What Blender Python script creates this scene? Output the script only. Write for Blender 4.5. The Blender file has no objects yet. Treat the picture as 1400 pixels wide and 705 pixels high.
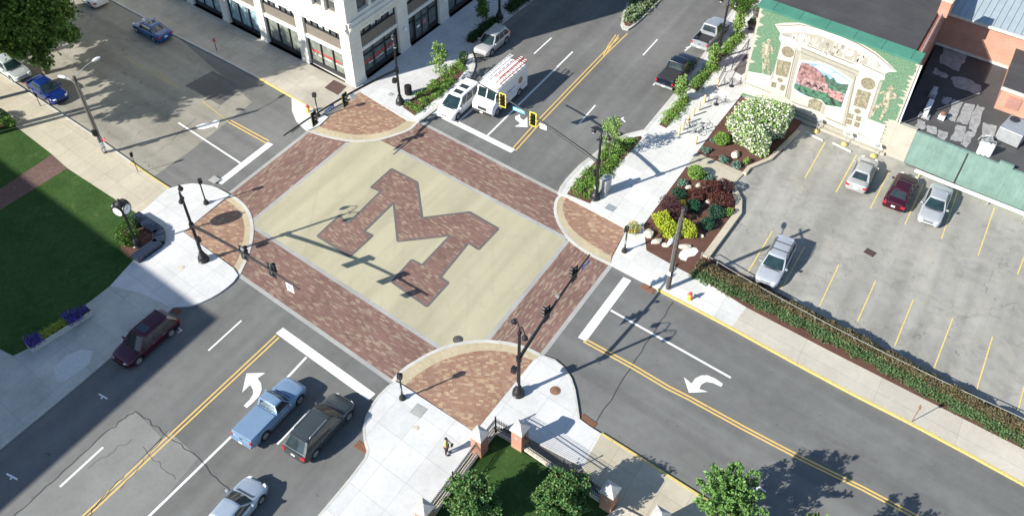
import bpy, bmesh, math, random
import numpy as np
from mathutils import Vector, Matrix
random.seed(7); RNG = np.random.default_rng(7)
R = math.radians
S = bpy.context.scene
C = S.collection
# ------------------------------------------------------------------ camera
CH = 48.0; FP = 1197.1165
CM = np.array([[0.7865223942629254, 0.6175351547013438, 0.005732018048028677],
               [0.4446881299227196, -0.5598867667835448, -0.6991275101771516],
               [-0.4285265341011569, 0.5524284035860721, -0.7149740334323995]])
cam = bpy.data.cameras.new('camera'); co = bpy.data.objects.new('camera', cam); C.objects.link(co)
rt, dn, fw = CM
co.matrix_world = Matrix(((rt[0], -dn[0], -fw[0], 0), (rt[1], -dn[1], -fw[1], 0), (rt[2], -dn[2], -fw[2], CH), (0, 0, 0, 1)))
cam.sensor_width = 36; cam.lens = FP/1400*36; cam.clip_end = 3000; cam.clip_start = .5
S.camera = co
# ------------------------------------------------------------------ light
SUN_AZ, SUN_EL = 66.3, 30.4          # light travels towards this azimuth (from +X)
w = bpy.data.worlds.new('World'); S.world = w; w.use_nodes = True
nt = w.node_tree; nt.nodes.clear()
sky = nt.nodes.new('ShaderNodeTexSky'); sky.sky_type = 'NISHITA'; sky.sun_disc = False
sky.sun_elevation = R(SUN_EL); sky.sun_rotation = R(90-(SUN_AZ+180)); sky.altitude = 300; sky.dust_density = .15
bg = nt.nodes.new('ShaderNodeBackground'); bg.inputs[1].default_value = .100
wo = nt.nodes.new('ShaderNodeOutputWorld')
nt.links.new(sky.outputs[0], bg.inputs[0]); nt.links.new(bg.outputs[0], wo.inputs[0])
sl = bpy.data.lights.new('sun', 'SUN'); sl.energy = 5.0; sl.angle = R(.5); sl.color = (1, .945, .85)
so = bpy.data.objects.new('sun', sl); C.objects.link(so)
sd = Vector((math.cos(R(SUN_EL))*math.cos(R(SUN_AZ)), math.cos(R(SUN_EL))*math.sin(R(SUN_AZ)), -math.sin(R(SUN_EL))))
so.rotation_euler = sd.to_track_quat('-Z', 'Y').to_euler(); so.location = (-60, -40, 60)
S.view_settings.view_transform = 'Standard'; S.view_settings.look = 'None'
S.view_settings.exposure = .90; S.view_settings.gamma = 1; S.view_settings.use_curve_mapping = False
# ------------------------------------------------------------------ helpers
def P(px, py, z=0.0):
    """where the sight line through a photo pixel meets the height z"""
    d = CM.T @ np.array([(px-700)/FP, (py-352.5)/FP, 1.]); t = (z-CH)/d[2]
    return (d[0]*t, d[1]*t)
def WP(px, py, y0):
    d = CM.T @ np.array([(px-700)/FP, (py-352.5)/FP, 1.]); t = y0/d[1]
    return (d[0]*t, CH+d[2]*t)
A2 = R(96.24)                        # heading of the second street (the first runs along X)
D2v = Vector((math.cos(A2), math.sin(A2), 0))
def cr(x0, y0, s, pts):              # crop coordinates to photo pixels
    return [(x0+a/s, y0+b/s) for a, b in pts]

class MB:
    def __init__(s): s.v = []; s.f = []; s.m = []
    def add(s, vs, fs, m=0):
        o = len(s.v); s.v += [tuple(map(float, v)) for v in vs]
        s.f += [tuple(o+i for i in f) for f in fs]; s.m += [m]*len(fs); return s
    def box(s, c, d, rz=0, m=0, tilt=None):
        x, y, z = d[0]/2, d[1]/2, d[2]/2
        vs = [Vector((a*x, b*y, e*z)) for e in (-1, 1) for a, b in ((-1, -1), (1, -1), (1, 1), (-1, 1))]
        M = Matrix.Rotation(rz, 3, 'Z')
        if tilt: M = M @ Matrix.Rotation(tilt[0], 3, tilt[1])
        vs = [M @ v + Vector(c) for v in vs]
        return s.add(vs, [(3, 2, 1, 0), (4, 5, 6, 7), (0, 1, 5, 4), (1, 2, 6, 5), (2, 3, 7, 6), (3, 0, 4, 7)], m)
    def prism(s, poly, z0, z1, m=0, top=None):
        n = len(poly)
        a = sum(poly[i][0]*poly[(i+1) % n][1]-poly[(i+1) % n][0]*poly[i][1] for i in range(n))
        poly = list(poly) if a > 0 else list(poly)[::-1]
        top = poly if top is None else (top if a > 0 else top[::-1])
        vs = [(p[0], p[1], z0) for p in poly]+[(p[0], p[1], z1) for p in top]
        fs = [tuple(range(n-1, -1, -1)), tuple(range(n, 2*n))]+[(i, (i+1) % n, n+(i+1) % n, n+i) for i in range(n)]
        return s.add(vs, fs, m)
    def tube(s, path, rad, n=8, m=0, cap=True):
        path = [Vector(p) for p in path]
        if not hasattr(rad, '__len__'): rad = [rad]*len(path)
        rings = []; up = None
        for i, p in enumerate(path):
            t = (path[min(i+1, len(path)-1)]-path[max(i-1, 0)]).normalized()
            if up is None: up = Vector((0, 0, 1)) if abs(t.z) < .9 else Vector((1, 0, 0))
            u = t.cross(up).normalized(); v = u.cross(t).normalized(); up = v
            rings.append([p+(u*math.cos(k*2*math.pi/n)+v*math.sin(k*2*math.pi/n))*rad[i] for k in range(n)])
        vs = [q for r in rings for q in r]; fs = []
        for i in range(len(rings)-1):
            for k in range(n):
                a, b = i*n+k, i*n+(k+1) % n
                fs.append((a, a+n, b+n, b))
        if cap: fs += [tuple(range(n)), tuple(range(len(vs)-1, len(vs)-n-1, -1))]
        return s.add(vs, fs, m)
    def lathe(s, prof, c=(0, 0, 0), n=16, axis='Z', m=0, sq=(1, 1)):
        vs = []; fs = []
        for r, h in prof:
            for k in range(n):
                a = 2*math.pi*k/n; x, y = r*math.cos(a)*sq[0], r*math.sin(a)*sq[1]
                q = (x, y, h) if axis == 'Z' else ((x, h, y) if axis == 'Y' else (h, x, y))
                vs.append((q[0]+c[0], q[1]+c[1], q[2]+c[2]))
        for i in range(len(prof)-1):
            for k in range(n):
                a, b = i*n+k, i*n+(k+1) % n
                fs.append((a, b, b+n, a+n) if axis != 'Y' else (a, a+n, b+n, b))
        e = (tuple(range(n-1, -1, -1)), tuple(range(len(vs)-n, len(vs))))
        if axis == 'Y': e = (e[0][::-1], e[1][::-1])
        fs += list(e)
        return s.add(vs, fs, m)
    def sphere(s, c, r, n=10, k=7, m=0):
        if not hasattr(r, '__len__'): r = (r, r, r)
        vs = []; fs = []
        for i in range(1, k):
            th = math.pi*i/k
            for j in range(n):
                a = 2*math.pi*j/n
                vs.append((c[0]+r[0]*math.sin(th)*math.cos(a), c[1]+r[1]*math.sin(th)*math.sin(a), c[2]-r[2]*math.cos(th)))
        for i in range(k-2):
            for j in range(n):
                a, b = i*n+j, i*n+(j+1) % n; fs.append((a, b, b+n, a+n))
        vs += [(c[0], c[1], c[2]-r[2]), (c[0], c[1], c[2]+r[2])]; q = len(vs)
        for j in range(n):
            fs.append((q-2, (j+1) % n, j)); o = (k-2)*n; fs.append((q-1, o+j, o+(j+1) % n))
        return s.add(vs, fs, m)
    def build(s, name, mats, parent=None, smooth=None, bevel=0):
        me = bpy.data.meshes.new(name); me.from_pydata(s.v, [], s.f)
        if not isinstance(mats, (list, tuple)): mats = [mats]
        for mt in mats: me.materials.append(mt)
        if len(mats) > 1: me.polygons.foreach_set('material_index', s.m)
        if smooth is not None:
            me.polygons.foreach_set('use_smooth', [True]*len(me.polygons)); me.set_sharp_from_angle(angle=R(smooth))
        me.update()
        o = bpy.data.objects.new(name, me); C.objects.link(o)
        if parent: o.parent = parent
        if bevel:
            b = o.modifiers.new('bevel', 'BEVEL'); b.width = bevel; b.segments = 2; b.limit_method = 'ANGLE'
        return o
def tag(o, label, cat, group=None, kind=None):
    if label: o['label'] = label
    if cat: o['category'] = cat
    if group: o['group'] = group
    if kind: o['kind'] = kind
    return o
def thing(name, label, cat, loc=(0, 0, 0), rz=0, group=None):
    o = bpy.data.objects.new(name, None); C.objects.link(o); o.empty_display_size = .3
    o.location = loc if len(loc) == 3 else (loc[0], loc[1], 0); o.rotation_euler = (0, 0, rz)
    return tag(o, label, cat, group)
def copy_tree(o, parent=None):
    c = o.copy(); C.objects.link(c); c.parent = parent
    for ch in [x for x in C.objects if x.parent == o]: copy_tree(ch, c)
    return c
def structure(name, label, cat, obj):
    return tag(obj, label, cat, kind='structure')
# ------------------------------------------------------------------ materials
class NT:
    def __init__(s, name):
        s.m = bpy.data.materials.new(name); s.m.use_nodes = True; s.t = s.m.node_tree; s.b = s.t.nodes['Principled BSDF']
    def n(s, t, **kw):
        x = s.t.nodes.new(t)
        for k, v in kw.items(): setattr(x, k, v)
        return x
    def l(s, a, b): s.t.links.new(a, b)
    def val(s, x, i, v):
        if hasattr(v, 'is_output'): s.l(v, x.inputs[i])
        else: x.inputs[i].default_value = v
    def math(s, op, a, b=0.0, c=None):
        x = s.n('ShaderNodeMath', operation=op); s.val(x, 0, a); s.val(x, 1, b)
        if c is not None: s.val(x, 2, c)
        return x.outputs[0]
    def coord(s):
        if not hasattr(s, '_c'): s._c = s.n('ShaderNodeTexCoord').outputs['Object']
        return s._c
    def noise(s, sc, det=4, rough=.55, vec=None, dist=0):
        x = s.n('ShaderNodeTexNoise'); x.inputs['Scale'].default_value = sc; x.inputs['Detail'].default_value = det
        x.inputs['Roughness'].default_value = rough; x.inputs['Distortion'].default_value = dist
        s.l(vec or s.coord(), x.inputs['Vector']); return x.outputs['Fac']
    def ramp(s, f, stops, interp='LINEAR'):
        x = s.n('ShaderNodeValToRGB'); r = x.color_ramp; r.interpolation = interp
        while len(r.elements) < len(stops): r.elements.new(.5)
        for e, (p, c) in zip(r.elements, stops):
            e.position = p; e.color = (c, c, c, 1) if not hasattr(c, '__len__') else (*c[:3], 1)
        s.l(f, x.inputs[0]); return x.outputs[0]
    def mix(s, f, a, b, mode='MIX'):
        x = s.n('ShaderNodeMix', data_type='RGBA', blend_type=mode); s.val(x, 0, f)
        for i, v in ((6, a), (7, b)):
            if hasattr(v, 'is_output'): s.l(v, x.inputs[i])
            else: x.inputs[i].default_value = (*v[:3], 1)
        return x.outputs[2]
    def uv(s):   # street-aligned coordinates
        q = s.n('ShaderNodeSeparateXYZ'); s.l(s.coord(), q.inputs[0])
        return s.math('MULTIPLY_ADD', q.outputs[1], .1095, q.outputs[0]), q.outputs[1], q.outputs[2]
    def done(s, col, rough=.8, metal=0, bump=None, bd=.02, coat=0, spec=None):
        if hasattr(col, 'is_output'): s.l(col, s.b.inputs['Base Color'])
        else: s.b.inputs['Base Color'].default_value = (*col[:3], 1)
        s.val(s.b, 'Roughness', rough); s.b.inputs['Metallic'].default_value = metal
        if coat: s.b.inputs['Coat Weight'].default_value = coat; s.b.inputs['Coat Roughness'].default_value = .05
        if spec is not None: s.b.inputs['Specular IOR Level'].default_value = spec
        if bump is not None:
            x = s.n('ShaderNodeBump'); x.inputs['Strength'].default_value = .6; x.inputs['Distance'].default_value = bd
            s.l(bump, x.inputs['Height']); s.l(x.outputs[0], s.b.inputs['Normal'])
        return s.m
def plain(name, c, rough=.7, metal=0, var=.12, sc=3, coat=0, spec=None):
    t = NT(name); n = t.noise(sc, 5)
    k = t.ramp(n, [(.3, tuple(x*(1-var) for x in c)), (.7, tuple(min(1, x*(1+var)) for x in c))])
    return t.done(k, rough, metal, coat=coat, spec=spec)
def paint(name, c, metal=0.0, rough=.22):
    t = NT(name); n = t.noise(1.3, 3)
    k = t.ramp(n, [(.3, tuple(x*.94 for x in c)), (.7, tuple(min(1, x*1.05) for x in c))])
    return t.done(k, t.ramp(t.noise(5, 3), [(.3, rough*.85), (.7, rough*1.2)]), metal, coat=.3, spec=.4)
def lines(t, x, per, wid, off=0.0):
    """1 near the joint lines of a coordinate"""
    f = t.math('FRACT', t.math('ADD', t.math('DIVIDE', x, per), off+100))
    d = t.math('ABSOLUTE', t.math('SUBTRACT', f, .5))
    return t.math('GREATER_THAN', d, .5-wid/per/2)
def asphalt(name, c, patch=None, cracks=.5, warm=0.0, stains=0):
    t = NT(name); u, v, z = t.uv()
    big = t.noise(.12, 4, .6); mid = t.noise(1.1, 6, .65); fine = t.noise(38, 3, .7)
    k = t.ramp(big, [(.3, tuple(x*.84 for x in c)), (.7, tuple(x*1.14 for x in c))])
    k = t.mix(1, k, t.ramp(mid, [(.25, .88), (.75, 1.1)]), 'MULTIPLY')
    k = t.mix(1, k, t.ramp(fine, [(.2, .72), (.8, 1.26)]), 'MULTIPLY')
    c1_ = t.n('ShaderNodeCombineXYZ'); t.l(t.math('MULTIPLY', u, .03), c1_.inputs[0]); t.l(t.math('MULTIPLY', v, .75), c1_.inputs[1])
    c2_ = t.n('ShaderNodeCombineXYZ'); t.l(t.math('MULTIPLY', u, .75), c2_.inputs[0]); t.l(t.math('MULTIPLY', v, .03), c2_.inputs[1])
    inst = t.math('MULTIPLY', t.math('GREATER_THAN', v, 25.8), t.math('LESS_THAN', v, 41.6))
    s1_ = t.ramp(t.noise(1, 3, .5, vec=c1_.outputs[0]), [(.32, .86), (.68, 1.12)]); s2_ = t.ramp(t.noise(1, 3, .5, vec=c2_.outputs[0]), [(.32, .86), (.68, 1.12)])
    k = t.mix(1, k, t.mix(inst, s2_, s1_), 'MULTIPLY')
    k = t.mix(t.ramp(t.noise(2.6, 2, .5), [(.72, 0), (.75, .5)]), k, (.07, .068, .065))
    vo = t.n('ShaderNodeTexVoronoi', feature='DISTANCE_TO_EDGE'); vo.inputs['Scale'].default_value = .22
    wv = t.n('ShaderNodeVectorMath', operation='ADD'); nn = t.n('ShaderNodeTexNoise'); nn.inputs['Scale'].default_value = 1.4; nn.inputs['Detail'].default_value = 6
    t.l(t.coord(), nn.inputs['Vector']); t.l(t.coord(), wv.inputs[0]); t.l(nn.outputs['Color'], wv.inputs[1]); t.l(wv.outputs[0], vo.inputs['Vector'])
    crk = t.math('MULTIPLY', t.math('LESS_THAN', vo.outputs['Distance'], .0042), t.math('GREATER_THAN', t.noise(.3, 3), .57-.16*cracks))
    k = t.mix(t.math('MULTIPLY', crk, .55*min(1, cracks*1.2)), k, (.035, .034, .033))
    if stains:
        k = t.mix(t.ramp(t.noise(.55, 6, .72, dist=.9), [(.50, 0), (.66, .42)]), k, tuple(x*.52 for x in c))
        k = t.mix(t.ramp(t.noise(.23, 4, .6, dist=1.3), [(.54, 0), (.64, .35)]), k, (.38, .355, .30))
    sp = t.ramp(t.noise(1.6, 3, .6, dist=1.2), [(.0, .0), (.715, 0), (.76, .55)])
    k = t.mix(sp, k, (.05, .048, .045))
    return t.done(k, .92, bump=fine, bd=.006, spec=.25)
def concrete(name, c, su=1.8, sv=1.8, ou=0., ov=0., jd=.80, stain=.12):
    t = NT(name); u, v, z = t.uv()
    k = t.ramp(t.noise(.35, 5, .6), [(.3, tuple(x*(1-stain) for x in c)), (.7, tuple(min(1, x*(1+stain*.7)) for x in c))])
    k = t.mix(1, k, t.ramp(t.noise(3.2, 6, .7), [(.25, .91), (.7, 1.05)]), 'MULTIPLY')
    k = t.mix(1, k, t.ramp(t.noise(45, 2), [(.2, .9), (.8, 1.08)]), 'MULTIPLY')
    if su:
        wn = t.n('ShaderNodeTexWhiteNoise', noise_dimensions='2D'); cv = t.n('ShaderNodeCombineXYZ')
        t.l(t.math('FLOOR', t.math('ADD', t.math('DIVIDE', u, su), ou+100.5)), cv.inputs[0])
        t.l(t.math('FLOOR', t.math('ADD', t.math('DIVIDE', v, sv), ov+100.5)), cv.inputs[1]); t.l(cv.outputs[0], wn.inputs['Vector'])
        k = t.mix(1, k, t.ramp(wn.outputs['Value'], [(0, .93), (1, 1.04)]), 'MULTIPLY')
        j = t.math('MAXIMUM', lines(t, u, su, .045, ou+.5), lines(t, v, sv, .045, ov+.5))
        k = t.mix(j, k, t.mix(1, k, (jd, jd, jd), 'MULTIPLY'))
    k = t.mix(t.ramp(t.noise(1.7, 6, .75, dist=.8), [(.56, 0), (.74, .34)]), k, tuple(x*.62 for x in c))
    k = t.mix(t.ramp(t.noise(9, 3, .6), [(.70, 0), (.76, .45)]), k, tuple(x*.5 for x in c))
    return t.done(k, .88, spec=.3)
def pavers(name, pal, bw=.42, bh=.15, along='u', tan=.22, seed=0., turn=0.):
    t = NT(name); u, v, z = t.uv()
    if turn:
        cs, sn = math.cos(turn), math.sin(turn)
        u, v = t.math('MULTIPLY_ADD', u, cs, t.math('MULTIPLY', v, sn)), t.math('MULTIPLY_ADD', v, cs, t.math('MULTIPLY', u, -sn))
    if along == 'v': u, v = v, u
    row = t.math('FLOOR', t.math('DIVIDE', v, bh))
    wr = t.n('ShaderNodeTexWhiteNoise', noise_dimensions='1D'); t.l(t.math('ADD', row, seed+.5), wr.inputs['W'])
    uc = t.math('ADD', t.math('DIVIDE', u, bw), t.math('MULTIPLY', wr.outputs['Value'], 3.))
    cv = t.n('ShaderNodeCombineXYZ'); t.l(t.math('FLOOR', uc), cv.inputs[0]); t.l(row, cv.inputs[1]); cv.inputs[2].default_value = seed
    wn = t.n('ShaderNodeTexWhiteNoise', noise_dimensions='3D'); t.l(cv.outputs[0], wn.inputs['Vector'])
    st = [(0, pal[0]), (.26*(1-tan)/.78, pal[1]), (.55*(1-tan)/.78, pal[2]), (1-tan, pal[3]), (1-tan*.45, pal[4])]
    k = t.ramp(wn.outputs['Value'], st, 'CONSTANT')
    k = t.mix(.2, k, pal[1])
    k = t.mix(1, k, t.ramp(t.noise(.28, 5, .6), [(.3, .84), (.7, 1.1)]), 'MULTIPLY')
    k = t.mix(1, k, t.ramp(t.noise(9, 4, .7), [(.25, .82), (.75, 1.14)]), 'MULTIPLY')
    fr = t.math('ABSOLUTE', t.math('SUBTRACT', t.math('FRACT', t.math('ADD', t.math('DIVIDE', v, bh), 100)), .5))
    k = t.mix(t.math('MULTIPLY', t.math('GREATER_THAN', fr, .46), .35), k, (.12, .1, .09))
    return t.done(k, .85, spec=.3)
def leafmat(name, cols, rough=.6):
    t = NT(name); g = t.n('ShaderNodeNewGeometry')
    k = t.ramp(g.outputs['Random Per Island'], [(i/(len(cols)-1), c) for i, c in enumerate(cols)])
    k = t.mix(1, k, t.ramp(t.noise(1.1, 3), [(.3, .78), (.7, 1.18)]), 'MULTIPLY')
    t.b.inputs['Subsurface Weight'].default_value = 0
    tr = t.n('ShaderNodeBsdfTranslucent'); t.l(k, tr.inputs[0]); mx = t.n('ShaderNodeMixShader'); mx.inputs[0].default_value = .15
    o = t.t.nodes['Material Output']; t.done(k, rough, spec=.25)
    t.l(t.b.outputs[0], mx.inputs[1]); t.l(tr.outputs[0], mx.inputs[2]); t.l(mx.outputs[0], o.inputs[0]); return t.m
def glassmat(name, c, rough=.08):
    t = NT(name); return t.done(t.ramp(t.noise(2, 3), [(.3, tuple(x*.7 for x in c)), (.7, tuple(x*1.35 for x in c))]), rough, spec=.75)
RED = [(.162, .098, .081), (.197, .115, .096), (.214, .133, .111), (.25, .19, .143), (.32, .25, .185)]
ORG = [(.25, .148, .102), (.285, .168, .118), (.30, .19, .14), (.37, .265, .17), (.42, .32, .205)]
m_asphalt = asphalt('asphalt', (.150, .152, .147), cracks=.2)
m_asphaltdark = asphalt('newer_asphalt', (.12, .118, .114), cracks=.1)
m_oldroad = asphalt('old_road', (.255, .245, .208), cracks=.7)
m_lot = asphalt('lot_surface', (.298, .292, .265), cracks=.5, stains=1)
m_patch = concrete('worn_concrete', (.205, .207, .198), 0, 0, stain=.14)
m_walk = concrete('white_concrete', (.56, .565, .56), 2.1, 2.1)
m_walk2 = concrete("white_concrete_narrow", (.59, .595, .57), 1.9, 1.9, .3, .2)
m_beige = concrete('beige_concrete', (.45, .41, .32), 1.75, 1.75, .2, .1)
m_beige2 = concrete('grey_beige_concrete', (.47, .44, .375), 5.4, 3.0, 0, .4)
m_old = concrete('grey_old_concrete', (.40, .37, .315), 2.2, 2.2, .1, .3, stain=.2)
m_shadewalk = concrete('stone_walk', (.45, .45, .41), 2.6, 2.6, .4, .3, stain=.2)
m_band = concrete('grey_band', (.34, .34, .325), 0, 0, stain=.2)
m_kerb = concrete('kerb_concrete', (.50, .495, .46), 3.0, 3.0, .5, .5, stain=.2)
m_tanband = pavers('tan_band_pavers', [(.43, .36, .24), (.45, .38, .255), (.47, .405, .275), (.48, .41, .28), (.43, .37, .25)], .3, .2, 'u', .2)
m_brickU = pavers('crosswalk_pavers', RED, .42, .125, 'u', .25)
m_brickV = pavers('crosswalk_pavers_turned', RED, .42, .125, 'v', .25, 3.)
m_brickM = pavers('letter_pavers', RED, .36, .125, 'u', .22, 5.)
m_brickA = pavers('apron_pavers', ORG, .30, .16, 'u', .26, 8., turn=.5)
m_dborder = concrete('dark_border', (.125, .115, .115), 0, 0)
def fieldmat():
    t = NT('tan_field'); u, v, z = t.uv(); c = (.40, .372, .26)
    k = t.ramp(t.noise(.25, 5, .6), [(.3, tuple(x*.93 for x in c)), (.7, tuple(x*1.05 for x in c))])
    wv = t.math('FRACT', t.math('MULTIPLY', v, 4.2)); k = t.mix(1, k, t.ramp(wv, [(0, .93), (.3, 1.03), (1, 1.0)]), 'MULTIPLY')
    k = t.mix(1, k, t.ramp(t.noise(30, 3, .7), [(.2, .85), (.8, 1.12)]), 'MULTIPLY')
    cv = t.n('ShaderNodeCombineXYZ'); t.l(t.math('MULTIPLY', u, .62), cv.inputs[0]); t.l(t.math('MULTIPLY', v, .05), cv.inputs[1])
    k = t.mix(1, k, t.ramp(t.noise(1, 3, .5, vec=cv.outputs[0]), [(.35, .87), (.6, 1.03)]), 'MULTIPLY')
    k = t.mix(t.ramp(t.noise(.9, 6, .7, dist=1.0), [(.54, 0), (.78, .35)]), k, tuple(x*.6 for x in c))
    cv2 = t.n('ShaderNodeCombineXYZ'); t.l(t.math('MULTIPLY_ADD', u, 1.3, t.math('MULTIPLY', v, .9)), cv2.inputs[0]); t.l(t.math('MULTIPLY', v, .07), cv2.inputs[1])
    k = t.mix(t.ramp(t.noise(1, 4, .6, vec=cv2.outputs[0]), [(.56, 0), (.72, .25)]), k, tuple(x*.66 for x in c))
    k = t.mix(t.ramp(t.noise(6, 3, .6), [(.71, 0), (.77, .5)]), k, tuple(x*.4 for x in c))
    return t.done(k, .9, spec=.25)
m_field = fieldmat()
def roadpaint(name, c, wear=.45):
    t = NT(name)
    f = t.ramp(t.noise(7, 7, .75), [(.36, 1), (.47, 0)])
    k = t.mix(t.math('MULTIPLY', f, wear), t.ramp(t.noise(1.2, 4), [(.3, tuple(x*.92 for x in c)), (.7, c)]), (.17, .165, .16))
    return t.done(k, .7)
m_white = roadpaint('white_road_paint', (.78, .78, .77))
m_yellow = roadpaint('yellow_road_paint', (.68, .46, .14))
m_yellow2 = roadpaint('yellow_stall_paint', (.66, .53, .18), .8)
m_ykerb = roadpaint('yellow_kerb_paint', (.60, .47, .15), .75)
def grassmat(name, c1, c2):
    t = NT(name)
    k = t.ramp(t.noise(.35, 6, .7), [(.3, c1), (.7, c2)])
    k = t.mix(1, k, t.ramp(t.noise(3.5, 6, .75), [(.3, .72), (.7, 1.22)]), 'MULTIPLY')
    k = t.mix(1, k, t.ramp(t.noise(26, 4, .85), [(.25, .45), (.75, 1.5)]), 'MULTIPLY')
    k = t.mix(t.ramp(t.noise(1.1, 5, .7, dist=.6), [(.58, 0), (.74, .55)]), k, (.14, .145, .055))
    k = t.mix(t.ramp(t.noise(.8, 3, .6, dist=.8), [(.72, 0), (.76, .8)]), k, (.16, .13, .10))
    return t.done(k, .95, bump=t.noise(40, 3), bd=.03, spec=.1)
m_grass = grassmat('lawn_grass', (.026, .062, .016), (.048, .096, .026))
def mulchmat():
    t = NT('mulch'); n = t.noise(26, 5, .8)
    k = t.ramp(n, [(.25, (.045, .022, .016)), (.5, (.115, .06, .047)), (.8, (.20, .115, .09))])
    k = t.mix(1, k, t.ramp(t.noise(.8, 3), [(.3, .85), (.7, 1.15)]), 'MULTIPLY')
    return t.done(k, .95, bump=n, bd=.03, spec=.1)
m_mulch = mulchmat()
m_black = plain('black_metal', (.022, .023, .025), .42, .3, .2, 6)
m_blackmatte = plain('matte_black', (.018, .018, .02), .7)
m_rust = plain('rusty_iron', (.20, .10, .06), .85, 0, .35, 12)
m_grate = plain('grate_iron', (.075, .05, .045), .8, .2, .3, 12)
m_steel = plain('grey_steel', (.42, .44, .45), .5, .5, .12, 4)
m_wood = plain('weathered_pole_wood', (.075, .066, .058), .9, 0, .3, 6)
m_lampglass = plain('lamp_glass', (.72, .74, .74), .25)
m_whiteplastic = plain('white_sign_face', (.8, .8, .8), .5)
m_bluesign = plain('blue_sign_face', (.035, .11, .42), .5)
m_cyansign = plain('light_blue_sign_face', (.12, .50, .72), .5)
m_yellowpl = plain('yellow_backplate', (.72, .60, .03), .5)
m_tyre = plain('tyre_rubber', (.022, .022, .023), .85)
m_rim = plain('wheel_alloy', (.48, .49, .50), .35, .7)
m_cglass = glassmat('car_glass', (.022, .035, .040))
m_cglass2 = glassmat('car_windscreen', (.014, .03, .034), .06)
m_redlens = plain('red_lens', (.48, .015, .025), .25)
m_whitelens = plain('headlamp_lens', (.66, .68, .70), .15)
m_trim = plain('dark_plastic_trim', (.03, .03, .032), .6)
m_brick = None
def brickwall(name, c1, c2, mortar=(.45, .42, .38), sc=1.0):
    t = NT(name); q = t.n('ShaderNodeSeparateXYZ'); t.l(t.coord(), q.inputs[0])
    cv = t.n('ShaderNodeCombineXYZ'); t.l(t.math('ADD', q.outputs[0], q.outputs[1]), cv.inputs[0]); t.l(q.outputs[2], cv.inputs[1])
    b = t.n('ShaderNodeTexBrick'); b.inputs['Scale'].default_value = 1; b.inputs['Brick Width'].default_value = .23*sc; b.inputs['Row Height'].default_value = .078*sc
    b.inputs['Mortar Size'].default_value = .008*sc; b.inputs['Color1'].default_value = (*c1, 1); b.inputs['Color2'].default_value = (*c2, 1); b.inputs['Mortar'].default_value = (*mortar, 1)
    t.l(cv.outputs[0], b.inputs['Vector'])
    k = t.mix(1, b.outputs['Color'], t.ramp(t.noise(.7, 4), [(.3, .85), (.7, 1.12)]), 'MULTIPLY')
    return t.done(k, .9, spec=.2)
m_brick = brickwall('red_brick', (.30, .10, .07), (.24, .08, .055))
m_brick2 = brickwall('salmon_brick', (.43, .225, .165), (.39, .195, .14), (.42, .28, .22))
m_capstone = plain('grey_cap_stone', (.46, .45, .43), .85, 0, .12, 4)
m_stone = plain('pale_stone', (.50, .46, .38), .9, 0, .2, 5)
m_white_terra = None
def terracotta():
    t = NT('white_terracotta'); c = (.66, .65, .60)
    k = t.ramp(t.noise(.6, 5, .6), [(.3, tuple(x*.88 for x in c)), (.7, tuple(x*1.06 for x in c))])
    k = t.mix(t.ramp(t.noise(3.5, 6, .75), [(.62, 0), (.75, .45)]), k, (.36, .34, .29))
    q = t.n('ShaderNodeSeparateXYZ'); t.l(t.coord(), q.inputs[0])
    j = lines(t, q.outputs[2], .62, .02); k = t.mix(t.math('MULTIPLY', j, .5), k, (.34, .33, .3))
    return t.done(k, .6)
m_white_terra = terracotta()
m_spandrel = plain('brown_spandrel', (.16, .14, .115), .7)
m_dframe = plain('dark_window_frame', (.03, .03, .033), .5)
m_shopglass = glassmat('shop_glass', (.10, .125, .12), .06)
m_shopglass2 = glassmat('curtained_shop_glass', (.27, .38, .42), .2)
m_shopglass3 = glassmat('reflection_tinted_shop_glass', (.17, .19, .165), .12)  # left facade panes: reflections and lit interior put into a lighter glass colour
m_upglass = glassmat('upper_window_glass', (.075, .08, .085), .08)
m_blind = plain('pale_blind', (.50, .58, .58), .7)
m_redletter = plain('red_lettering', (.62, .05, .035), .6)
m_roofmem = None
def roofmat(name, c, seams=1.6):
    t = NT(name); q = t.n('ShaderNodeSeparateXYZ'); t.l(t.coord(), q.inputs[0])
    k = t.ramp(t.noise(.4, 5, .65), [(.3, tuple(x*.8 for x in c)), (.7, tuple(x*1.2 for x in c))])
    k = t.mix(t.ramp(t.noise(2.2, 5, .7), [(.64, 0), (.8, .3)]), k, (.14, .14, .14))
    k = t.mix(t.math('MULTIPLY', lines(t, q.outputs[1], seams, .05), .5), k, tuple(x*.5 for x in c))
    return t.done(k, .8, spec=.3)
m_roofmem = roofmat('roof_membrane', (.060, .058, .060))
# ------------------------------------------------------------------ flat sheets
def sheet(name, pts, z, mat, px=True):
    b = MB(); q = [P(*p, z) for p in pts] if px else pts
    n = len(q); a = sum(q[i][0]*q[(i+1) % n][1]-q[(i+1) % n][0]*q[i][1] for i in range(n))
    if a < 0: q = q[::-1]
    b.add([(x, y, z) for x, y in q], [tuple(range(n))]); return b.build(name, mat)
def slab(name, pts, z0, z1, mat, px=True):
    q = [P(*p, z1) for p in pts] if px else pts
    b = MB(); b.prism(q, z0, z1); return b.build(name, mat)
def strip_poly(pts, wd):
    """ribbon outline of a polyline, width wd"""
    L = []; Rr = []
    for i, p in enumerate(pts):
        a = Vector(pts[max(i-1, 0)]); c = Vector(pts[min(i+1, len(pts)-1)]); t = (c-a); t = Vector((t.x, t.y)).normalized(); n = Vector((-t.y, t.x))*wd/2
        L.append((p[0]+n.x, p[1]+n.y)); Rr.append((p[0]-n.x, p[1]-n.y))
    return L, Rr
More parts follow.
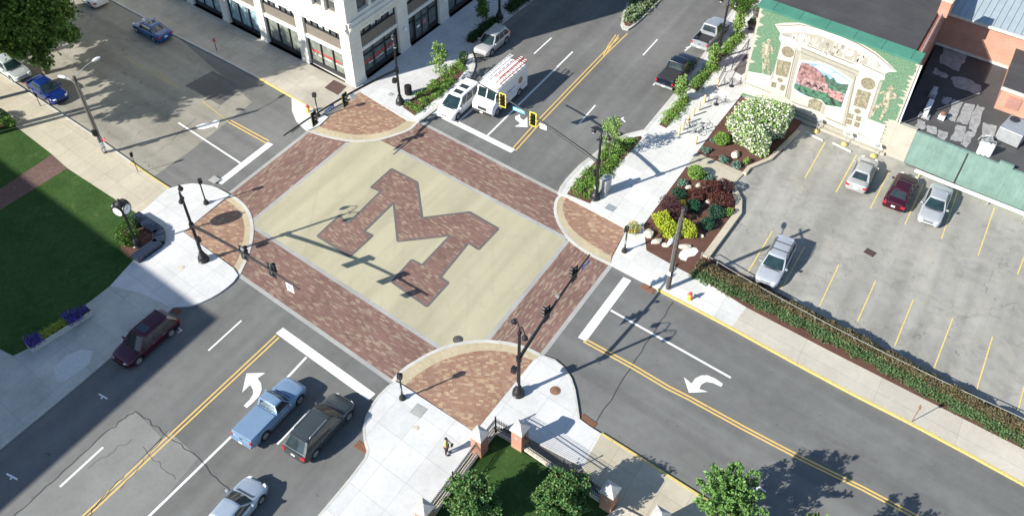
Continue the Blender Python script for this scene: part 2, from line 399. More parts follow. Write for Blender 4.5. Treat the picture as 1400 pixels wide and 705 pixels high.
def ribbon(b, pts, wd, z, m=0, z0=None):
    L, Rr = strip_poly(pts, wd)
    n = len(pts)
    if z0 is None:
        b.add([(x, y, z) for x, y in L]+[(x, y, z) for x, y in Rr], [(n+i, n+i+1, i+1, i) for i in range(n-1)], m)
    else:
        b.add([(x, y, z) for x, y in L]+[(x, y, z) for x, y in Rr]+[(x, y, z0) for x, y in L]+[(x, y, z0) for x, y in Rr],
              [(n+i, n+i+1, i+1, i) for i in range(n-1)]+[(i, i+1, 2*n+i+1, 2*n+i) for i in range(n-1)]+[(n+i+1, n+i, 3*n+i, 3*n+i+1) for i in range(n-1)]
              + [(0, 2*n, 3*n, n), (n-1, 2*n-1, 4*n-1, 3*n-1)], m)
    return b
def PL(*pts, z=0): return [P(*p, z) for p in pts]
def smoothline(pts, k=6):
    """Catmull-Rom through points"""
    out = []
    q = [Vector(p[:2]) for p in pts]
    for i in range(len(q)-1):
        p0 = q[max(i-1, 0)]; p1 = q[i]; p2 = q[i+1]; p3 = q[min(i+2, len(q)-1)]
        for j in range(k):
            t = j/k; out.append(tuple(.5*((2*p1)+(p2-p0)*t+(2*p0-5*p1+4*p2-p3)*t*t+(3*p1-p0-3*p2+p3)*t**3)))
    out.append(tuple(q[-1])); return out
Zr, Zk = .0, .12
structure('road', 'dark grey asphalt sheet of both streets meeting at the brick crossing', 'road',
          sheet('road', [(-400, -300), (400, -300), (400, 500), (-400, 500)], 0, m_asphalt, px=False))
# old light pavement of the upper left street, patches
structure('road', 'older patched brown grey road surface on the tree shaded street', 'road',
          sheet('old_road_surface', [(-60, 120), (-60, -30), (150, -30), (345, 140), (262, 205), (205, 245), (120, 190)], .004, m_oldroad)).name = 'old_road'
for i, (lb, pts, mt) in enumerate([
    ('worn pale concrete road patch beside the double yellow line, cracked', [(185, 562), (222, 598), (150, 670), (60, 760), (-40, 760), (100, 634), (152, 585)], m_patch),
    ('worn pale concrete road patch in the turning lane', [(230, 588), (272, 625), (205, 705), (130, 760), (90, 745), (170, 650)], m_patch),
    ('square dark asphalt patch in front of the white building', cr(230, 0, 3.711, [(85, 435), (225, 360), (375, 450), (265, 535)]), m_asphaltdark)]):
    structure('road_patch', lb, 'road patch', sheet('road_patch', pts, .008, mt))
# ------------------------------------------------------------------ crossing
arcT = [(421.5, 178), (430, 181.5), (449, 187), (463, 190), (478.7, 192.4), (500, 192.5), (520.4, 190), (541, 184), (560, 176.6), (571, 166)]
arcL = [(314, 266.7), (323, 272), (330.5, 278), (337, 286), (341.5, 295), (344.3, 307.5), (344.5, 318), (343, 330), (340, 342), (336, 354), (325.5, 376.2)]
arcB = [(537, 521), (545, 511.5), (556, 502), (568, 494.5), (584, 485), (601, 477.4), (617, 472), (633.6, 468.5), (650, 466.5), (667, 466.2), (684, 467.5), (700, 470), (720, 476), (739, 485.5)]
arcR = [(768, 265.5), (762, 272), (759.5, 281), (759.5, 290), (762, 299), (766, 308), (771, 316), (779, 327), (791, 337), (804.7, 346), (820, 354), (834.5, 361)]
field_pts = [(475.8, 195.1), (345.5, 303), (346.2, 309.8), (602.4, 476), (630, 478), (666.2, 463.8), (776.4, 327.4), (770, 322), (543, 203.4), (520, 185)]
structure('crossing_field', 'tan ribbed concrete square in the middle of the crossing, around the letter', 'road surface', sheet('crossing_field', field_pts, .004, m_field))
def quad(name, label, pts, mat, z=.006):
    return structure(name, label, 'crosswalk', sheet(name, pts, z, mat))
quad('crosswalk', 'red brick crosswalk on the upper left side of the crossing', [(421.5, 180.2), (430, 176), (495, 180), (475.8, 195.1), (344.7, 302.3), (335, 290), (314.9, 263)], m_brickV)
quad('crosswalk', 'red brick crosswalk on the lower left side of the crossing', [(343, 305), (346.2, 309.8), (602.4, 476), (590, 500), (560, 515), (535.3, 521.5), (326.8, 375.9), (330, 340)], m_brickU)
quad('crosswalk', 'red brick crosswalk on the upper right side of the crossing', [(571.3, 165.3), (766.4, 266), (775, 290), (785, 330), (776.4, 327.4), (543, 203.4), (515, 189), (545, 165)], m_brickU)
quad('crosswalk', 'red brick crosswalk on the lower right side of the crossing', [(776.4, 327.4), (800, 335), (835.1, 363.2), (740.6, 486.2), (700, 480), (666.2, 463.8)], m_brickV)
b = MB()
for a, c in [((475.8, 195.1), (344.7, 302.3)), ((422, 179.5), (314.9, 263.5)), ((346.2, 309.8), (602.4, 476)), ((326.8, 375.9), (536, 521.8)), ((543, 203.4), (776.0, 327.0)),
             ((571.3, 165.3), (767, 266.2)), ((776.8, 328), (666.2, 464.5)), ((834.6, 363.2), (740.0, 486.2))]:
    pa, pc = P(*a), P(*c); ribbon(b, [pa, pc], .33, .010)
structure('concrete_band', 'light grey concrete bands edging the brick crosswalks', 'paving band', b.build('concrete_band', m_band))
# the letter in the middle
Mx = cr(400, 180, 2.7125, [(367, 138), (462, 188), (480, 320), (657, 298), (763, 360), (690, 437), (652, 412), (548, 540), (578, 560), (498, 648), (368, 557), (442, 475), (480, 495), (585, 385), (390, 407), (375, 263), (265, 370), (297, 385), (212, 463), (92, 387), (172, 313), (207, 340), (327, 222), (290, 207)])
Mw = [P(*p) for p in Mx]
b = MB(); n = len(Mw)
b.add([(x, y, .014) for x, y in (Mw if sum(Mw[i][0]*Mw[(i+1) % n][1]-Mw[(i+1) % n][0]*Mw[i][1] for i in range(n)) > 0 else Mw[::-1])], [tuple(range(n))])
structure('paved_letter', 'big red brick letter M with dark border set in the tan crossing', 'paved letter', b.build('paved_letter', m_brickM))
b = MB()
for i in range(n): ribbon(b, [Mw[i], Mw[(i+1) % n]], .19, .018+.0008*(i % 2))
structure('letter_border', 'dark border line round the brick letter M', 'paving band', b.build('letter_border', m_dborder))
# corner aprons
def apron(arc, inner, apex, label, w_, flip=1):
    A = smoothline([P(*p, .03) for p in arc], 4)
    I = smoothline([P(*p, .03) for p in inner], 4); ap = P(*apex, .03)
    b = MB(); m_ = len(I); vs = [(x, y, .030) for x, y in I]+[(ap[0], ap[1], .112)]+[(x, y, 0) for x, y in I]+[(ap[0], ap[1], 0)]
    fs = [(i, i+1, m_) for i in range(m_-1)]+[(i+1, i, m_+1+i, m_+2+i) for i in range(m_-1)]+[(0, m_, 2*m_+1, m_+1), (m_, m_-1, 2*m_, 2*m_+1)]
    if (I[1][0]-I[0][0])*(ap[1]-I[0][1])-(I[1][1]-I[0][1])*(ap[0]-I[0][0]) < 0: fs = [f[::-1] for f in fs]
    b.add(vs, fs); structure('corner_apron', label, 'paved corner', b.build('corner_apron', m_brickA))
    structure('apron_band', None, None, slab('apron_band', A+I[::-1], 0, .026, m_tanband, px=False))
    tag([o for o in C.objects if o.name.startswith('apron_band')][-1], 'curved tan band round '+label, 'paving band')
    b = MB(); ribbon(b, A, .26, .036, z0=0)
    structure('apron_kerb', None, None, b.build('apron_kerb', m_kerb))
    tag([o for o in C.objects if o.name.startswith('apron_kerb')][-1], 'thin pale kerb round '+label, 'kerb')
apron(arcT, [(436, 172), (444, 176), (460, 180.5), (480, 183.5), (500, 184), (520, 181.5), (540, 175), (557, 164)], (493.6, 126.5), 'the brick corner below the white building', .8)
apron(arcL, [(306, 272), (316, 278), (324, 285), (330, 294), (333.5, 305), (334, 318), (331, 335), (327, 350), (319, 366)], (251, 317), 'the brick corner beside the clock', .8)
apron(arcB, [(553, 527.5), (562, 518.5), (583, 503.5), (604, 492.5), (625, 485.5), (643, 481), (661, 478.8), (680, 479.3), (700, 482.5), (729, 492.5)], (649, 590.5), 'the large brick corner by the iron fence', .9)
apron(arcR, [(775, 269), (770.5, 277), (769.5, 286), (772, 296), (779, 309), (790, 320), (805, 331.5), (820, 341), (836, 350)], (856, 315), 'the brick corner by the flower bed', .9)
# ------------------------------------------------------------------ sidewalks
def walk(label, pts, mat, z=Zk, name='sidewalk'):
    return structure(name, label, 'sidewalk', slab(name, pts, 0, z, mat))
# left side (clock corner)
walk('beige concrete sidewalk slabs along the tree shaded street, left edge', [(-140, 20), (0, 101), (67, 145), (120, 180), (180, 222), (230, 257), (189.5, 293), (92, 230), (71, 211), (23, 174), (-10, 150), (-140, 60)], m_beige)
cl = cr(200, 190, 3.065, [(92, 205), (108, 203), (150, 192), (190, 186), (230, 188), (275, 196), (300, 205), (350, 233)])
walk('white concrete corner paving around the clock and signal pole', [(189.5, 293)]+cl+[(306, 272), (251, 317), (319, 366), (325.5, 376), (319, 385), (311, 392), (300, 400), (288, 407), (274, 413.5), (259, 418), (246, 419), (235, 420), (192, 400), (150, 390.5)], m_walk)
walk('old grey stone slabs of the shaded sidewalk below the lawn', [(150, 390.5), (192, 400), (235, 420), (200, 450), (154, 484), (100, 529), (0, 611), (-60, 662), (-120, 640), (0, 477), (18, 486), (40, 474)], m_shadewalk)
structure('gravel_patch', 'oval patch of pale gravel in the shaded sidewalk', 'gravel patch', sheet('gravel_patch', cr(0, 390, 2.237, [(165, 250), (200, 215), (250, 195), (285, 200), (275, 235), (240, 265), (200, 290), (175, 295)]), Zk+.006, plain('pale_gravel', (.52, .53, .52), .9, 0, .25, 14)))
structure('lawn', 'shaded green lawn left of the clock', 'lawn', slab('lawn', [(92, 230), (189, 293.5), (205, 330), (150, 391), (40, 475), (18, 486), (0, 477), (-120, 610), (-200, 420), (0, 287)], 0, .13, m_grass))
structure('lawn', 'small green lawn above the brick path', 'lawn', slab('lawn', [(23, 174), (71, 211), (0, 258), (-100, 330), (-200, 200), (-10, 176)], 0, .13, m_grass))
structure('brick_path', 'narrow dark red brick path between the two lawns', 'path', slab('brick_path', [(71, 211), (92, 230), (0, 287), (-200, 420), (-200, 380), (0, 258)], 0, .125, pavers('path_bricks', [(.12, .075, .065), (.135, .082, .07), (.15, .09, .078), (.16, .10, .085), (.18, .115, .10)], .22, .11, 'u', .1, 2.)))
structure('planting_bed', 'mulched bed with low plants at the left edge', 'planting bed', slab('planting_bed', [(-140, 60), (-10, 150), (23, 174), (-10, 176), (-200, 200)], 0, .125, m_mulch))
# white building side
bl = cr(230, 0, 3.711, [(625, 490), (628, 560), (648, 610), (700, 660)])
walk('grey beige sidewalk in front of the white building along the shaded street', [(60, -60), (153, 0), (194, 22), (230, 43), (300, 78), (358, 109), (398.6, 132), (440, 156), (493, 126), (484, 118), (250, -12), (160, -60)], m_old)
walk('small new white concrete ramp beside the fire hydrant', bl+[(421.5, 178), (436, 172), (449, 160), (440, 156), (398.6, 132)], m_walk)
kerbT = cr(480, 0, 3.356, [(410, 480), (480, 420), (520, 385), (540, 355), (556, 325), (563, 300), (560, 270), (550, 240)])
walk('wide pale sidewalk in the shade of the white building', [(484, 118), (493.6, 126.5), (557, 164), (571, 165.5), (577, 162)]+kerbT+[(660, 53), (694.5, 24), (727, 0), (800, -50), (700, -60), (610, -20)], m_walk)
# right side
kerbR = [(764.5, 264.6), (768, 256), (776, 245), (793, 227), (812, 212), (824, 202), (838, 193), (858, 184), (882, 178)]
kR2 = [P(882, 178, Zk)]
def d2line(px, py, dist, z=Zk, s=-.109):
    x, y = P(px, py, z); return (x+s*dist*math.cos(0)*1.0, y+dist*.994)
q = [P(*p, Zk) for p in kerbR]
e0 = q[-1]; 
kerbfar = [(-29.9, 62.8), (-31.3, 72), (-33.3, 82), (-35.3, 100), (-37.5, 120)]
right_in = [P(x, y, Zk) for x, y in [(854, 312), (866, 330), (880, 307), (939, 227), (980, 172), (1013, 131)]]+[(-25.2, 67.2), (-26.1, 78), (-28, 95), (-30.5, 120)]
structure('sidewalk', 'bright white concrete sidewalk between the parked pickups and the mural', 'sidewalk', slab('sidewalk', q+kerbfar+right_in[::-1]+[P(775, 269, Zk)], 0, Zk, m_walk2, px=False))
walk('white concrete sidewalk at the foot of the utility pole', [(838, 350.5), (834.5, 361), (899, 394.7), (950, 421), (1000, 447.5), (1021, 419), (968, 386), (925, 364), (883.6, 341), (880, 307), (866, 330), (856, 315)], m_walk2)
walk('beige grey sidewalk running along the hedge', [(1000, 447.5), (1092, 498), (1165, 537), (1244, 577), (1325, 620), (1400, 661), (1500, 715), (1500, 668), (1400, 612.7), (1258, 541), (1130, 476), (1021, 419)], m_beige2)
walk('pale beige footpath between the two flower beds', [(939, 227), (953, 209), (1018, 236), (1001, 254)], m_beige, .115)
# bottom corner
kerbB = [(541, 521), (530, 529), (518, 541), (508, 555), (501, 570), (497.5, 585), (499, 602), (503, 615), (500, 626), (478, 655), (436, 705), (400, 750)]
walk('white concrete corner beside the person and the iron fence', [(553, 527.5)]+kerbB+[(250, 926), (420, 950), (575, 712), (650, 612), (678, 580), (664, 572), (649, 590.5)], m_walk)
walk('white concrete corner at the foot of the lower signal pole', [(729, 492.5), (740, 485.5), (758, 492), (771, 503), (780, 517), (785, 532), (788, 550), (791, 571), (806, 582), (822, 592), (797, 637), (710, 592), (678, 580), (664, 572)], m_walk)
walk('cream concrete sidewalk behind the iron fence pillars', [(822, 592), (870, 622), (950, 672), (1060, 740), (1400, 945), (1200, 1000), (835, 700), (797, 637)], m_beige)
structure('lawn', 'green corner lawn inside the iron fence', 'lawn', slab('lawn', [(678, 592), (707, 612), (760, 646), (832, 697), (1160, 960), (1000, 1250), (440, 950), (585, 712), (655, 622)], 0, .14, m_grass))
# yellow kerbs
def kerbline(label, pts, mat, w_=.16, z=Zk+.012, px=True):
    b = MB(); ribbon(b, [P(*p, Zk) for p in pts] if px else pts, w_, z, z0=0); return structure('kerb', label, 'kerb', b.build('kerb', mat))
kerbline('yellow painted kerb along the hedge sidewalk', [(899, 394.7), (950, 421), (1000, 447.5), (1092, 498), (1165, 537), (1244, 577), (1325, 620), (1400, 661), (1500, 715)], m_ykerb, .16)
kerbline('yellow painted kerb beside the iron fence corner', [(822, 592), (870, 622), (955, 676), (1060, 740), (1400, 945)], m_ykerb, .17)
kerbline('faded yellow kerb before the white building', [(355, 107), (398.6, 132), (430, 150)], m_ykerb, .14)
kerbline('thin yellow kerb near the clock', [(178, 221), (205, 240), (231, 257)], m_ykerb, .14)
kerbline('concrete kerb of the left sidewalk', [(-140, 20), (0, 101), (67, 145), (120, 180), (178, 221)], m_kerb, .16)
kerbline('concrete kerb below the shaded sidewalk', [(-60, 662), (0, 611), (100, 529), (154, 484), (200, 450), (235, 420)], m_kerb, .16)
kerbline('concrete kerb of the sidewalk before the white building', [(60, -60), (153, 0), (194, 22), (230, 43), (300, 78), (355, 107)], m_kerb, .16)
kerbline('curved kerb round the white minivan', [(571, 166), (577, 162)]+kerbT+[(660, 53), (694.5, 24), (727, 0), (800, -50)], m_kerb, .3)
kerbline('pale kerb along the parked pickups', q+kerbfar, m_kerb, .3, px=False)
kerbline('curved kerb beside the stopped grey car', kerbB, m_kerb, .16)
kerbline('curved kerb at the lower signal pole', [(740, 485.5), (758, 492), (771, 503), (780, 517), (785, 532), (788, 550), (791, 571)], m_kerb, .16)
# ------------------------------------------------------------------ markings
def mark(label, segs, mat, z=.012, name='road_marking'):
    b = MB()
    for i, (pts, wd) in enumerate(segs): ribbon(b, [P(*p) for p in pts], wd, z+.0006*i)
    return structure(name, label, 'road marking', b.build(name, mat))
def pmark(label, pts, mat, z=.014):
    return structure('road_marking', label, 'road marking', sheet('road_marking', pts, z, mat))
mark('white stop bar and lane line before the left crosswalk', [([(370, 196), (299.5, 250.5)], .62), ([(330, 224), (244, 168)], .16)], m_white)
mark('double yellow line on the tree shaded street', [([(368, 193), (316, 165)], .12), ([(365, 196.5), (313, 167.5)], .12)], m_yellow)
mark('faded broken yellow line in the tree shade', [([(313, 167), (276, 138)], .12), ([(245, 120), (214, 97)], .12), ([(236, 117), (170, 78)], .1)], roadpaint('faded_yellow', (.42, .33, .13), 1.0))
mark('white stop bar below the minivan', [([(593.6, 153.4), (701.5, 206.8)], .60)], m_white)
mark('white lane lines around the step van', [([(625, 168), (655, 141), (690, 108)], .14), ([(666, 186), (783, 71)], .17), ([(730, 74), (754, 52)], .14)], m_white)
mark('double yellow centre line of the upper street', [([(701, 203), (735, 165), (824, 73), (846, 52)], .12), ([(705, 206), (739, 168), (828, 75), (858, 46)], .12), ([(825, 76), (832, 62), (842, 48)], .12), ([(829, 74), (836, 62), (846, 48)], .12)], m_yellow)
mark('short white lane dashes beside the parked pickups', [([(792, 169), (814, 144)], .14), ([(879, 76), (899, 54)], .14)], m_white)
mark('white parking ticks near the pickups', [([(938, 66), (944, 64)], .2), ([(936, 70), (946, 62)], .14), ([(893, 117), (899, 110)], .14), ([(849, 163), (853, 161)], .14), ([(850, 163), (855, 167)], .14)], m_white)
mark('white stop bar before the lower left crosswalk', [([(382, 451.5), (508.5, 542.5)], .66)], m_white)
mark('double yellow line of the lower left street', [([(377.5, 458), (250, 577), (112, 706), (-90, 893)], .12), ([(381.5, 461), (254, 580), (117, 708), (-84, 894)], .12)], m_yellow)
mark('white lane lines around the blue pickup and grey car', [([(419, 488), (330, 583), (205, 704), (30, 865)], .17), ([(424, 560), (379, 607)], .14)], m_white)
mark('thin white dashes of the far lane, lower left', [([(330, 438), (285, 479)], .13), ([(141, 611), (82, 665)], .15)], m_white)
mark('white parking ticks beside the maroon car', [([(243, 447), (249, 452)], .1), ([(243, 455), (247, 452)], .1), ([(135, 538), (147, 545)], .1), ([(138, 545), (141, 541)], .1), ([(9, 647), (24, 655)], .12), ([(14, 655), (18, 650)], .12)], m_white)
mark('white stop bar at the right crosswalk', [([(857.7, 381), (795.7, 463.8)], .66)], m_white)
mark('white turning lane line of the right street', [([(835, 424), (999, 516)], .17)], m_white)
yl = [(802, 464), (868, 500), (915, 528), (945, 543), (1020, 584), (1100, 626), (1180, 665), (1250, 702), (1340, 748), (1500, 828)]
mark('curving double yellow line of the right street', [(yl, .13), ([(x-4.5, y+2.6) for x, y in yl], .13)], m_yellow)
b = MB(); mark('white parking tick in the tree shadow', [([(1036, 664), (1033, 672)], .12), ([(1036, 664), (1047, 672)], .1)], m_white)
pmark('white left turn arrow beside the blue pickup', cr(250, 430, 2.563, [(223, 205), (289, 203), (262, 222), (274, 240), (276, 262), (268, 283), (250, 303), (224, 326), (213, 318), (234, 297), (246, 278), (246, 262), (236, 245), (208, 272)]), m_white)
pmark('white left turn arrow on the right street', cr(700, 500, 3.44, [(808, 52), (845, 82), (862, 58), (890, 44), (920, 43), (955, 58), (992, 83), (984, 98), (948, 80), (915, 74), (892, 85), (880, 107), (921, 121), (832, 125)]), m_white)
pmark('white left turn arrow beside the step van shadow', cr(660, 130, 7.83, [(345, 232), (395, 205), (405, 250), (440, 270), (478, 232), (480, 345), (340, 338), (390, 312), (398, 298), (350, 262)]), m_white)
pmark('white turn arrow on the tree shaded street', cr(230, 0, 3.711, [(140, 640), (175, 628), (215, 625), (235, 610), (262, 612), (248, 650), (235, 640), (205, 648), (180, 655), (150, 655)]), m_white)
# tar seams and cracks
b = MB()
def wob(a, c, n, amp):
    pa, pc = Vector(P(*a)), Vector(P(*c)); t = (pc-pa); nn = Vector((-t.y, t.x)).normalized()
    return smoothline([tuple(pa+t*i/n+nn*random.uniform(-amp, amp)*(0 < i < n)) for i in range(n+1)], 4)
ribbon(b, wob((921, 412), (812, 582), 16, .07), .06, .010); ribbon(b, wob((185, 562), (272, 626), 14, .10), .055, .0125); ribbon(b, wob((152, 585), (-20, 740), 22, .09), .05, .013)
ribbon(b, wob((152, 585), (185, 562), 7, .14), .06, .0135); ribbon(b, wob((230, 588), (165, 668), 14, .09), .035, .0128); ribbon(b, wob((195, 610), (240, 655), 10, .12), .03, .0132); ribbon(b, wob((120, 640), (180, 600), 12, .14), .03, .0137)
ribbon(b, wob((272, 626), (330, 690), 12, .10), .05, .0141); ribbon(b, wob((235, 192), (268, 162), 6, .05), .04, .0131); ribbon(b, wob((170, 650), (120, 705), 14, .12), .05, .0144)
structure('tar_seam', 'dark tar seams and cracks across the road surfaces', 'tar seam', b.build('tar_seam', plain('tar', (.04, .04, .04), .8)))
b = MB()
for a, c, wd in [((1115, 590), (1200, 632), .35), ((1095, 612), (1190, 660), .3)]: ribbon(b, wob(a, c, 4, .03), wd, .0066)
structure('tyre_mark', 'dark straight skid marks on the right street', 'tyre mark', b.build('tyre_mark', plain('skid', (.125, .122, .12), .9)))
# ------------------------------------------------------------------ parking lot
lot = [(1001, 254), (1018, 236), (1060, 205), (1080, 165), (1228, 212), (1240, 227), (1400, 285), (1500, 325), (1500, 640), (1400, 585), (1180, 470), (966, 357), (962, 345), (1011, 287)]
structure('parking_lot', 'worn pale parking lot beside the mural wall', 'parking lot', sheet('parking_lot', lot, .005, m_lot))
segs = []
for a, c in [((1128, 195), (1100, 244)), ((1171, 212), (1143, 263)), ((1216, 234), (1190, 285)), ((1262, 252), (1237, 307)), ((1309, 262), (1287, 327)), ((1360, 283), (1337, 350)), ((1412, 320), (1391, 375)),
             ((1056, 316), (1022, 373)), ((1100, 337), (1068, 395)), ((1147, 362), (1120, 419)), ((1197, 384), (1172, 440)), ((1249, 409), (1223, 473)), ((1303, 434), (1277, 503)), ((1357, 460), (1335, 533)), ((1410, 490), (1392, 560))]:
    segs.append(([a, c], .095))
mark('yellow stall lines of the parking lot', segs, m_yellow2)
# flower bed soil
bedR = [(939, 228), (1000, 256), (1010, 287), (968, 349), (1010, 372), (1180, 461), (1400, 577), (1500, 632), (1500, 669), (1400, 613.5), (1258, 542), (1130, 477), (1021, 420), (968, 387), (925, 365), (884, 342), (880.5, 308)]
structure('flower_bed', 'brown mulched flower bed at the corner, running on under the hedge', 'flower bed', slab('flower_bed', bedR, 0, .14, m_mulch))
structure('flower_bed', 'brown mulched bed under the white flowering shrub', 'flower bed', slab('flower_bed', [(953, 208.5), (980, 172), (1013, 133), (1050, 148), (1100, 160), (1070, 205), (1018, 234)], 0, .14, m_mulch))
def lowwall(label, pts, wd, h, mat=None):
    b = MB(); ribbon(b, [P(*p, h) for p in pts], wd, h, z0=0); return tag(b.build('low_wall', mat or m_kerb, bevel=.02), label, 'low wall')
m_wallc = concrete('wall_concrete', (.48, .43, .34), 0, 0, stain=.2)
lowwall('broad beige concrete edging wall between the corner bed and the lot', [(1002, 255), (1010.5, 272), (1010, 289), (965, 350)], .55, .3, m_wallc)
lowwall('beige concrete edging wall below the white flowering shrub', [(1018, 236), (1024, 228), (1053, 216), (1092, 178)], .35, .25, m_wallc)
# planting beds
def bed(label, pts):
    return structure('planting_bed', label, 'planting bed', slab('planting_bed', pts, 0, Zk+.02, m_mulch))
bedT = cr(480, 0, 3.356, [(235, 490), (292, 530), (330, 500), (420, 430), (490, 365), (525, 320), (525, 268), (500, 275)])
bedT2 = cr(480, 0, 3.356, [(528, 188), (558, 200), (682, 100), (650, 80)])
bedT3 = cr(480, 0, 3.356, [(700, 38), (735, 58), (860, -30), (820, -50)])
bedP = cr(740, 160, 5.425, [(190, 570), (240, 500), (400, 330), (480, 210), (560, 170), (740, 140), (745, 160), (600, 320), (530, 400), (360, 640)])
bedQ1 = cr(900, 60, 5.04, [(5, 555), (55, 580), (215, 390), (175, 360)])
bedQ2 = cr(900, 60, 5.04, [(215, 300), (270, 325), (415, 145), (370, 120)])
bedQ3 = cr(960, 0, 7.83, [(175, 590), (240, 612), (440, 380), (380, 340)])
bedQ4 = cr(960, 0, 7.83, [(300, 70), (430, 180), (590, -20), (470, -90)])
bed('mulched bed beside the white minivan', bedT); bed('shaded planting bed beside the silver car', bedT2); bed('shaded planting bed at the top edge of the street', bedT3)
bed('curved planting bed behind the grey cabinet', bedP); bed('small planting bed below the black pickup', bedQ1); bed('planting bed beside the black pickup', bedQ2)
bed('planting bed beside the silver pickup', bedQ3); bed('planting bed at the top by the mural sidewalk', bedQ4)
isl = cr(730, 0, 3.356, [(460, -60), (435, 0), (408, 60), (398, 110), (408, 132), (432, 136), (462, 115), (500, 82), (580, 0), (640, -60)])
iw = [P(*p, .15) for p in isl]
structure('median_island', 'kerbed concrete median island in the upper street', 'median island', slab('median_island', iw, 0, .15, m_kerb, px=False))
cxm = np.mean(iw, axis=0); inner = [tuple(cxm+(np.array(p)-cxm)*.84) for p in iw]
structure('planting_bed', 'soil of the median island', 'planting bed', slab('planting_bed', inner, .14, .17, m_mulch, px=False))
# ------------------------------------------------------------------ foliage
def leaves_mesh(name, pts, size, mat, parent=None, jit=.35, flat=0.0, mats=None, midx=None, per=1):
    """small folded leaf faces at the given points, random orientation"""
    pts = np.asarray(pts, float); n = len(pts)
    a = RNG.normal(size=(n, 3)); a[:, 2] *= (1-flat); a /= np.linalg.norm(a, axis=1, keepdims=True)
    b = RNG.normal(size=(n, 3)); b -= (b*a).sum(1, keepdims=True)*a; b /= np.linalg.norm(b, axis=1, keepdims=True)
    c = np.cross(a, b)
    s = size*(1+jit*RNG.uniform(-1, 1, (n, 1)))
    v = np.empty((n, 4, 3))
    v[:, 0] = pts-a*s*.5; v[:, 1] = pts+b*s*.33+c*s*.10; v[:, 2] = pts+a*s*.5; v[:, 3] = pts-b*s*.33+c*s*.10
    me = bpy.data.meshes.new(name); me.vertices.add(n*4); me.vertices.foreach_set('co', v.reshape(-1))
    me.loops.add(n*4); me.loops.foreach_set('vertex_index', np.arange(n*4)); me.polygons.add(n)
    me.polygons.foreach_set('loop_start', np.arange(n)*4); me.polygons.foreach_set('loop_total', np.full(n, 4))
    for m_ in (mats or [mat]): me.materials.append(m_)
    if midx is not None: me.polygons.foreach_set('material_index', midx)
    me.update(calc_edges=True); o = bpy.data.objects.new(name, me); C.objects.link(o)
    if parent: o.parent = parent
    return o
def inpoly(x, y, poly):
    c = np.zeros(len(x), bool); n = len(poly)
    for i in range(n):
        x1, y1 = poly[i]; x2, y2 = poly[(i+1) % n]
        m = ((y1 > y) != (y2 > y)) & (x < (x2-x1)*(y-y1)/(y2-y1+1e-12)+x1); c ^= m
    return c
def scatter(poly, n, margin=0):
    xs, ys = zip(*poly); x = RNG.uniform(min(xs), max(xs), n*4); y = RNG.uniform(min(ys), max(ys), n*4)
    k = inpoly(x, y, poly); return np.c_[x[k], y[k]][:n]
def blob_pts(n, r, c=(0, 0, 0), shell=.55, lump=.16, nl=14, floor=None):
    d = RNG.normal(size=(n, 3)); d /= np.linalg.norm(d, axis=1, keepdims=True)
    L = RNG.normal(size=(nl, 3)); L /= np.linalg.norm(L, axis=1, keepdims=True)
    bump = (np.exp(-((1-(d @ L.T))*9)).sum(1))*lump*1.5+1-lump
    rad = (shell+(1-shell)*RNG.uniform(0, 1, n)**.5)*bump
    p = d*rad[:, None]*np.array(r)+np.array(c)
    if floor is not None: p = p[p[:, 2] > floor]
    return p
G_MID = leafmat('mid_green_leaves', [(.050, .115, .020), (.075, .16, .028), (.11, .21, .040)])
G_MID2 = leafmat('fresh_green_leaves', [(.07, .16, .03), (.10, .21, .04), (.15, .28, .06)])
G_DARK = leafmat('dark_green_leaves', [(.022, .058, .018), (.035, .085, .026), (.055, .115, .034)])
G_LIGHT = leafmat('light_green_leaves', [(.13, .25, .045), (.19, .33, .065), (.27, .42, .10)])
G_LIME = leafmat('lime_leaves', [(.30, .40, .030), (.42, .50, .045), (.52, .56, .07)])
G_BLUE = leafmat('blue_green_leaves', [(.10, .20, .15), (.14, .25, .19), (.19, .31, .24)])
G_DBL = leafmat('deep_green_leaves', [(.018, .070, .042), (.026, .095, .055), (.04, .125, .07)])
G_PURP = leafmat('purple_leaves', [(.045, .018, .026), (.075, .030, .038), (.11, .05, .05)])
G_MAR = leafmat('maroon_leaves', [(.07, .022, .020), (.11, .035, .028), (.15, .06, .045)])
G_BROWN = leafmat('brown_hedge_leaves', [(.11, .105, .05), (.14, .118, .062), (.16, .118, .074), (.12, .14, .06)])
G_SILV = leafmat('grey_green_grass', [(.12, .18, .09), (.18, .25, .13), (.25, .32, .18)])
F_WHITE = leafmat('white_blossom', [(.60, .62, .50), (.72, .72, .62), (.80, .78, .70)])
F_PURP = leafmat('violet_flowers', [(.12, .055, .42), (.17, .09, .55), (.22, .14, .62)])
F_YEL = leafmat('yellow_flowers', [(.42, .42, .04), (.55, .50, .05), (.25, .38, .06)])
F_ORG = leafmat('orange_flowers', [(.62, .22, .03), (.65, .42, .04), (.16, .26, .04), (.55, .06, .03)])
m_bark = plain('bark', (.15, .12, .09), .9, 0, .25, 9)
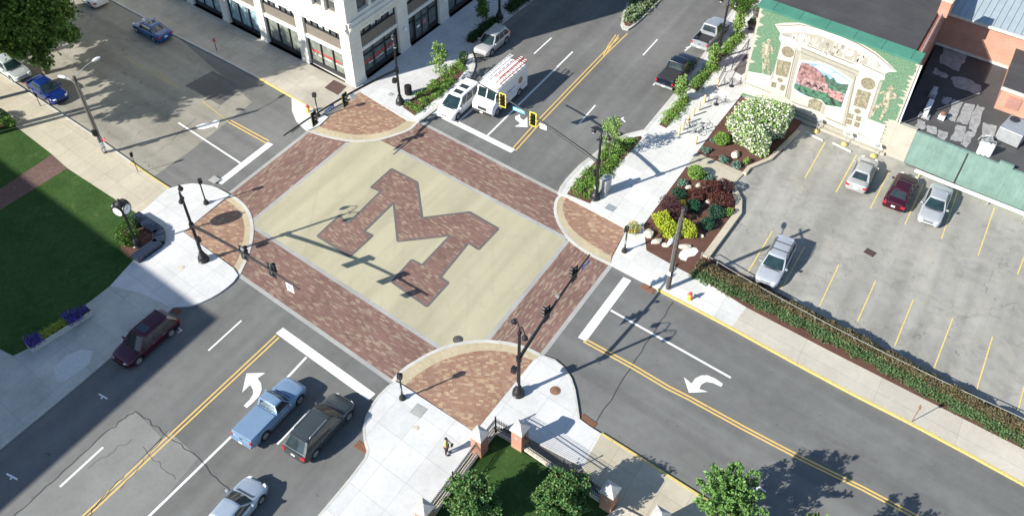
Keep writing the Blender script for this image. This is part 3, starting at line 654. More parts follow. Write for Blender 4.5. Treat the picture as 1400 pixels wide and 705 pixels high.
def shrub(label, loc, r, mat, n=700, size=.13, name='shrub', group=None, cat='shrub', core=None, lump=.14, mats=None, mixp=None, z=.12):
    t = thing(name, label, cat, (*loc, z), group=group)
    rr = r if hasattr(r, '__len__') else (r, r, r*.8)
    p = blob_pts(n, rr, (0, 0, rr[2]*.75), .55, lump, floor=.02)
    mi = None
    if mats: mi = (RNG.uniform(size=len(p)) < mixp).astype(int)
    leaves_mesh('foliage', p, size, mat, t, mats=mats, midx=mi)
    b = MB()
    for k in range(4):
        a = k*1.6+.3; b.tube([(0, 0, 0), (rr[0]*.3*math.cos(a), rr[1]*.3*math.sin(a), rr[2]*.5), (rr[0]*.55*math.cos(a), rr[1]*.55*math.sin(a), rr[2]*1.0)], [.03, .02, .008], 5)
    b.build('stem', m_bark, t); return t
def tree(name, label, loc, H, crown_r, mat, nb=40, per=120, size=.16, trunk=.12, base=.3, up=.8, spread=1.0, cat='tree', group=None, seed=1, cluster=.42, z=.12, squash=1.0, tips=.55):
    """limbs reach out to an uneven crown; leaves grow in clumps along them"""
    rs = np.random.default_rng(seed); t = thing(name, label, cat, (*loc, z), group=group)
    b = MB(); b.tube([(0, 0, -.05), (.03, .02, H*base*.6), (-.02, .04, H*base), (.02, 0, H*.62), (0, 0, H*.86)], [trunk*1.25, trunk, trunk*.85, trunk*.5, trunk*.15], 8)
    b.build('trunk', m_bark, t); lb = MB(); P_ = []
    for i in range(nb):
        z0 = H*(base+(.80-base)*(i+.5)/nb); fz = (z0/H-base)/(.80-base)
        a = i*2.39996+rs.uniform(-.3, .3); el = up*(.25+.95*fz)+rs.uniform(-.18, .18)
        env = crown_r*(math.sin(math.pi*min(1, .28+.62*fz))**.7)*rs.uniform(.68, 1.12)*squash
        L = env/max(.35, math.cos(el))*spread; L = min(L, (H*1.04-z0)/max(.2, math.sin(el)) if el > .2 else L)
        d = np.array([math.cos(a)*math.cos(el), math.sin(a)*math.cos(el), math.sin(el)])
        o = np.array([0, 0, z0]); e = o+d*L; mid = o+d*L*.5+np.array([0, 0, L*.05])
        lb.tube([o, mid, e], [trunk*.36*(1-.5*fz), trunk*.18, .012], 5)
        m = int(per*(.5+.8*L/crown_r)); s = rs.uniform(.22, 1, m)**.8
        q = o+(d*L)[None]*s[:, None]; q[:, 2] += L*.05*np.sin(s*3.14)
        q += rs.normal(size=(m, 3))*(cluster*(1.25-s*tips))[:, None]*.55
        k = 3                                      # clumps around side twigs
        for _ in range(k):
            sc = rs.uniform(.4, .95); c = o+d*L*sc+rs.normal(size=3)*cluster*.8; mm = m//4
            q = np.vstack([q, c+rs.normal(size=(mm, 3))*cluster*.30])
        P_.append(q)
    lb.build('limbs', m_bark, t); leaves_mesh('crown', np.vstack(P_), size, mat, t)
    return t
def stuff(name, label, cat, pts, size, mat, **k):
    return tag(leaves_mesh(name, pts, size, mat, **k), label, cat, kind='stuff')
def clumpy(poly, n, h, z0=.14, ncl=None, cr_=.3):
    c = scatter(poly, ncl or max(8, n//90)); k = RNG.integers(0, len(c), n)
    hh = RNG.uniform(.55, 1.0, len(c))[k]*h
    p = RNG.normal(size=(n, 3))*[cr_, cr_, .33]; r = np.linalg.norm(p[:, :2], axis=1)/cr_
    z = z0+hh*np.clip(1-.22*r**2, .05, 1)*RNG.uniform(.35, 1, n)
    return np.c_[c[k]+p[:, :2], z]
def gc(label, pts, n, h, mat, size=.13, cr_=.28, ncl=None, **k):
    w = [P(*p, .14) for p in pts]; cx = np.mean(w, axis=0); w = [tuple(cx+(np.array(p)-cx)*.92) for p in w]
    return stuff('ground_cover', label, 'ground cover', clumpy(w, n, h, cr_=cr_, ncl=ncl or max(10, n//70)), size, mat, **k)
gc('bright green leafy ground cover in the bed beside the minivan', bedT, 4600, .42, None, mats=[G_LIGHT, G_MID2], cr_=.22, midx=RNG.integers(0, 2, 4600))
gc('dark green low plants in the bed beside the silver car', bedT2, 5000, .5, G_DARK)
gc('dark green low plants in the bed at the top edge of the street', bedT3, 3500, .5, G_DARK)
gc('lush light green ground cover round the right signal pole', bedP, 6200, .45, None, mats=[G_LIGHT, G_MID2], cr_=.24, midx=RNG.integers(0, 2, 6200))
gc('green plants in the bed behind the black pickup', bedQ1, 1700, .6, G_LIGHT, cr_=.28)
gc('green plants in the bed beside the black pickup', bedQ2, 2500, .55, None, mats=[G_LIGHT, G_MID2], midx=RNG.integers(0, 2, 2500))
gc('green plants in the bed beside the silver pickup', bedQ3, 2300, .55, None, mats=[G_LIGHT, G_MID2], midx=RNG.integers(0, 2, 2300))
gc('dark green plants in the topmost bed beside the mural', bedQ4, 5000, .7, G_MID)
stuff('ornamental_grass', 'grey green ornamental grass filling the median island', 'ornamental grass', clumpy([tuple(cxm+(np.array(p)-cxm)*.70) for p in iw], 8000, .6, ncl=200, cr_=.2), .2, G_SILV)
gc('low green plants in the bed at the left edge', [(-40, 130), (-5, 152), (14, 172), (-8, 174), (-60, 170)], 3500, .6, G_MID)
# shrubs of the corner bed
def sh(px, py, r, mat, label, n=700, size=.13, **k):
    return shrub(label, P(px, py, .4), r, mat, n, size, **k)
sh(951, 238, (.72, .72, .62), G_LIGHT, 'round light green shrub at the top of the corner flower bed', 1800, .12, lump=.04)
sh(987, 192, (.70, .70, .60), G_LIGHT, 'round light green shrub left of the white flowering shrub', 1800, .12, lump=.04)
sh(928, 266, (.6, .6, .45), G_DBL, 'small dark green shrub, leftmost of the three in the bed', 900)
sh(949, 283, (.62, .62, .5), G_DBL, 'dark green shrub in the middle of the corner bed behind the purple one', 900)
sh(979, 290, (.68, .68, .5), G_DBL, 'dark green shrub at the right of the corner bed', 1000)
sh(968, 306, (.62, .62, .45), G_DBL, 'dark green shrub at the lower right of the corner bed', 900)
sh(917, 287, (.85, .75, .9), G_PURP, 'dark purple shrub behind the lime shrubs', 1500, .12)
sh(928, 297, (.65, .65, .8), G_PURP, 'purple shrub touching the utility pole top', 1000, .12)
sh(952, 268, (.85, .7, .5), G_MAR, 'low maroon shrub on the left of the maroon group', 1100, .12)
sh(972, 262, (.95, .85, .75), G_MAR, 'largest maroon shrub of the corner bed', 1500, .12)
sh(990, 258, (.8, .7, .7), G_PURP, 'dark maroon shrub at the right end of the group', 1200, .12)
sh(985, 275, (.95, .8, .6), G_MAR, 'maroon shrub low behind the dark green ones', 1400, .12)
sh(905, 303, (.78, .72, .65), G_LIME, 'lime yellow shrub, leftmost of the lime three', 1600, .13)
sh(917, 318, (.85, .8, .6), G_LIME, 'lime yellow shrub in front, under the street lamp arm', 1700, .13)
sh(940, 317, (.80, .78, .7), G_LIME, 'lime yellow shrub right of the utility pole', 1600, .13)
sh(932, 281, (.4, .3, .5), F_YEL, 'small yellow shrub behind the purple ones', 350, .12)
sh(997, 290, (.36, .36, .4), G_LIGHT, 'little light green plant at the right bed edge', 300, .12)
sh(933, 248, (.42, .42, .22), G_BLUE, 'blue green rosette plant near the round shrub', 380, .15)
sh(968, 241, (.42, .42, .22), G_BLUE, 'blue green rosette plant right of the round shrub', 380, .15)
sh(989, 251, (.38, .38, .2), G_BLUE, 'blue green rosette plant by the footpath', 300, .15)
sh(966, 204, (.38, .38, .2), G_BLUE, 'blue green rosette plant at the left of the upper bed', 340, .15)
sh(990, 217, (.42, .42, .22), G_BLUE, 'blue green rosette plant in the middle of the upper bed', 380, .15)
sh(1007, 224, (.45, .45, .24), G_BLUE, 'blue green rosette plant below the white shrub', 420, .15)
sh(1021, 220, (.25, .25, .35), G_LIGHT, 'small upright green plant below the white shrub', 180, .12)
sh(975, 190, (.28, .28, .2), G_BLUE, 'tiny blue green plant left of the round shrub', 150, .12)
t = sh(1042, 176, (2.35, 2.2, 2.05), None, 'large shrub covered in white blossom beside the mural', 12500, .21, name='flowering_shrub', mats=[G_LIGHT, F_WHITE], mixp=.47, lump=.24)
t = sh(1031, 198, (1.6, 1.3, 1.4), None, 'lower white blossoming shrub at the corner of the upper bed', 5200, .18, name='flowering_shrub', mats=[G_LIGHT, F_WHITE], mixp=.47, lump=.24)
t = sh(1018, 176, (1.6, 1.5, 1.5), None, 'white blossoming shrub at the left of the big one', 4600, .18, name='flowering_shrub', mats=[G_LIGHT, F_WHITE], mixp=.47, lump=.24)
sh(866, 313, (.5, .5, .55), None, 'flower clump of yellow and orange blooms behind the pedestrian signal', 520, .13, name='flower_clump', mats=[G_LIGHT, F_ORG], mixp=.5)
sh(172, 326, (.95, .85, .85), G_MID, 'bright green rounded bush beside the clock planter', 3000, .12)
sh(168, 305, (.7, .7, .75), G_MID, 'smaller green bush behind the clock post', 1500, .12) if 0 else None
sh(180, 306, (.55, .5, .5), G_DARK, 'dark green bush at the foot of the clock', 900, .12)
sh(-2, 160, (1.0, .8, .6), G_DARK, 'dark green shrub at the left edge of the sidewalk', 1400)
sh(12, 167, (.7, .6, .4), G_LIGHT, 'light green shrub at the left edge of the sidewalk', 900)
sh(634, 83, (.45, .5, .75), G_DARK, 'dark conical shrub at the tip of the bed near the silver car', 800)
# rocks
def rock(px, py, r, label, mat=None, sq=(1, .7, .45)):
    b = MB(); rs = random.Random(px*7+py)
    b.sphere((0, 0, r*sq[2]*.5), (r*sq[0], r*sq[1], r*sq[2]), 9, 6)
    b.v = [(x*(1+rs.uniform(-.16, .16)), y*(1+rs.uniform(-.16, .16)), max(0, z*(1+rs.uniform(-.2, .2)))) for x, y, z in b.v]
    o = b.build('rock', mat or m_stone, smooth=30); x, y = P(px, py, .2); o.location = (x, y, .13); o.rotation_euler = (0, 0, rs.uniform(0, 3))
    return tag(o, label, 'rock')
rock(887, 320, .55, 'pale boulder at the left tip of the corner bed'); rock(898, 330, .5, 'flat pale boulder below the lime shrubs', sq=(1, .55, .4))
rock(910, 335, .33, 'small pale rock between the boulders and the pole'); rock(936, 337, .45, 'flat grey rock right of the pole', sq=(1.3, .6, .3))
rock(955, 254, .35, 'tan rock in the middle row of the bed'); rock(942, 256, .33, 'white rock near the small dark shrub'); rock(963, 256, .25, 'small tan rock at the right of the row')
rock(969, 276, .38, 'white rock among the maroon shrubs'); rock(1005, 212, .5, 'pale stone below the white shrub', sq=(.7, 1, .5)); rock(1017, 145, .4, 'tan boulder at the top of the upper bed', sq=(.8, .8, .9))
rock(960, 322, .22, 'little grey rock right of the lime shrubs')
structure('gravel_patch', 'white gravel patch in front of the lime shrubs', 'gravel patch', sheet('gravel_patch', cr(870, 260, 4.7, [(280, 400), (300, 380), (345, 365), (385, 370), (400, 392), (375, 420), (330, 430), (318, 455), (285, 445), (270, 425)]), .150, plain('white_gravel', (.66, .64, .60), .9, 0, .2, 14)))
# hedge
hl = smoothline([P(*p, .6) for p in [(953, 362), (1010, 388), (1090, 426), (1180, 471), (1280, 525), (1400, 588), (1500, 640)]], 8)
hd = thing('hedge', 'long brown topped hedge between the sidewalk and the parking lot', 'hedge', (*hl[0], 0))
hv = [Vector(p) for p in hl]; seg = np.cumsum([0]+[(hv[i+1]-hv[i]).length for i in range(len(hv)-1)])
def along(s):
    i = np.clip(np.searchsorted(seg, s)-1, 0, len(hv)-2); A = np.array([tuple(v) for v in hv]); f = (s-seg[i])/(seg[i+1]-seg[i])
    T = A[i+1]-A[i]; T = T/np.linalg.norm(T, axis=1, keepdims=True); return A[i]+(A[i+1]-A[i])*f[:, None], np.c_[-T[:, 1], T[:, 0]]
n_ = 44000; s_ = RNG.uniform(0, seg[-1], n_); ct, nn_ = along(s_)
hh = .98+.10*np.sin(s_*1.7)+.08*np.sin(s_*4.3+1); ww = .70+.10*np.sin(s_*2.6)+.06*np.sin(s_*6.1)
th = RNG.uniform(-.35, math.pi+.35, n_); rr = RNG.uniform(.75, 1.04, n_)
off = np.cos(th)*ww*rr; z_ = .25+np.clip(np.sin(th), -.2, 1)**1*(hh-.2)*rr
pp = np.c_[ct+nn_*off[:, None], z_]-np.array([*hl[0], 0])
low = (off < -.42+RNG.normal(size=n_)*.18) & (z_ < .80)
leaves_mesh('brown_foliage', pp[~low], .13, G_BROWN, hd)
leaves_mesh('green_foliage', np.vstack([pp[low], pp[low]+RNG.normal(size=(low.sum(), 3))*.12+np.array([-.05, -.22, -.15])]), .13, leafmat('hedge_green', [(.06, .115, .045), (.085, .15, .06), (.12, .19, .08)]), hd)
b = MB()
for i in range(60):
    s = np.array([seg[-1]*(i+.5)/60]); c_, q_ = along(s); x, y = c_[0]-np.array(hl[0])
    b.tube([(x, y, .1), (x+random.uniform(-.1, .1), y, .6), (x+random.uniform(-.2, .2), y+random.uniform(-.2, .2), 1.1)], [.035, .025, .01], 5)
b.build('stems', m_bark, hd)
# pipe rail behind the hedge
m_rail = plain('weathered_rail', (.22, .22, .20), .7, 0, .2, 8)
rl = [P(*p, 1.12) for p in [(960, 345), (1010, 375), (1070, 409), (1168, 461), (1290, 521), (1400, 572), (1500, 620)]]
rl = smoothline(rl, 4); t = thing('pipe_rail', 'grey pipe rail on posts behind the hedge', 'rail', (*rl[0], 0))
b = MB(); b.tube([(x-rl[0][0], y-rl[0][1], 1.12) for x, y in rl], .03, 6); b.build('rail', m_rail, t)
for x, y in rl[::2]:
    b = MB(); b.tube([(x-rl[0][0], y-rl[0][1], 0), (x-rl[0][0], y-rl[0][1], 1.10)], .035, 6); b.build('post', m_steel, t)
# trees
tx, ty = P(18, -4, 8)
tree('street_tree', 'large dark green tree at the upper left corner over the parked cars', (tx, ty), 11.5, 4.3, leafmat('big_tree_leaves', [(.06, .13, .025), (.10, .19, .035), (.16, .27, .05)]), nb=90, per=330, size=.34, trunk=.28, base=.28, up=.75, seed=3, cluster=.8, tips=.2)
shade = [(-80, 20.5, 15.5, 4.8, 11), (-75.8, 16, 17, 4.2, 12), (-86, 29.0, 12, 4.4, 13), (-90.5, 22, 13, 4.5, 14), (-74.5, 20.5, 18.5, 3.3, 15)]
for i, (x, y, H_, r_, sd_) in enumerate(shade):
    tree('street_tree', ['tall tree beyond the left edge shading the middle of the street', 'tall tree beyond the left edge shading the road near the far kerb', 'tall tree behind the parked silver car', 'tree at the far end of the left sidewalk', 'tree on the lawn beyond the left edge'][i],
         (x, y), H_, r_, G_MID, nb=44, per=125, size=.44, trunk=.25, base=.52 if H_ > 15 else .3, seed=sd_, cluster=.62, tips=.3)
tree('maple_tree', 'young leafy maple by the street at the bottom edge', P(985, 715, .6), 4.9, 2.0, leafmat('maple_leaves', [(.09, .19, .045), (.13, .26, .07), (.19, .33, .10)]), nb=46, per=130, size=.17, trunk=.09, base=.28, up=1.05, seed=21, cluster=.22, tips=.55)
tree('maple_tree', 'young maple beyond the bottom edge, next along the street', P(1110, 790, .6), 4.8, 1.9, G_MID, nb=36, per=90, size=.19, trunk=.09, base=.3, up=1.0, seed=22, cluster=.22, tips=.55)
LF = leafmat('tipped_leaves', [(.045, .125, .035), (.06, .155, .045), (.09, .20, .055), (.24, .28, .10)])
tree('small_tree', 'bushy small tree with yellowish leaf tips inside the fence, left one', P(645, 693, 1.4), 3.4, 1.55, LF, nb=44, per=170, size=.15, trunk=.09, base=.12, up=.95, seed=31, cluster=.32, tips=.6)
tree('small_tree', 'bushy small tree with yellowish leaf tips near the fence, right one', P(767, 690, 1.4), 3.5, 1.65, LF, nb=46, per=175, size=.15, trunk=.09, base=.12, up=.95, seed=32, cluster=.32, tips=.6)
YL = leafmat('young_tree_leaves', [(.16, .28, .07), (.22, .35, .10), (.30, .42, .14)])
tree('young_tree', 'thin young tree with pale leaves in the bed beside the minivan', P(603, 116, .14), 4.2, .95, YL, nb=26, per=26, size=.17, trunk=.05, base=.3, up=1.1, seed=41, cluster=.22)
tree('young_tree', 'small dark young tree in the shade beside the silver car', P(660, 36, .14), 2.9, .65, G_MID, nb=22, per=40, size=.15, trunk=.04, base=.4, up=1.1, seed=42, cluster=.2)
tree('young_tree', 'sparse young tree at the right signal pole', P(833, 214, .14), 3.9, .95, YL, nb=26, per=22, size=.16, trunk=.045, base=.3, up=1.1, seed=43, cluster=.22)
tree('young_tree', 'light green young tree behind the black pickup', P(929, 137, .14), 2.3, .58, YL, nb=24, per=45, size=.16, trunk=.04, base=.25, up=1.1, seed=44, cluster=.22)
tree('young_tree', 'light green young tree between the two parked pickups', P(973, 92, .14), 2.3, .55, YL, nb=22, per=40, size=.16, trunk=.04, base=.25, up=1.1, seed=45, cluster=.22)
tree('young_tree', 'light green young tree beside the silver pickup', P(1007, 47, .14), 2.2, .5, YL, nb=22, per=40, size=.16, trunk=.04, base=.25, up=1.1, seed=46, cluster=.22)
# ------------------------------------------------------------------ white building
WX0, WY0 = P(484, 120.5); WX0 = -54.15; WY0 = 45.55
WB = thing('white_building', 'tall white terracotta corner building with shop windows', 'building', (WX0, WY0, 0))
HB = 31.0; LLn = 62.0; LRn = 46.0; TR_ = R(5.2)   # left facade runs along -X, right facade leans back by TR_
dR = Vector((-math.sin(TR_), math.cos(TR_), 0)); nR = Vector((math.cos(TR_), math.sin(TR_), 0))
def frL(s, o, z): return (-s, -o, z)                # s along, o outwards
def frR(s, o, z): return tuple(dR*s+nR*o+Vector((0, 0, z)))
def fbox(b, fr, s0, s1, o0, o1, z0, z1, m=0):
    vs = [fr(s, o, z) for z in (z0, z1) for s, o in ((s0, o0), (s1, o0), (s1, o1), (s0, o1))]
    f = [(3, 2, 1, 0), (4, 5, 6, 7), (0, 1, 5, 4), (1, 2, 6, 5), (2, 3, 7, 6), (3, 0, 4, 7)]
    if fr is frL: f = [q for q in f]
    else: f = [q[::-1] for q in f]
    b.add(vs, f, m)
# solid core set back behind both facades
b = MB(); c0 = Vector((-.62, .62, 0)); b.prism([(-.62, .62), tuple((dR*LRn+Vector((-.62, .3, 0))).xy), (-LLn, LRn), (-LLn, .62)], 0, HB-.4); b.build('wall', m_spandrel, WB)
core = MB(); core.prism([(-.3, .3), tuple((dR*(LRn+.2)+Vector((-.3, 0, 0))).xy), (-LLn, LRn+.2), (-LLn, .3)], HB-.4, HB+.6); core.build('roof', m_roofmem, WB)
def facade(fr, L, piers, kind):
    pb = MB()
    for s0, s1 in piers: fbox(pb, fr, s0, s1, -.62, 0, 0, 5.35); fbox(pb, fr, s0-.04, s1+.04, -.5, .07, 0, .35)
    fbox(pb, fr, piers[0][0], L, -.62, .05, 5.35, 5.62); fbox(pb, fr, piers[0][0], L, -.62, .10, 5.62, 5.86); fbox(pb, fr, piers[0][0], L, -.62, .22, 5.86, 6.12); fbox(pb, fr, piers[0][0], L, -.62, .36, 6.12, 6.32)
    fbox(pb, fr, piers[0][0], L, -.62, .20, 6.32, 6.75)
    for k in range(int(L/.55)): fbox(pb, fr, .25+k*.55, .45+k*.55, .10, .20, 5.66, 5.84)
    # upper storeys
    z = 6.75; fl = 0
    while z < HB-1:
        z1 = min(z+3.9, HB)
        fbox(pb, fr, piers[0][0], L, -.62, -.02, z, z+.35); fbox(pb, fr, piers[0][0], L, -.62, -.02, z+2.55, z1)
        for i in range(len(piers)):
            a = piers[i][0]; c = piers[i][1]; fbox(pb, fr, a, c, -.62, 0.02, z+.35, z+2.55)
            if i+1 < len(piers):
                d = piers[i+1][0]-c
                for j in range(1, 3): fbox(pb, fr, c+d*j/3-.17, c+d*j/3+.17, -.62, -.03, z+.35, z+2.55)
        z += 3.9; fl += 1
    fbox(pb, fr, piers[0][0], L, -.62, .7, HB-.5, HB+.7)
    return pb
piersL = [(0, 1.25)]+[(6.30+i*5.98, 7.35+i*5.98) for i in range(9)]
piersR = [(0.0, 1.55), (6.9, 8.45), (13.5, 15.0), (20.2, 21.7), (27, 28.5), (33.7, 35.2), (40.4, 41.9)]
facade(frL, LLn, piersL, 0).build('left_facade', m_white_terra, WB)
facade(frR, LRn, piersR, 1).build('right_facade', m_white_terra, WB)
# shop windows, transom bands
def bay(fr, s0, s1, i, side):
    d = s1-s0
    b = MB(); fbox(b, fr, s0, s1, -.45, -.10, 3.05, 3.42); b.build('white_band', m_white_terra, WB)
    b = MB(); fbox(b, fr, s0, s1, -.5, -.25, 3.42, 4.42); b.build('spandrel', m_spandrel, WB)
    w_ = MB(); fbox(w_, fr, s0, s1, -.5, -.28, .12, .55); fbox(w_, fr, s0, s1, -.5, -.28, 2.92, 3.05)
    for k in range(4): x = s0+.05+(d-.1)*k/3; fbox(w_, fr, x-.05, x+.05, -.5, -.26, .55, 2.92)
    if side: fbox(w_, fr, s0, s1, -.5, -.27, 2.25, 2.36)
    fo = w_.build('shop_window', m_dframe, WB)
    g = MB(); fbox(g, fr, s0, s1, -.55, -.40, .5, 3.0); g.build('pane', m_shopglass2 if (side == 0 and i in (2, 3, 5)) else (m_shopglass3 if side == 0 else m_shopglass), fo)
    w_ = MB(); nw = 6; fbox(w_, fr, s0, s1, -.5, -.27, 4.42, 4.52); fbox(w_, fr, s0, s1, -.5, -.27, 5.28, 5.36)
    for k in range(nw+1): x = s0+.04+(d-.08)*k/nw; fbox(w_, fr, x-.04, x+.04, -.5, -.27, 4.52, 5.28)
    fo = w_.build('transom_window', m_dframe, WB)
    g = MB(); fbox(g, fr, s0, s1, -.56, -.42, 4.5, 5.3); g.build('pane', m_upglass, fo)
    bl_ = MB(); rs = random.Random(i*3+side)
    for k in range(nw):
        if rs.random() < .6: x = s0+.04+(d-.08)*k/nw; fbox(bl_, fr, x+.1, x+d/nw-.1, -.42, -.405, 4.55+rs.uniform(0, .4), 5.25)
    bl_.build('blind', m_blind, fo)
    b = MB(); fbox(b, fr, s0, s1, -.4, .1, 0, .12); b.build('sill', m_white_terra, WB)
    z = 6.75
    while z < HB-1:
        for j in range(3):
            a, c = s0+d*j/3+.17*(j > 0), s0+d*(j+1)/3-.17*(j < 2)
            f_ = MB(); fbox(f_, fr, a, c, -.5, -.30, z+.35, z+.45); fbox(f_, fr, a, c, -.5, -.32, z+1.42, z+1.50); fbox(f_, fr, a, c, -.5, -.30, z+2.45, z+2.55); fbox(f_, fr, a, a+.07, -.5, -.30, z+.45, z+2.45); fbox(f_, fr, c-.07, c, -.5, -.30, z+.45, z+2.45)
            if z < 7 and i < 5 or False:
                fo = f_.build('window', plain('sash', (.30, .27, .23), .6) if not bpy.data.materials.get('sash') else bpy.data.materials['sash'], WB)
                g = MB(); fbox(g, fr, a, c, -.55, -.42, z+.4, z+2.5); g.build('pane', m_upglass, fo)
            else: fbox(UP, fr, a, c, -.55, -.42, z+.4, z+2.5)
        z += 3.9
UP = MB()
for i in range(8): bay(frL, piersL[i][1], piersL[i+1][0], i, 0)
for i in range(6):
    bay(frR, piersR[i][1], piersR[i+1][0], i, 1)
tag(UP.build('upper_window_glass', m_upglass, WB), None, None, kind='stuff')
# red lettering on the corner shop windows (too small to read in the photograph: letter-like strokes)
def lettering(fr, s0, s1, z0, h, wcol, seed, name='window_lettering', o=-.385):
    rs = random.Random(seed); b = MB(); x = s0
    while x < s1:
        w2 = rs.uniform(.16, .26)
        if rs.random() < .9:
            hh2 = h*rs.uniform(.75, 1.0)
            fbox(b, fr, x, x+.06, o, o+.006, z0, z0+hh2)
            if rs.random() < .7: fbox(b, fr, x+w2-.07, x+w2-.01, o, o+.006, z0, z0+hh2*.9)
            for zz in rs.sample([0, .42, .85], 2): fbox(b, fr, x+.06, x+w2-.03, o, o+.006, z0+hh2*zz*.95, z0+hh2*zz*.95+.06)
        x += w2+.05
    b.build(name, wcol, WB)
lettering(frL, 1.5, 5.9, 1.5, .30, m_redletter, 4); lettering(frL, 1.5, 5.6, 1.25, .12, m_whiteplastic, 5)
lettering(frR, 1.9, 6.6, 1.4, .30, m_redletter, 6); lettering(frR, 2.6, 6.2, 1.12, .12, m_whiteplastic, 7)
# shop doors on the right facade, wall lamps
d_ = MB(); s0 = 9.6
fbox(d_, frR, s0, s0+2.3, -.28, -.20, 0.1, .25)
for x in (s0, s0+1.1, s0+2.2): fbox(d_, frR, x, x+.1, -.28, -.18, .12, 2.9)
fbox(d_, frR, s0, s0+2.3, -.28, -.18, 2.1, 2.2)
fo = d_.build('shop_door', m_dframe, WB); g = MB(); fbox(g, frR, s0+.1, s0+2.2, -.30, -.25, .2, 2.85); g.build('pane', m_shopglass, fo)
g = MB(); fbox(g, frR, s0+.35, s0+.85, -.235, -.23, 1.3, 1.55); g.build('notice', m_whiteplastic, fo)
g = MB(); fbox(g, frR, s0+1.35, s0+1.9, -.235, -.23, 1.25, 1.75); g.build('poster', plain('pink_poster', (.45, .16, .2), .6), fo)
for s in (7.6, 14.2, 20.9):
    b = MB(); b.sphere(frR(s, .28, 2.55), .19, 12, 8); b.tube([frR(s, 0, 2.75), frR(s, .28, 2.75)], .03, 6); b.build('wall_lamp', m_lampglass, WB, smooth=50)
g = MB(); x, y = P(457, 119); 
o = slab('sidewalk_grating', cr(370, 0, 5.42, [(398, 650), (468, 592), (562, 640), (500, 705)]), Zk, Zk+.02, plain('brown_grating', (.085, .05, .045), .85, 0, .4, 10)); tag(o, 'dark brown metal cellar grating at the corner of the white building', 'grating')
# ------------------------------------------------------------------ building casting shade from the lower left, beyond the frame
ob = thing('brick_building', 'brown brick building beyond the lower left edge that shades the lawn', 'building', (-55.9, -13.2, 0))
b = MB(); b.prism([(0, 0), (-45, 0), (-45, -40), (4.3, -40)], 0, 20.2); b.build('wall', m_brick, ob)
b = MB(); b.prism([(.3, .3), (-45.3, .3), (-45.3, -40.3), (4.7, -40.3)], 20.2, 20.6); b.build('roof', m_roofmem, ob)
for i in range(10):
    for k in range(5):
        b = MB(); b.box((-2.5-i*4.3, .02, 2.2+k*3.7), (1.7, .08, 1.9)); f_ = b.build('window', m_whiteplastic, ob)
        g = MB(); g.box((-2.5-i*4.3, .05, 2.2+k*3.7), (1.5, .06, 1.7)); g.build('pane', m_upglass, f_)
# ------------------------------------------------------------------ mural building
MY = 67.2
MBd = thing('mural_building', 'flat roofed building whose lot side wall is one big painted mural', 'building', (-25.15, MY, 0))
def L_(x, y): return (x+25.15, y-MY)
m_wallcream = plain('cream_wall', (.36, .34, .285), .85, 0, .12, .8)
foot = [L_(-25.15, MY+.02), L_(-11.42, MY+.02), L_(-13.3, 84.4), L_(-26.9, 84.4)]
b = MB(); b.prism(foot, 0, 9.25); b.build('wall', m_brick, MBd)
b = MB(); b.prism([L_(-25.2, MY), L_(-11.15, MY), L_(-11.15, MY+.02), L_(-25.2, MY+.02)], 0, 9.3); b.build('painted_wall', m_wallcream, MBd)
b = MB(); b.prism([L_(-25.1, MY+.85), L_(-12.0, MY+.85), L_(-13.6, 84.2), L_(-26.7, 84.2)], 9.25, 9.42); b.build('roof', m_roofmem, MBd)
m_teal = plain('teal_metal', (.055, .185, .135), .5, .1, .12, 1)
b = MB(); b.add([(*L_(-25.4, MY-.16), 9.30), (*L_(-11.2, MY-.16), 9.30), (*L_(-11.2, MY+.9), 9.62), (*L_(-25.4, MY+.9), 9.62), (*L_(-25.4, MY-.16), 9.15), (*L_(-11.2, MY-.16), 9.15), (*L_(-11.2, MY+.9), 9.4), (*L_(-25.4, MY+.9), 9.4)],
        [(0, 1, 2, 3), (4, 7, 6, 5), (0, 4, 5, 1), (1, 5, 6, 2), (2, 6, 7, 3), (3, 7, 4, 0)])
b.build('coping', m_teal, MBd)
sm_ = plain('teal_seam', (.04, .13, .10), .5)
for k in range(6): b = MB(); b.box((*L_(-24+k*2.4, MY+.37), 9.475), (.03, 1.06, .03), tilt=(.29, 'X')); b.build('coping_seam', sm_, MBd)
b = MB(); b.box((*L_(-12.35, 75.9), 9.9), (.85, 1.1, 1.4)); ch_ = b.build('chimney', m_brick2, MBd); b = MB(); b.box((*L_(-12.35, 75.9), 10.65), (.95, 1.2, .12)); b.box((*L_(-12.35, 75.9), 10.72), (.45, .6, .04)); b.build('chimney_cap', m_stone, ch_)
b = MB()
for k in range(14): b.tube([(*L_(-11.5-.109*(k*.62+.6), 67.8+k*.62), 9.45), (*L_(-11.5-.109*(k*.62+1.2), 68.35+k*.62), 9.45)], .05, 5)
b.build('gutter', m_steel, MBd)
b = MB(); b.tube([(*L_(-11.0, MY-.1), 9.1), (*L_(-10.98, MY-.08), 3.45)], .07, 7); b.tube([(*L_(-11.25, MY+.4), 9.0), (*L_(-11.2, MY+.3), 6.5), (*L_(-11.2, MY+.3), 3.3)], .05, 6); b.build('downspout', m_whiteplastic, MBd)
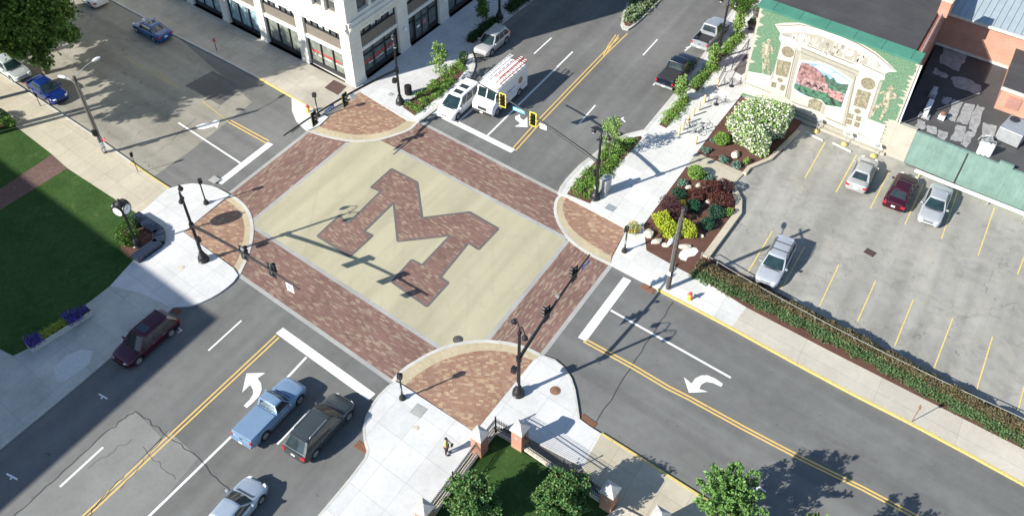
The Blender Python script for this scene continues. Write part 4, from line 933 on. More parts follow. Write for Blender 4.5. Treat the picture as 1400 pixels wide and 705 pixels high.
# the mural: flat painted shapes on the wall
MUR = MB(); MMS = []; NSH = [0]
def mi_(m):
    if m not in MMS: MMS.append(m)
    return MMS.index(m)
def msh(pts, mat, layer, name='painted_shape', px=True, stuffk=False):
    """pts in photo pixels -> shape on the wall plane"""
    w = [WP(*p, MY) for p in pts] if px else pts
    NSH[0] += 1; o = -.004*layer-.001-.00045*(NSH[0] % 8)
    n = len(w); a = sum(w[i][0]*w[(i+1) % n][1]-w[(i+1) % n][0]*w[i][1] for i in range(n))
    if a < 0: w = w[::-1]
    return [(x+25.15, o, min(z, 9.13)) for x, z in w]
def mpart(name, shapes, mat, layer):
    for s in shapes: v = msh(s, mat, layer); MUR.add(v, [tuple(range(len(v)))], mi_(mat))
def ell(cx, cy, rx, ry, n=18, rot=.45):
    """ellipse in pixels sheared to the wall's look"""
    x0, z0 = WP(cx, cy, MY); out = []
    for k in range(n):
        a = 2*math.pi*k/n; out.append((x0+rx*math.cos(a), z0+ry*math.sin(a)))
    return out
def mworld(name, shapes, mat, layer):
    for w in shapes:
        NSH[0] += 1; o = -.004*layer-.001-.00045*(NSH[0] % 8)
        n = len(w); a = sum(w[i][0]*w[(i+1) % n][1]-w[(i+1) % n][0]*w[i][1] for i in range(n))
        if a < 0: w = w[::-1]
        MUR.add([(x+25.15, o, min(z, 9.13)) for x, z in w], [tuple(range(n))], mi_(mat))
def ivymat():
    t = NT('painted_ivy')
    k = t.ramp(t.noise(5.5, 5, .8), [(.3, (.045, .115, .067)), (.5, (.085, .17, .10)), (.7, (.15, .235, .15))])
    k = t.mix(t.ramp(t.noise(9, 5, .85), [(.54, 0), (.66, .75)]), k, (.30, .37, .27))
    return t.done(k, .85)
m_ivy = ivymat()
m_mcream = plain('painted_cream', (.44, .425, .375), .8, 0, .14, 2.5); m_mcream2 = plain('painted_light_cream', (.54, .53, .48), .8, 0, .12, 4)
m_mshade = plain('painted_stone_tone', (.185, .172, .14), .8, 0, .1, 2); m_mtan = plain('painted_tan', (.19, .17, .115), .85, 0, .6, 9); m_mdark = plain('painted_grey_line', (.12, .105, .09), .8)
# ivy with ragged brushed edges at both ends
rs = random.Random(5); iv = []
zz = 0.0
iv.append((-12.3, 0.0)); z = 0.
right = []
while z < 9.2:
    right.append(((-11.25 if z > 3.45 else -11.75)+rs.uniform(-.08, .03), z)); z += rs.uniform(.10, .22)
    right.append(((-11.35 if z > 3.45 else -12.0)-rs.uniform(0, .5)*(rs.random() < .4), z)); z += rs.uniform(.10, .25)
left = []
z = 0.2
while z < 9.2:
    left.append((-25.05+rs.uniform(0, .1), z)); z += rs.uniform(.10, .22)
    left.append((-24.95+rs.uniform(0, .55)*(rs.random() < .5), z+.15)); z += rs.uniform(.15, .3)
mworld('painted_ivy', [[(-12.6, .02)]+right+[(-11.6, 9.25), (-25.1, 9.25)]+left[::-1]+[(-25.0, .02)]], m_ivy, 1)
c1 = lambda pts: cr(1040, 20, 3.71, pts)
mpart('painted_arch', [c1([(72, 50), (120, 42), (200, 42), (300, 56), (400, 88), (500, 138), (580, 188), (640, 238), (692, 290), (650, 292), (632, 300), (628, 330), (604, 336), (575, 430), (548, 528), (630, 560), (602, 640), (628, 690), (622, 706), (400, 600), (150, 480), (60, 445), (-95, 395), (-92, 372), (-75, 360), (-62, 290), (10, 300), (52, 312), (75, 260), (104, 145), (92, 122), (100, 96)])], m_mcream, 2)
mpart('painted_moulding', [c1([(100, 70), (200, 62), (300, 78), (400, 110), (500, 158), (580, 206), (650, 262), (632, 268), (560, 228), (470, 180), (380, 135), (290, 102), (200, 88), (110, 92)]),
    c1([(105, 100), (225, 135), (232, 150), (470, 250), (510, 262), (515, 250), (625, 305), (622, 318), (512, 268), (500, 285), (235, 170), (205, 165), (100, 128)])], m_mcream2, 3)
mpart('painted_cornice_lines', [c1([(80, 56), (200, 50), (300, 65), (400, 97), (500, 147), (585, 198), (684, 284), (680, 286), (580, 204), (495, 152), (395, 102), (298, 70), (200, 55), (82, 60)]),
    c1([(108, 98), (228, 133), (226, 139), (106, 104)]), c1([(232, 152), (472, 248), (470, 254), (230, 158)]), c1([(515, 250), (628, 303), (626, 308), (513, 256)]), c1([(205, 165), (500, 287), (498, 292), (204, 171)]), c1([(205, 190), (480, 300), (479, 304), (204, 194)]),
    c1([(98, 150), (102, 150), (58, 330), (54, 329)]), c1([(178, 172), (184, 172), (128, 420), (122, 418)]), c1([(186, 180), (189, 180), (134, 425), (131, 424)]), c1([(480, 312), (486, 313), (432, 560), (426, 558)]), c1([(600, 345), (604, 345), (545, 528), (541, 526)]),
    c1([(150, 470), (420, 590), (419, 595), (149, 475)]), c1([(160, 440), (240, 470), (239, 475), (159, 445)]), c1([(330, 520), (440, 565), (438, 570), (328, 525)]), c1([(150, 505), (620, 700), (618, 704), (148, 509)]), c1([(515, 545), (622, 572), (620, 577), (513, 550)]), c1([(497, 600), (598, 640), (596, 645), (495, 605)]), c1([(-70, 345), (50, 395), (49, 399), (-71, 349)])], m_mshade, 4)
mpart('painted_soft_shadow', [c1([(112, 94), (200, 90), (290, 104), (380, 137), (470, 182), (560, 230), (625, 266), (510, 250), (472, 242), (232, 150), (225, 134), (108, 99)]), c1([(205, 172), (500, 292), (494, 312), (458, 332), (392, 290), (300, 248), (200, 236)]),
    c1([(190, 180), (204, 184), (148, 436), (134, 428)]), c1([(470, 310), (481, 313), (427, 562), (412, 555)]), c1([(150, 476), (420, 597), (418, 612), (148, 492)]), c1([(604, 345), (620, 338), (560, 520), (545, 526)]),
    c1([(610, 565), (632, 572), (602, 648), (582, 640)]), c1([(32, 318), (52, 322), (30, 372), (12, 368)]), c1([(318, 450), (332, 460), (318, 510), (304, 500)])], plain('painted_soft_shadow', (.30, .285, .24), .8, 0, .12, 3), 3)
# reliefs in the pediment and panels
rs = random.Random(9)
blobs = []; blobs2 = []
for k in range(150):
    t_ = rs.random(); x = 150+t_*450; mid = 88+ (t_*450)*.33 + 34*math.sin(t_*3.14)*-.2; amp = 34*math.sin(math.pi*min(1, max(0, t_*.96+.02)))+4
    (blobs if k % 2 else blobs2).append(ell(1040+(x+rs.uniform(-6, 6))/3.71, 20+(mid+18+rs.uniform(-amp, amp)*.8)/3.71, rs.uniform(.06, .16), rs.uniform(.10, .30), 8))
mworld('painted_relief_shadow', blobs2, plain('painted_relief_tone', (.29, .275, .235), .8), 5); mworld('painted_relief', blobs, plain('painted_relief_light', (.47, .455, .41), .8), 6)
mworld('painted_relief_dark', [ell(1040+(375+rs.uniform(-45, 45))/3.71, 20+(175+rs.uniform(-28, 28))/3.71, .07, .14, 7) for k in range(14)], m_mshade, 7)
def panel4(a, b_, c, d): return c1([a, b_, c, d])
mworld('painted_oval', [ell(*c1([(138, 190)])[0], .58, .52), ell(*c1([(545, 350)])[0], .62, .55), ell(*c1([(99, 332)])[0], .26, .22), ell(*c1([(492, 490)])[0], .30, .24)], m_mtan, 5)
mpart('painted_panel', [panel4((85, 226), (156, 243), (136, 320), (75, 304)), panel4((492, 376), (562, 398), (536, 480), (470, 460)), panel4((58, 340), (82, 346), (76, 372), (52, 366)), panel4((104, 355), (126, 361), (118, 388), (98, 382)),
      panel4((446, 498), (474, 507), (466, 530), (440, 521)), panel4((486, 512), (513, 520), (505, 544), (480, 535)), panel4((438, 527), (466, 537), (459, 560), (432, 550)), panel4((478, 541), (505, 550), (498, 574), (472, 565)),
      c1([(245, 432), (278, 424), (316, 448), (302, 492), (238, 470)])], m_mtan, 5)
bl2 = []
for (x0, y0, x1, y1) in [(90, 235, 140, 310), (488, 390, 545, 470), (250, 440, 298, 478)]:
    for k in range(16): bl2.append(ell(*c1([(rs.uniform(x0, x1), rs.uniform(y0, y1))])[0], rs.uniform(.04, .1), rs.uniform(.08, .2), 7))
mworld('painted_panel_figures', bl2, plain('painted_pale_tan', (.28, .255, .18), .85), 6)
# the landscape picture
pic = c1([(205, 240), (255, 246), (300, 250), (350, 268), (392, 292), (455, 336), (432, 400), (410, 470), (370, 462), (330, 458), (308, 432), (280, 418), (240, 415), (200, 398), (170, 375), (180, 330)])
fr_ = np.mean(pic, axis=0)
mpart('painted_picture_frame', [[tuple(fr_+(np.array(p)-fr_)*1.09) for p in pic]], m_mcream2, 5)
mpart('painted_picture', [pic], plain('painted_sky', (.20, .31, .44), .8, 0, .1, 2), 7)
mpart('painted_clouds', [c1([(270, 262), (300, 256), (345, 272), (372, 290), (350, 300), (320, 292)]), c1([(350, 300), (385, 298), (420, 322), (450, 338), (446, 356), (410, 350), (380, 330)])], plain('painted_cloud', (.48, .52, .56), .8, 0, .4, 4), 8)
mpart('painted_mountain', [c1([(207, 244), (240, 248), (285, 275), (330, 318), (350, 350), (330, 380), (180, 340), (186, 300)])], plain('painted_rose', (.23, .125, .12), .8, 0, .8, 3), 8)
mpart('painted_pink_ground', [c1([(186, 318), (240, 320), (330, 350), (410, 392), (428, 410), (414, 455), (350, 425), (300, 395), (220, 365), (180, 345)])], plain('painted_pink', (.28, .17, .17), .8, 0, .8, 4), 9)
mpart('painted_trees', [c1([(322, 310), (335, 305), (350, 330), (372, 318), (384, 345), (408, 352), (446, 352), (440, 385), (400, 378), (360, 360), (332, 345)])], plain('painted_dark_green', (.05, .10, .07), .8, 0, .4, 4), 10)
mpart('painted_meadow', [c1([(172, 348), (220, 362), (280, 385), (330, 395), (380, 430), (416, 448), (410, 470), (330, 458), (308, 432), (240, 415), (170, 375)]), c1([(345, 355), (436, 385), (432, 402), (340, 372)])], plain('painted_green', (.045, .12, .075), .8, 0, .8, 3), 10)
mpart('painted_birds', [c1([(222, 358), (238, 340), (252, 345), (262, 362), (250, 356), (240, 350)]), c1([(262, 368), (276, 352), (286, 357), (292, 374), (282, 368), (274, 362)]), c1([(292, 380), (302, 366), (314, 372), (320, 388), (310, 382), (304, 376)]), c1([(348, 415), (366, 420), (380, 460), (366, 456)])], m_blackmatte, 12)
mpart('painted_highlights', [c1([(360, 385), (378, 392), (362, 402)]), c1([(350, 405), (362, 398), (372, 420), (356, 424)]), c1([(385, 400), (412, 412), (400, 432), (384, 420)])], plain('painted_salmon', (.42, .20, .18), .8), 11)
# painted statues
m_stat = plain('painted_statue', (.25, .235, .165), .85, 0, .75, 5); m_statl = plain('painted_statue_light', (.36, .34, .27), .85, 0, .12, 5)
def lsh(p0, p1, w0, w1):
    a = Vector(WP(*p0, MY)); c = Vector(WP(*p1, MY)); t_ = (c-a).normalized(); n_ = Vector((-t_.y, t_.x)); return [tuple(a+n_*w0), tuple(a-n_*w0), tuple(c-n_*w1), tuple(c+n_*w1)]
cs = lambda x, y: c1([(x, y)])[0]
mworld('painted_statue', [ell(*cs(660, 376), .24, .28), lsh(cs(655, 390), cs(632, 460), .34, .26), lsh(cs(628, 392), cs(606, 400), .13, .1), lsh(cs(672, 395), cs(690, 420), .15, .11), lsh(cs(690, 420), cs(640, 425), .11, .09), lsh(cs(622, 455), cs(580, 470), .2, .15), lsh(cs(580, 468), cs(566, 512), .14, .1), lsh(cs(640, 458), cs(625, 500), .2, .14), lsh(cs(625, 500), cs(603, 536), .13, .09),
        ell(*cs(42, 136), .2, .24), lsh(cs(38, 150), cs(22, 225), .34, .3), lsh(cs(16, 155), cs(5, 200), .14, .1), lsh(cs(55, 160), cs(62, 200), .14, .1), lsh(cs(30, 222), cs(10, 300), .16, .1), lsh(cs(38, 225), cs(42, 305), .15, .1), ell(*cs(15, 150), .18, .2)], m_stat, 8)
mworld('painted_statue_light', [lsh(cs(650, 395), cs(640, 430), .14, .1), lsh(cs(676, 400), cs(688, 415), .07, .05), lsh(cs(600, 460), cs(585, 468), .08, .06), lsh(cs(34, 155), cs(26, 200), .12, .1), lsh(cs(12, 240), cs(12, 280), .05, .04)], m_statl, 10)
mpart('painted_pedestal', [c1([(518, 532), (634, 560), (600, 648), (498, 600)]), c1([(-62, 288), (54, 312), (28, 372), (-76, 345)])], m_mcream2, 6)
MUR.build('mural', MMS, MBd)
# stage ledge in front of the wall
b = MB(); b.box((7.3, -.18, .12), (13.4, .36, .24)); b.build('plinth', m_wallcream, MBd)
# ------------------------------------------------------------------ low building to the right
LB = thing('low_building', 'low flat roofed building with a pale teal wall facing the lot', 'building', (-9.45, MY, 0))
def K_(x, y): return (x+9.45, y-MY)
def tealmat():
    t = NT('teal_wall_paint'); c = (.14, .225, .198)
    k = t.ramp(t.noise(.7, 6, .7), [(.3, tuple(x*.82 for x in c)), (.7, tuple(x*1.2 for x in c))])
    k = t.mix(t.ramp(t.noise(2.4, 6, .8, dist=.6), [(.57, 0), (.7, .6)]), k, (.24, .30, .27))
    q = t.n('ShaderNodeSeparateXYZ'); t.l(t.coord(), q.inputs[0]); cv = t.n('ShaderNodeCombineXYZ'); t.l(t.math('MULTIPLY', q.outputs[0], 3.), cv.inputs[0]); t.l(t.math('MULTIPLY', q.outputs[2], .25), cv.inputs[2])
    k = t.mix(1, k, t.ramp(t.noise(1, 4, .7, vec=cv.outputs[0]), [(.3, .85), (.7, 1.1)]), 'MULTIPLY')
    return t.done(k, .8)
m_tealwall = tealmat()
b = MB(); b.prism([K_(-9.45, MY), K_(14, MY-.35), K_(14, 81.8), K_(-12.9, 81.8), K_(-11.0, MY+.3), K_(-9.45, MY+.3)], 0, 3.0); b.build('wall', m_tealwall, LB)
b = MB(); b.box((*K_(-5.13, MY-.085), 1.6), (.10, .1, 3.2)); b.build('pilaster', m_dframe, LB)
b = MB(); b.prism([K_(-9.45, MY-.02), K_(14, MY-.38), K_(14, MY-.13), K_(-9.45, MY+.23)], 3.0, 3.28); b.box((*K_(-2.2, MY-.05), 3.45), (1.1, .24, .34)); b.build('parapet', m_tealwall, LB)
b = MB(); b.prism([K_(-11.14, MY-.03), K_(-9.46, MY-.03), K_(-9.46, MY+.35), K_(-11.05, MY+.35)], 0, 3.4); b.build('cream_wall', m_wallcream, LB)
b = MB(); b.prism([K_(-9.4, MY+.25), K_(13.9, MY-.1), K_(13.9, 81.7), K_(-12.8, 81.7), K_(-11.0, MY+.4)], 3.0, 3.16); b.build('roof', roofmat('flat_roof', (.070, .070, .072), 30), LB)
b = MB(); m_coat = plain('roof_coating', (.30, .30, .295), .6, 0, .3, 3)
c6 = lambda pts: [K_(*P(*p, 3.2)) for p in cr(1220, 120, 3.917, pts)]
c5b = lambda pts: [K_(*P(*p, 3.2)) for p in cr(1250, 0, 5.42, pts)]
rs = random.Random(3)
def rag(w, amp=.10, n=5):
    out = []
    for i in range(len(w)):
        a, c = Vector(w[i]), Vector(w[(i+1) % len(w)])
        for k in range(n): q_ = a+(c-a)*k/n; out.append((q_.x+rs.uniform(-amp, amp), q_.y+rs.uniform(-amp, amp)))
    return out
for pts in [[(330, 60), (375, 72), (335, 180), (290, 165)], [(385, 78), (440, 92), (400, 195), (345, 182)], [(450, 90), (497, 105), (445, 245), (405, 210)], [(345, 195), (400, 208), (375, 290), (310, 275)], [(405, 225), (445, 240), (400, 320), (360, 300)],
            [(190, 195), (245, 215), (235, 252), (180, 235)], [(250, 220), (305, 240), (285, 280), (240, 262)], [(135, 165), (180, 185), (170, 225), (125, 210)], [(275, 45), (325, 55), (300, 90), (262, 80)], [(490, 185), (560, 205), (545, 300), (470, 300)]]:
    w = rag(c6(pts)); a = sum(w[i][0]*w[(i+1) % len(w)][1]-w[(i+1) % len(w)][0]*w[i][1] for i in range(len(w))); w = w if a > 0 else w[::-1]
    b.add([(x, y, 3.166) for x, y in w], [tuple(range(len(w)))])
for pts in [[(210, 350), (400, 410), (330, 530), (190, 460)], [(270, 570), (380, 570), (500, 640), (480, 700), (300, 640)], [(150, 500), (250, 550), (240, 580), (130, 540)], [(400, 0), (0, 0), (0, 0)]][:3]:
    w = rag(c5b(pts), .15); a = sum(w[i][0]*w[(i+1) % len(w)][1]-w[(i+1) % len(w)][0]*w[i][1] for i in range(len(w))); w = w if a > 0 else w[::-1]
    b.add([(x, y, 3.168) for x, y in w], [tuple(range(len(w)))])
b.build('roof_coating', m_coat, LB)
def on_roof(name, label, cat, px, py, z=3.17, rz=0): return thing(name, label, cat, (*P(px, py, z), z), rz)
t = on_roof('roof_vent', 'long white sheet metal vent box on the low roof', 'roof vent', 1267, 152, rz=R(96))
b = MB(); b.box((0, 0, .35), (2.2, .42, .5)); b.build('duct', m_whiteplastic, t, bevel=.03); b = MB(); b.box((-.9, 0, .08), (.7, .9, .16)); b.build('base', m_steel, t)
t = on_roof('roof_vent', 'short grey vent box behind the long white one on the low roof', 'roof vent', 1275, 130, rz=R(96))
b = MB(); b.box((0, 0, .3), (1.3, .4, .45)); b.build('duct', m_steel, t, bevel=.03); b = MB(); b.box((0, 0, .05), (1.1, .6, .1)); b.build('base', m_steel, t)
t = on_roof('roof_fan', 'small rusty and white fan unit on the low roof', 'roof fan', 1287, 162)
b = MB(); b.box((0, 0, .2), (.5, .5, .4)); b.build('housing', m_whiteplastic, t); b = MB(); b.lathe([(.0, .4), (.22, .4), (.22, .6), (.1, .68)], n=12); b.build('cowl', m_rust, t, smooth=40)
for k in range(3):
    t = on_roof('gas_cylinder', ['left', 'middle', 'right'][k]+' one of three short white cylinders on the low roof', 'cylinder', 1338+k*6.5, 209+k*1.8)
    t['group'] = 'three white cylinders on the roof'; b = MB(); b.lathe([(.0, 0), (.2, 0), (.2, 1.0), (.14, 1.1), (.0, 1.12)], n=12); b.build('body', m_whiteplastic, t, smooth=40); b = MB(); b.lathe([(.0, 1.1), (.05, 1.1), (.05, 1.2), (0, 1.2)], n=8); b.build('valve', m_steel, t)
t = on_roof('air_conditioner', 'large pale grey air conditioning unit on the low roof', 'air conditioner', 1382, 188, rz=R(-6))
b = MB(); b.box((0, 0, .65), (1.9, 2.3, 1.2)); b.build('housing', m_steel, t, bevel=.04); b = MB(); b.lathe([(0, 1.26), (.4, 1.26), (.4, 1.34), (.1, 1.36)], c=(-.45, .6, 0), n=14); b.build('fan', m_dframe, t); b = MB(); b.box((0, 0, .03), (2.1, 2.5, .06)); b.build('base', m_dframe, t)
t = on_roof('roof_pipes', 'tangle of grey pipes beside the white cylinders', 'pipes', 1349, 196)
for k in range(5):
    b = MB(); a = rs.uniform(0, 6); b.tube([(math.cos(a)*.7, math.sin(a)*.7, .05), (math.cos(a)*.6, math.sin(a)*.6, .45), (0, .2*k-.4, .5+.05*k), (-math.cos(a)*.5, .2, .1)], .05, 6); b.build('pipe', m_steel, t)
# raised brick block with dark roof
RB = thing('brick_block', 'raised brick block with dark flat roof at the right edge', 'building', (-5.45, 74.8, 3.0))
b = MB(); b.prism([(0, 0), (18, 0), (18, 6.99), (-.9, 6.99)], 0, 2.1); b.build('wall', m_brick2, RB)
b = MB(); b.prism([(-.08, -.08), (18, -.08), (18, 6.98), (-.98, 6.98)], 2.1, 2.26); b.build('roof', m_roofmem, RB)
b = MB(); b.prism([(-.12, -.12), (18, -.12), (18, .08), (-.12, .08)], 2.08, 2.3); b.build('coping', m_mcream2, RB)
b = MB(); b.box((1.25, -.03, 1.2), (1.1, .08, 1.1)); b.build('bricked_window', m_brick, RB)
# brick building with blue metal roof
BB = thing('metal_roofed_building', 'red brick building with light blue ribbed metal roof at the upper right', 'building', (-13.2, 81.8, 0))
b = MB(); b.prism([(0, 0), (30, 0), (30, 24), (-2.6, 24)], 0, 6.5); b.build('wall', m_brick2, BB)
b = MB(); t0 = .055
vs = [(-.2, -.25, 6.5), (30, -.25, 6.5), (30, 12, 8.0), (-1.5, 12, 8.0), (30, 24.2, 6.5), (-2.8, 24.2, 6.5)]
b.add(vs+[(x, y, z+.12) for x, y, z in vs], [(6, 7, 8, 9), (9, 8, 10, 11), (3, 2, 1, 0), (5, 4, 2, 3), (0, 1, 7, 6), (4, 5, 11, 10), (0, 6, 9, 3), (3, 9, 11, 5), (1, 2, 8, 7), (2, 4, 10, 8)])
m_blueroof = plain('blue_metal_roof', (.31, .37, .40), .5, 0, .06, 1)
rf = b.build('roof', m_blueroof, BB)
b = MB()
for k in range(50):
    x = k*.6; b.add([(x-.03, -.25, 6.62), (x+.03, -.25, 6.62), (x+.03-1.2*.6, 12, 8.12), (x-.03-1.2*.6, 12, 8.12), (x-.03, -.25, 6.68), (x+.03, -.25, 6.68), (x+.03-1.2*.6, 12, 8.18), (x-.03-1.2*.6, 12, 8.18)], [(4, 5, 6, 7), (0, 1, 5, 4), (0, 4, 7, 3), (1, 2, 6, 5)])
b.build('ribs', m_blueroof, rf)
b = MB(); b.box((15, -.30, 6.5), (30, .12, .22)); b.box((15, -.08, 3.3), (29.8, .16, .2)); b.build('gutter', m_mcream2, BB)
# white pipe bumper along the teal wall
x0, y0 = P(1251, 233, .5); x1, y1 = P(1402, 293, .5); x2 = x1+6; y2 = y1+(y1-y0)/(x1-x0)*6
t = thing('pipe_bumper', 'long white pipe bumper along the foot of the teal wall', 'bumper', (x0, y0, 0))
b = MB(); b.tube([(0, 0, .5), (x2-x0, y2-y0, .5)], .16, 12); b.build('pipe', m_whiteplastic, t, smooth=40)
for k in range(6):
    f_ = (k*.19+.03); b = MB(); b.tube([((x2-x0)*f_, (y2-y0)*f_, 0), ((x2-x0)*f_, (y2-y0)*f_, .36)], .06, 8); b.build('post', m_yellow2 if k == 0 else m_steel, t)
for i, (px, py, rz) in enumerate([(1113, 187, -6), (1151, 202, -6)]):
    b = MB(); b.prism([(-.9, -.09), (.9, -.09), (.9, .09), (-.9, .09)], 0, .13, top=[(-.88, -.05), (.88, -.05), (.88, .05), (-.88, .05)]); o = b.build('wheel_stop', m_kerb); o.location = (*P(px, py), .005); o.rotation_euler = (0, 0, R(rz))
    tag(o, ['concrete wheel stop, left one below the mural', 'concrete wheel stop, right one beside the silver sedan'][i], 'wheel stop')
for i, (px, py) in enumerate([(1115, 180), (1154, 198), (1194, 214)]):
    t = thing('wall_spotlight', 'yellow based spotlight post at the foot of the mural, '+['left', 'middle', 'right'][i]+' of three', 'spotlight', (*P(px, py), .005), R(-6), 'spotlights under the mural')
    b = MB(); b.lathe([(0, 0), (.28, 0), (.28, .12), (.14, .2), (.09, .25), (0, .25)], n=14); b.build('base', m_ykerb, t, smooth=40)
    b = MB(); b.tube([(0, 0, .2), (0, 0, 1.1)], .035, 7); b.build('post', m_steel, t); b = MB(); b.box((0, .05, 1.2), (.32, .22, .2), tilt=(.5, 'X')); b.build('lamp', m_steel, t)
# ------------------------------------------------------------------ vehicles
def interp(x, pts):
    xs, ys = zip(*pts); return float(np.interp(x, xs, ys))
def smoothpts(pts, n=5):
    """denser, softly rounded version of a profile"""
    q = smoothline(pts, n); q.sort(key=lambda p: p[0]); return q
def car_shell(L, W, top, gz=.22, wheels=(), wr=.34, rake=.0, bed=None, mat=None, parent=None):
    """one closed lofted hull, wheel arches cut out"""
    hl_ = L/2
    xs = sorted(set([round(v, 3) for v in list(np.linspace(-hl_+.35, hl_-.45, 22))+[-hl_, -hl_+.03, -hl_+.10, -hl_+.2, hl_, hl_-.04, hl_-.12, hl_-.25, hl_-.36]]))
    def half(x):
        f = (hl_-x); r = (x+hl_)
        k = 1.0
        if f < .75: k = .70+.30*math.sin(math.pi/2*(f/.75)**.62)
        if r < .55: k = min(k, .82+.18*math.sin(math.pi/2*(r/.55)**.6))
        return W/2*k
    rings = []
    for x in xs:
        w_ = half(x); zt = interp(x, top); zb = gz+(.10 if (hl_-x < .2 or x+hl_ < .15) else 0)
        h_ = zt-zb; cr_ = .03 if w_ > .3 else 0
        prof = [(0, zb), (.86*w_, zb), (.97*w_, zb+.10*h_), (1.0*w_, zb+.38*h_), (.995*w_, zb+.62*h_), (.965*w_, zt-.13*h_), (.91*w_, zt-.045*h_), (.80*w_, zt), (.45*w_, zt+cr_*.8), (0, zt+cr_)]
        ring = [(x, y, z) for y, z in prof]+[(x, -y, z) for y, z in prof[-2:0:-1]]
        rings.append(ring)
    n = len(rings[0]); b = MB(); vs = [v for r in rings for v in r]; fs = []
    for i in range(len(rings)-1):
        for k in range(n): a, c = i*n+k, i*n+(k+1) % n; fs.append((a, a+n, c+n, c))
    fs += [tuple(range(n)), tuple(range((len(rings)-1)*n+n-1, (len(rings)-1)*n-1, -1))]
    b.add(vs, fs); body = b.build('body', mat)
    cut = MB()
    for wx in wheels:
        for s in (-1, 1): cut.lathe([(wr+.07, s*(W/2-.32)), (wr+.07, s*(W/2+.2))] if s > 0 else [(wr+.07, s*(W/2+.2)), (wr+.07, s*(W/2-.32))], c=(wx, 0, wr), n=22, axis='Y')
    if bed: cut.box(((bed[0]+bed[1])/2, 0, bed[3]+1), (bed[1]-bed[0], bed[2], 2))
    cu = cut.build('cutter', mat)
    for src in (body, cu):
        bm = bmesh.new(); bm.from_mesh(src.data); bmesh.ops.recalc_face_normals(bm, faces=bm.faces); bm.to_mesh(src.data); bm.free()
    md = body.modifiers.new('b', 'BOOLEAN'); md.operation = 'DIFFERENCE'; md.object = cu; md.solver = 'EXACT'
    dg = bpy.context.evaluated_depsgraph_get(); me = bpy.data.meshes.new_from_object(body.evaluated_get(dg)); body.modifiers.clear()
    body.data = me; bpy.data.objects.remove(cu)
    me.polygons.foreach_set('use_smooth', [True]*len(me.polygons)); me.set_sharp_from_angle(angle=R(38)); me.name = 'body'
    body.parent = parent; return body
def lerp(a, c, t): return tuple(x+(y-x)*t for x, y in zip(a, c))
def cabin(t, W, zb, zr, xf0, xf1, xr1, xr0, wb, wt, mat, pillars=(.46,), bulge=.14, rear_b=.05, glass=None, roofmat_=None, name='cabin', side_from=0.04, side_to=.96, rearglass=True, lo=.10, hi=.93):
    """greenhouse hull with separate panes set a few mm proud"""
    glass = glass or m_cglass
    B = [(xr0, -wb, zb), (xf0, -wb, zb), (xf0, wb, zb), (xr0, wb, zb)]
    T = [(xr1, -wt, zr), (xf1, -wt, zr), (xf1, wt, zr), (xr1, wt, zr)]
    def surf(side, u, v):      # u along, v up
        if side == 'L': p = lerp(lerp(B[3], B[2], u), lerp(T[3], T[2], u), v); bow = .035*math.sin(math.pi*v); return (p[0], p[1]+bow, p[2])
        if side == 'R': p = lerp(lerp(B[0], B[1], u), lerp(T[0], T[1], u), v); bow = .035*math.sin(math.pi*v); return (p[0], p[1]-bow, p[2])
        if side == 'F': p = lerp(lerp(B[1], B[2], u), lerp(T[1], T[2], u), v); bow = (bulge*(1-v)+bulge*.55*v)*math.sin(math.pi*u)**.8; return (p[0]+bow, p[1], p[2]+.02*math.sin(math.pi*u)*v)
        p = lerp(lerp(B[0], B[3], u), lerp(T[0], T[3], u), v); bow = rear_b*math.sin(math.pi*u)**.8; return (p[0]-bow, p[1], p[2]+.02*math.sin(math.pi*u)*v)
    NV = 5; NU = 6
    ringpts = []
    for j in range(NV+1):
        v = j/NV; r = []
        for i in range(NU): r.append(surf('R', i/NU, v))
        for i in range(NU): r.append(surf('F', i/NU, v))
        for i in range(NU): r.append(surf('L', 1-i/NU, v))
        for i in range(NU): r.append(surf('B', 1-i/NU, v))
        ringpts.append(r)
    top = ringpts[-1]; cx = sum(p[0] for p in top)/len(top)
    for sc, dz in ((.955, .030), (.88, .048), (.5, .062)):
        ringpts.append([(cx+(p[0]-cx)*(1-(1-sc)*.55), p[1]*sc, p[2]+dz) for p in top])
    n = 4*NU; b = MB(); vs = [v for r in ringpts for v in r]; fs = []
    for j in range(len(ringpts)-1):
        for k in range(n): a, c = j*n+k, j*n+(k+1) % n; fs.append((a, c, c+n, a+n))
    fs.append(tuple(range((len(ringpts)-1)*n, len(ringpts)*n))); b.add(vs, fs)
    cab = b.build(name, mat, t, smooth=35)
    def pane(nm, side, u0, u1, v0, v1, g, nu=4, nv=2, off=.008):
        b = MB(); vs = []
        nrm = {'L': (0, 1), 'R': (0, -1), 'F': (1, 0), 'B': (-1, 0)}[side]
        for j in range(nv+1):
            for i in range(nu+1):
                p = surf(side, u0+(u1-u0)*i/nu, v0+(v1-v0)*j/nv); vs.append((p[0]+nrm[0]*off, p[1]+nrm[1]*off, p[2]+off*.6))
        fs = [(j*(nu+1)+i, j*(nu+1)+i+1, (j+1)*(nu+1)+i+1, (j+1)*(nu+1)+i) for j in range(nv) for i in range(nu)]
        b.add(vs, fs); return b.build(nm, g, t, smooth=60)
    pane('windscreen', 'F', .05, .95, .05, .94, m_cglass2 if glass is m_cglass else glass, nu=8, nv=3)
    if rearglass: pane('rear_window', 'B', .10, .90, .14, .90, glass, nu=6)
    pu = [side_to]+[p for p in sorted(pillars, reverse=True)]+[side_from]
    for s in ('L', 'R'):
        for i in range(len(pu)-1): pane('side_window', s, pu[i+1]+.012, pu[i]-.012, lo, hi, glass, nu=2)
    return cab
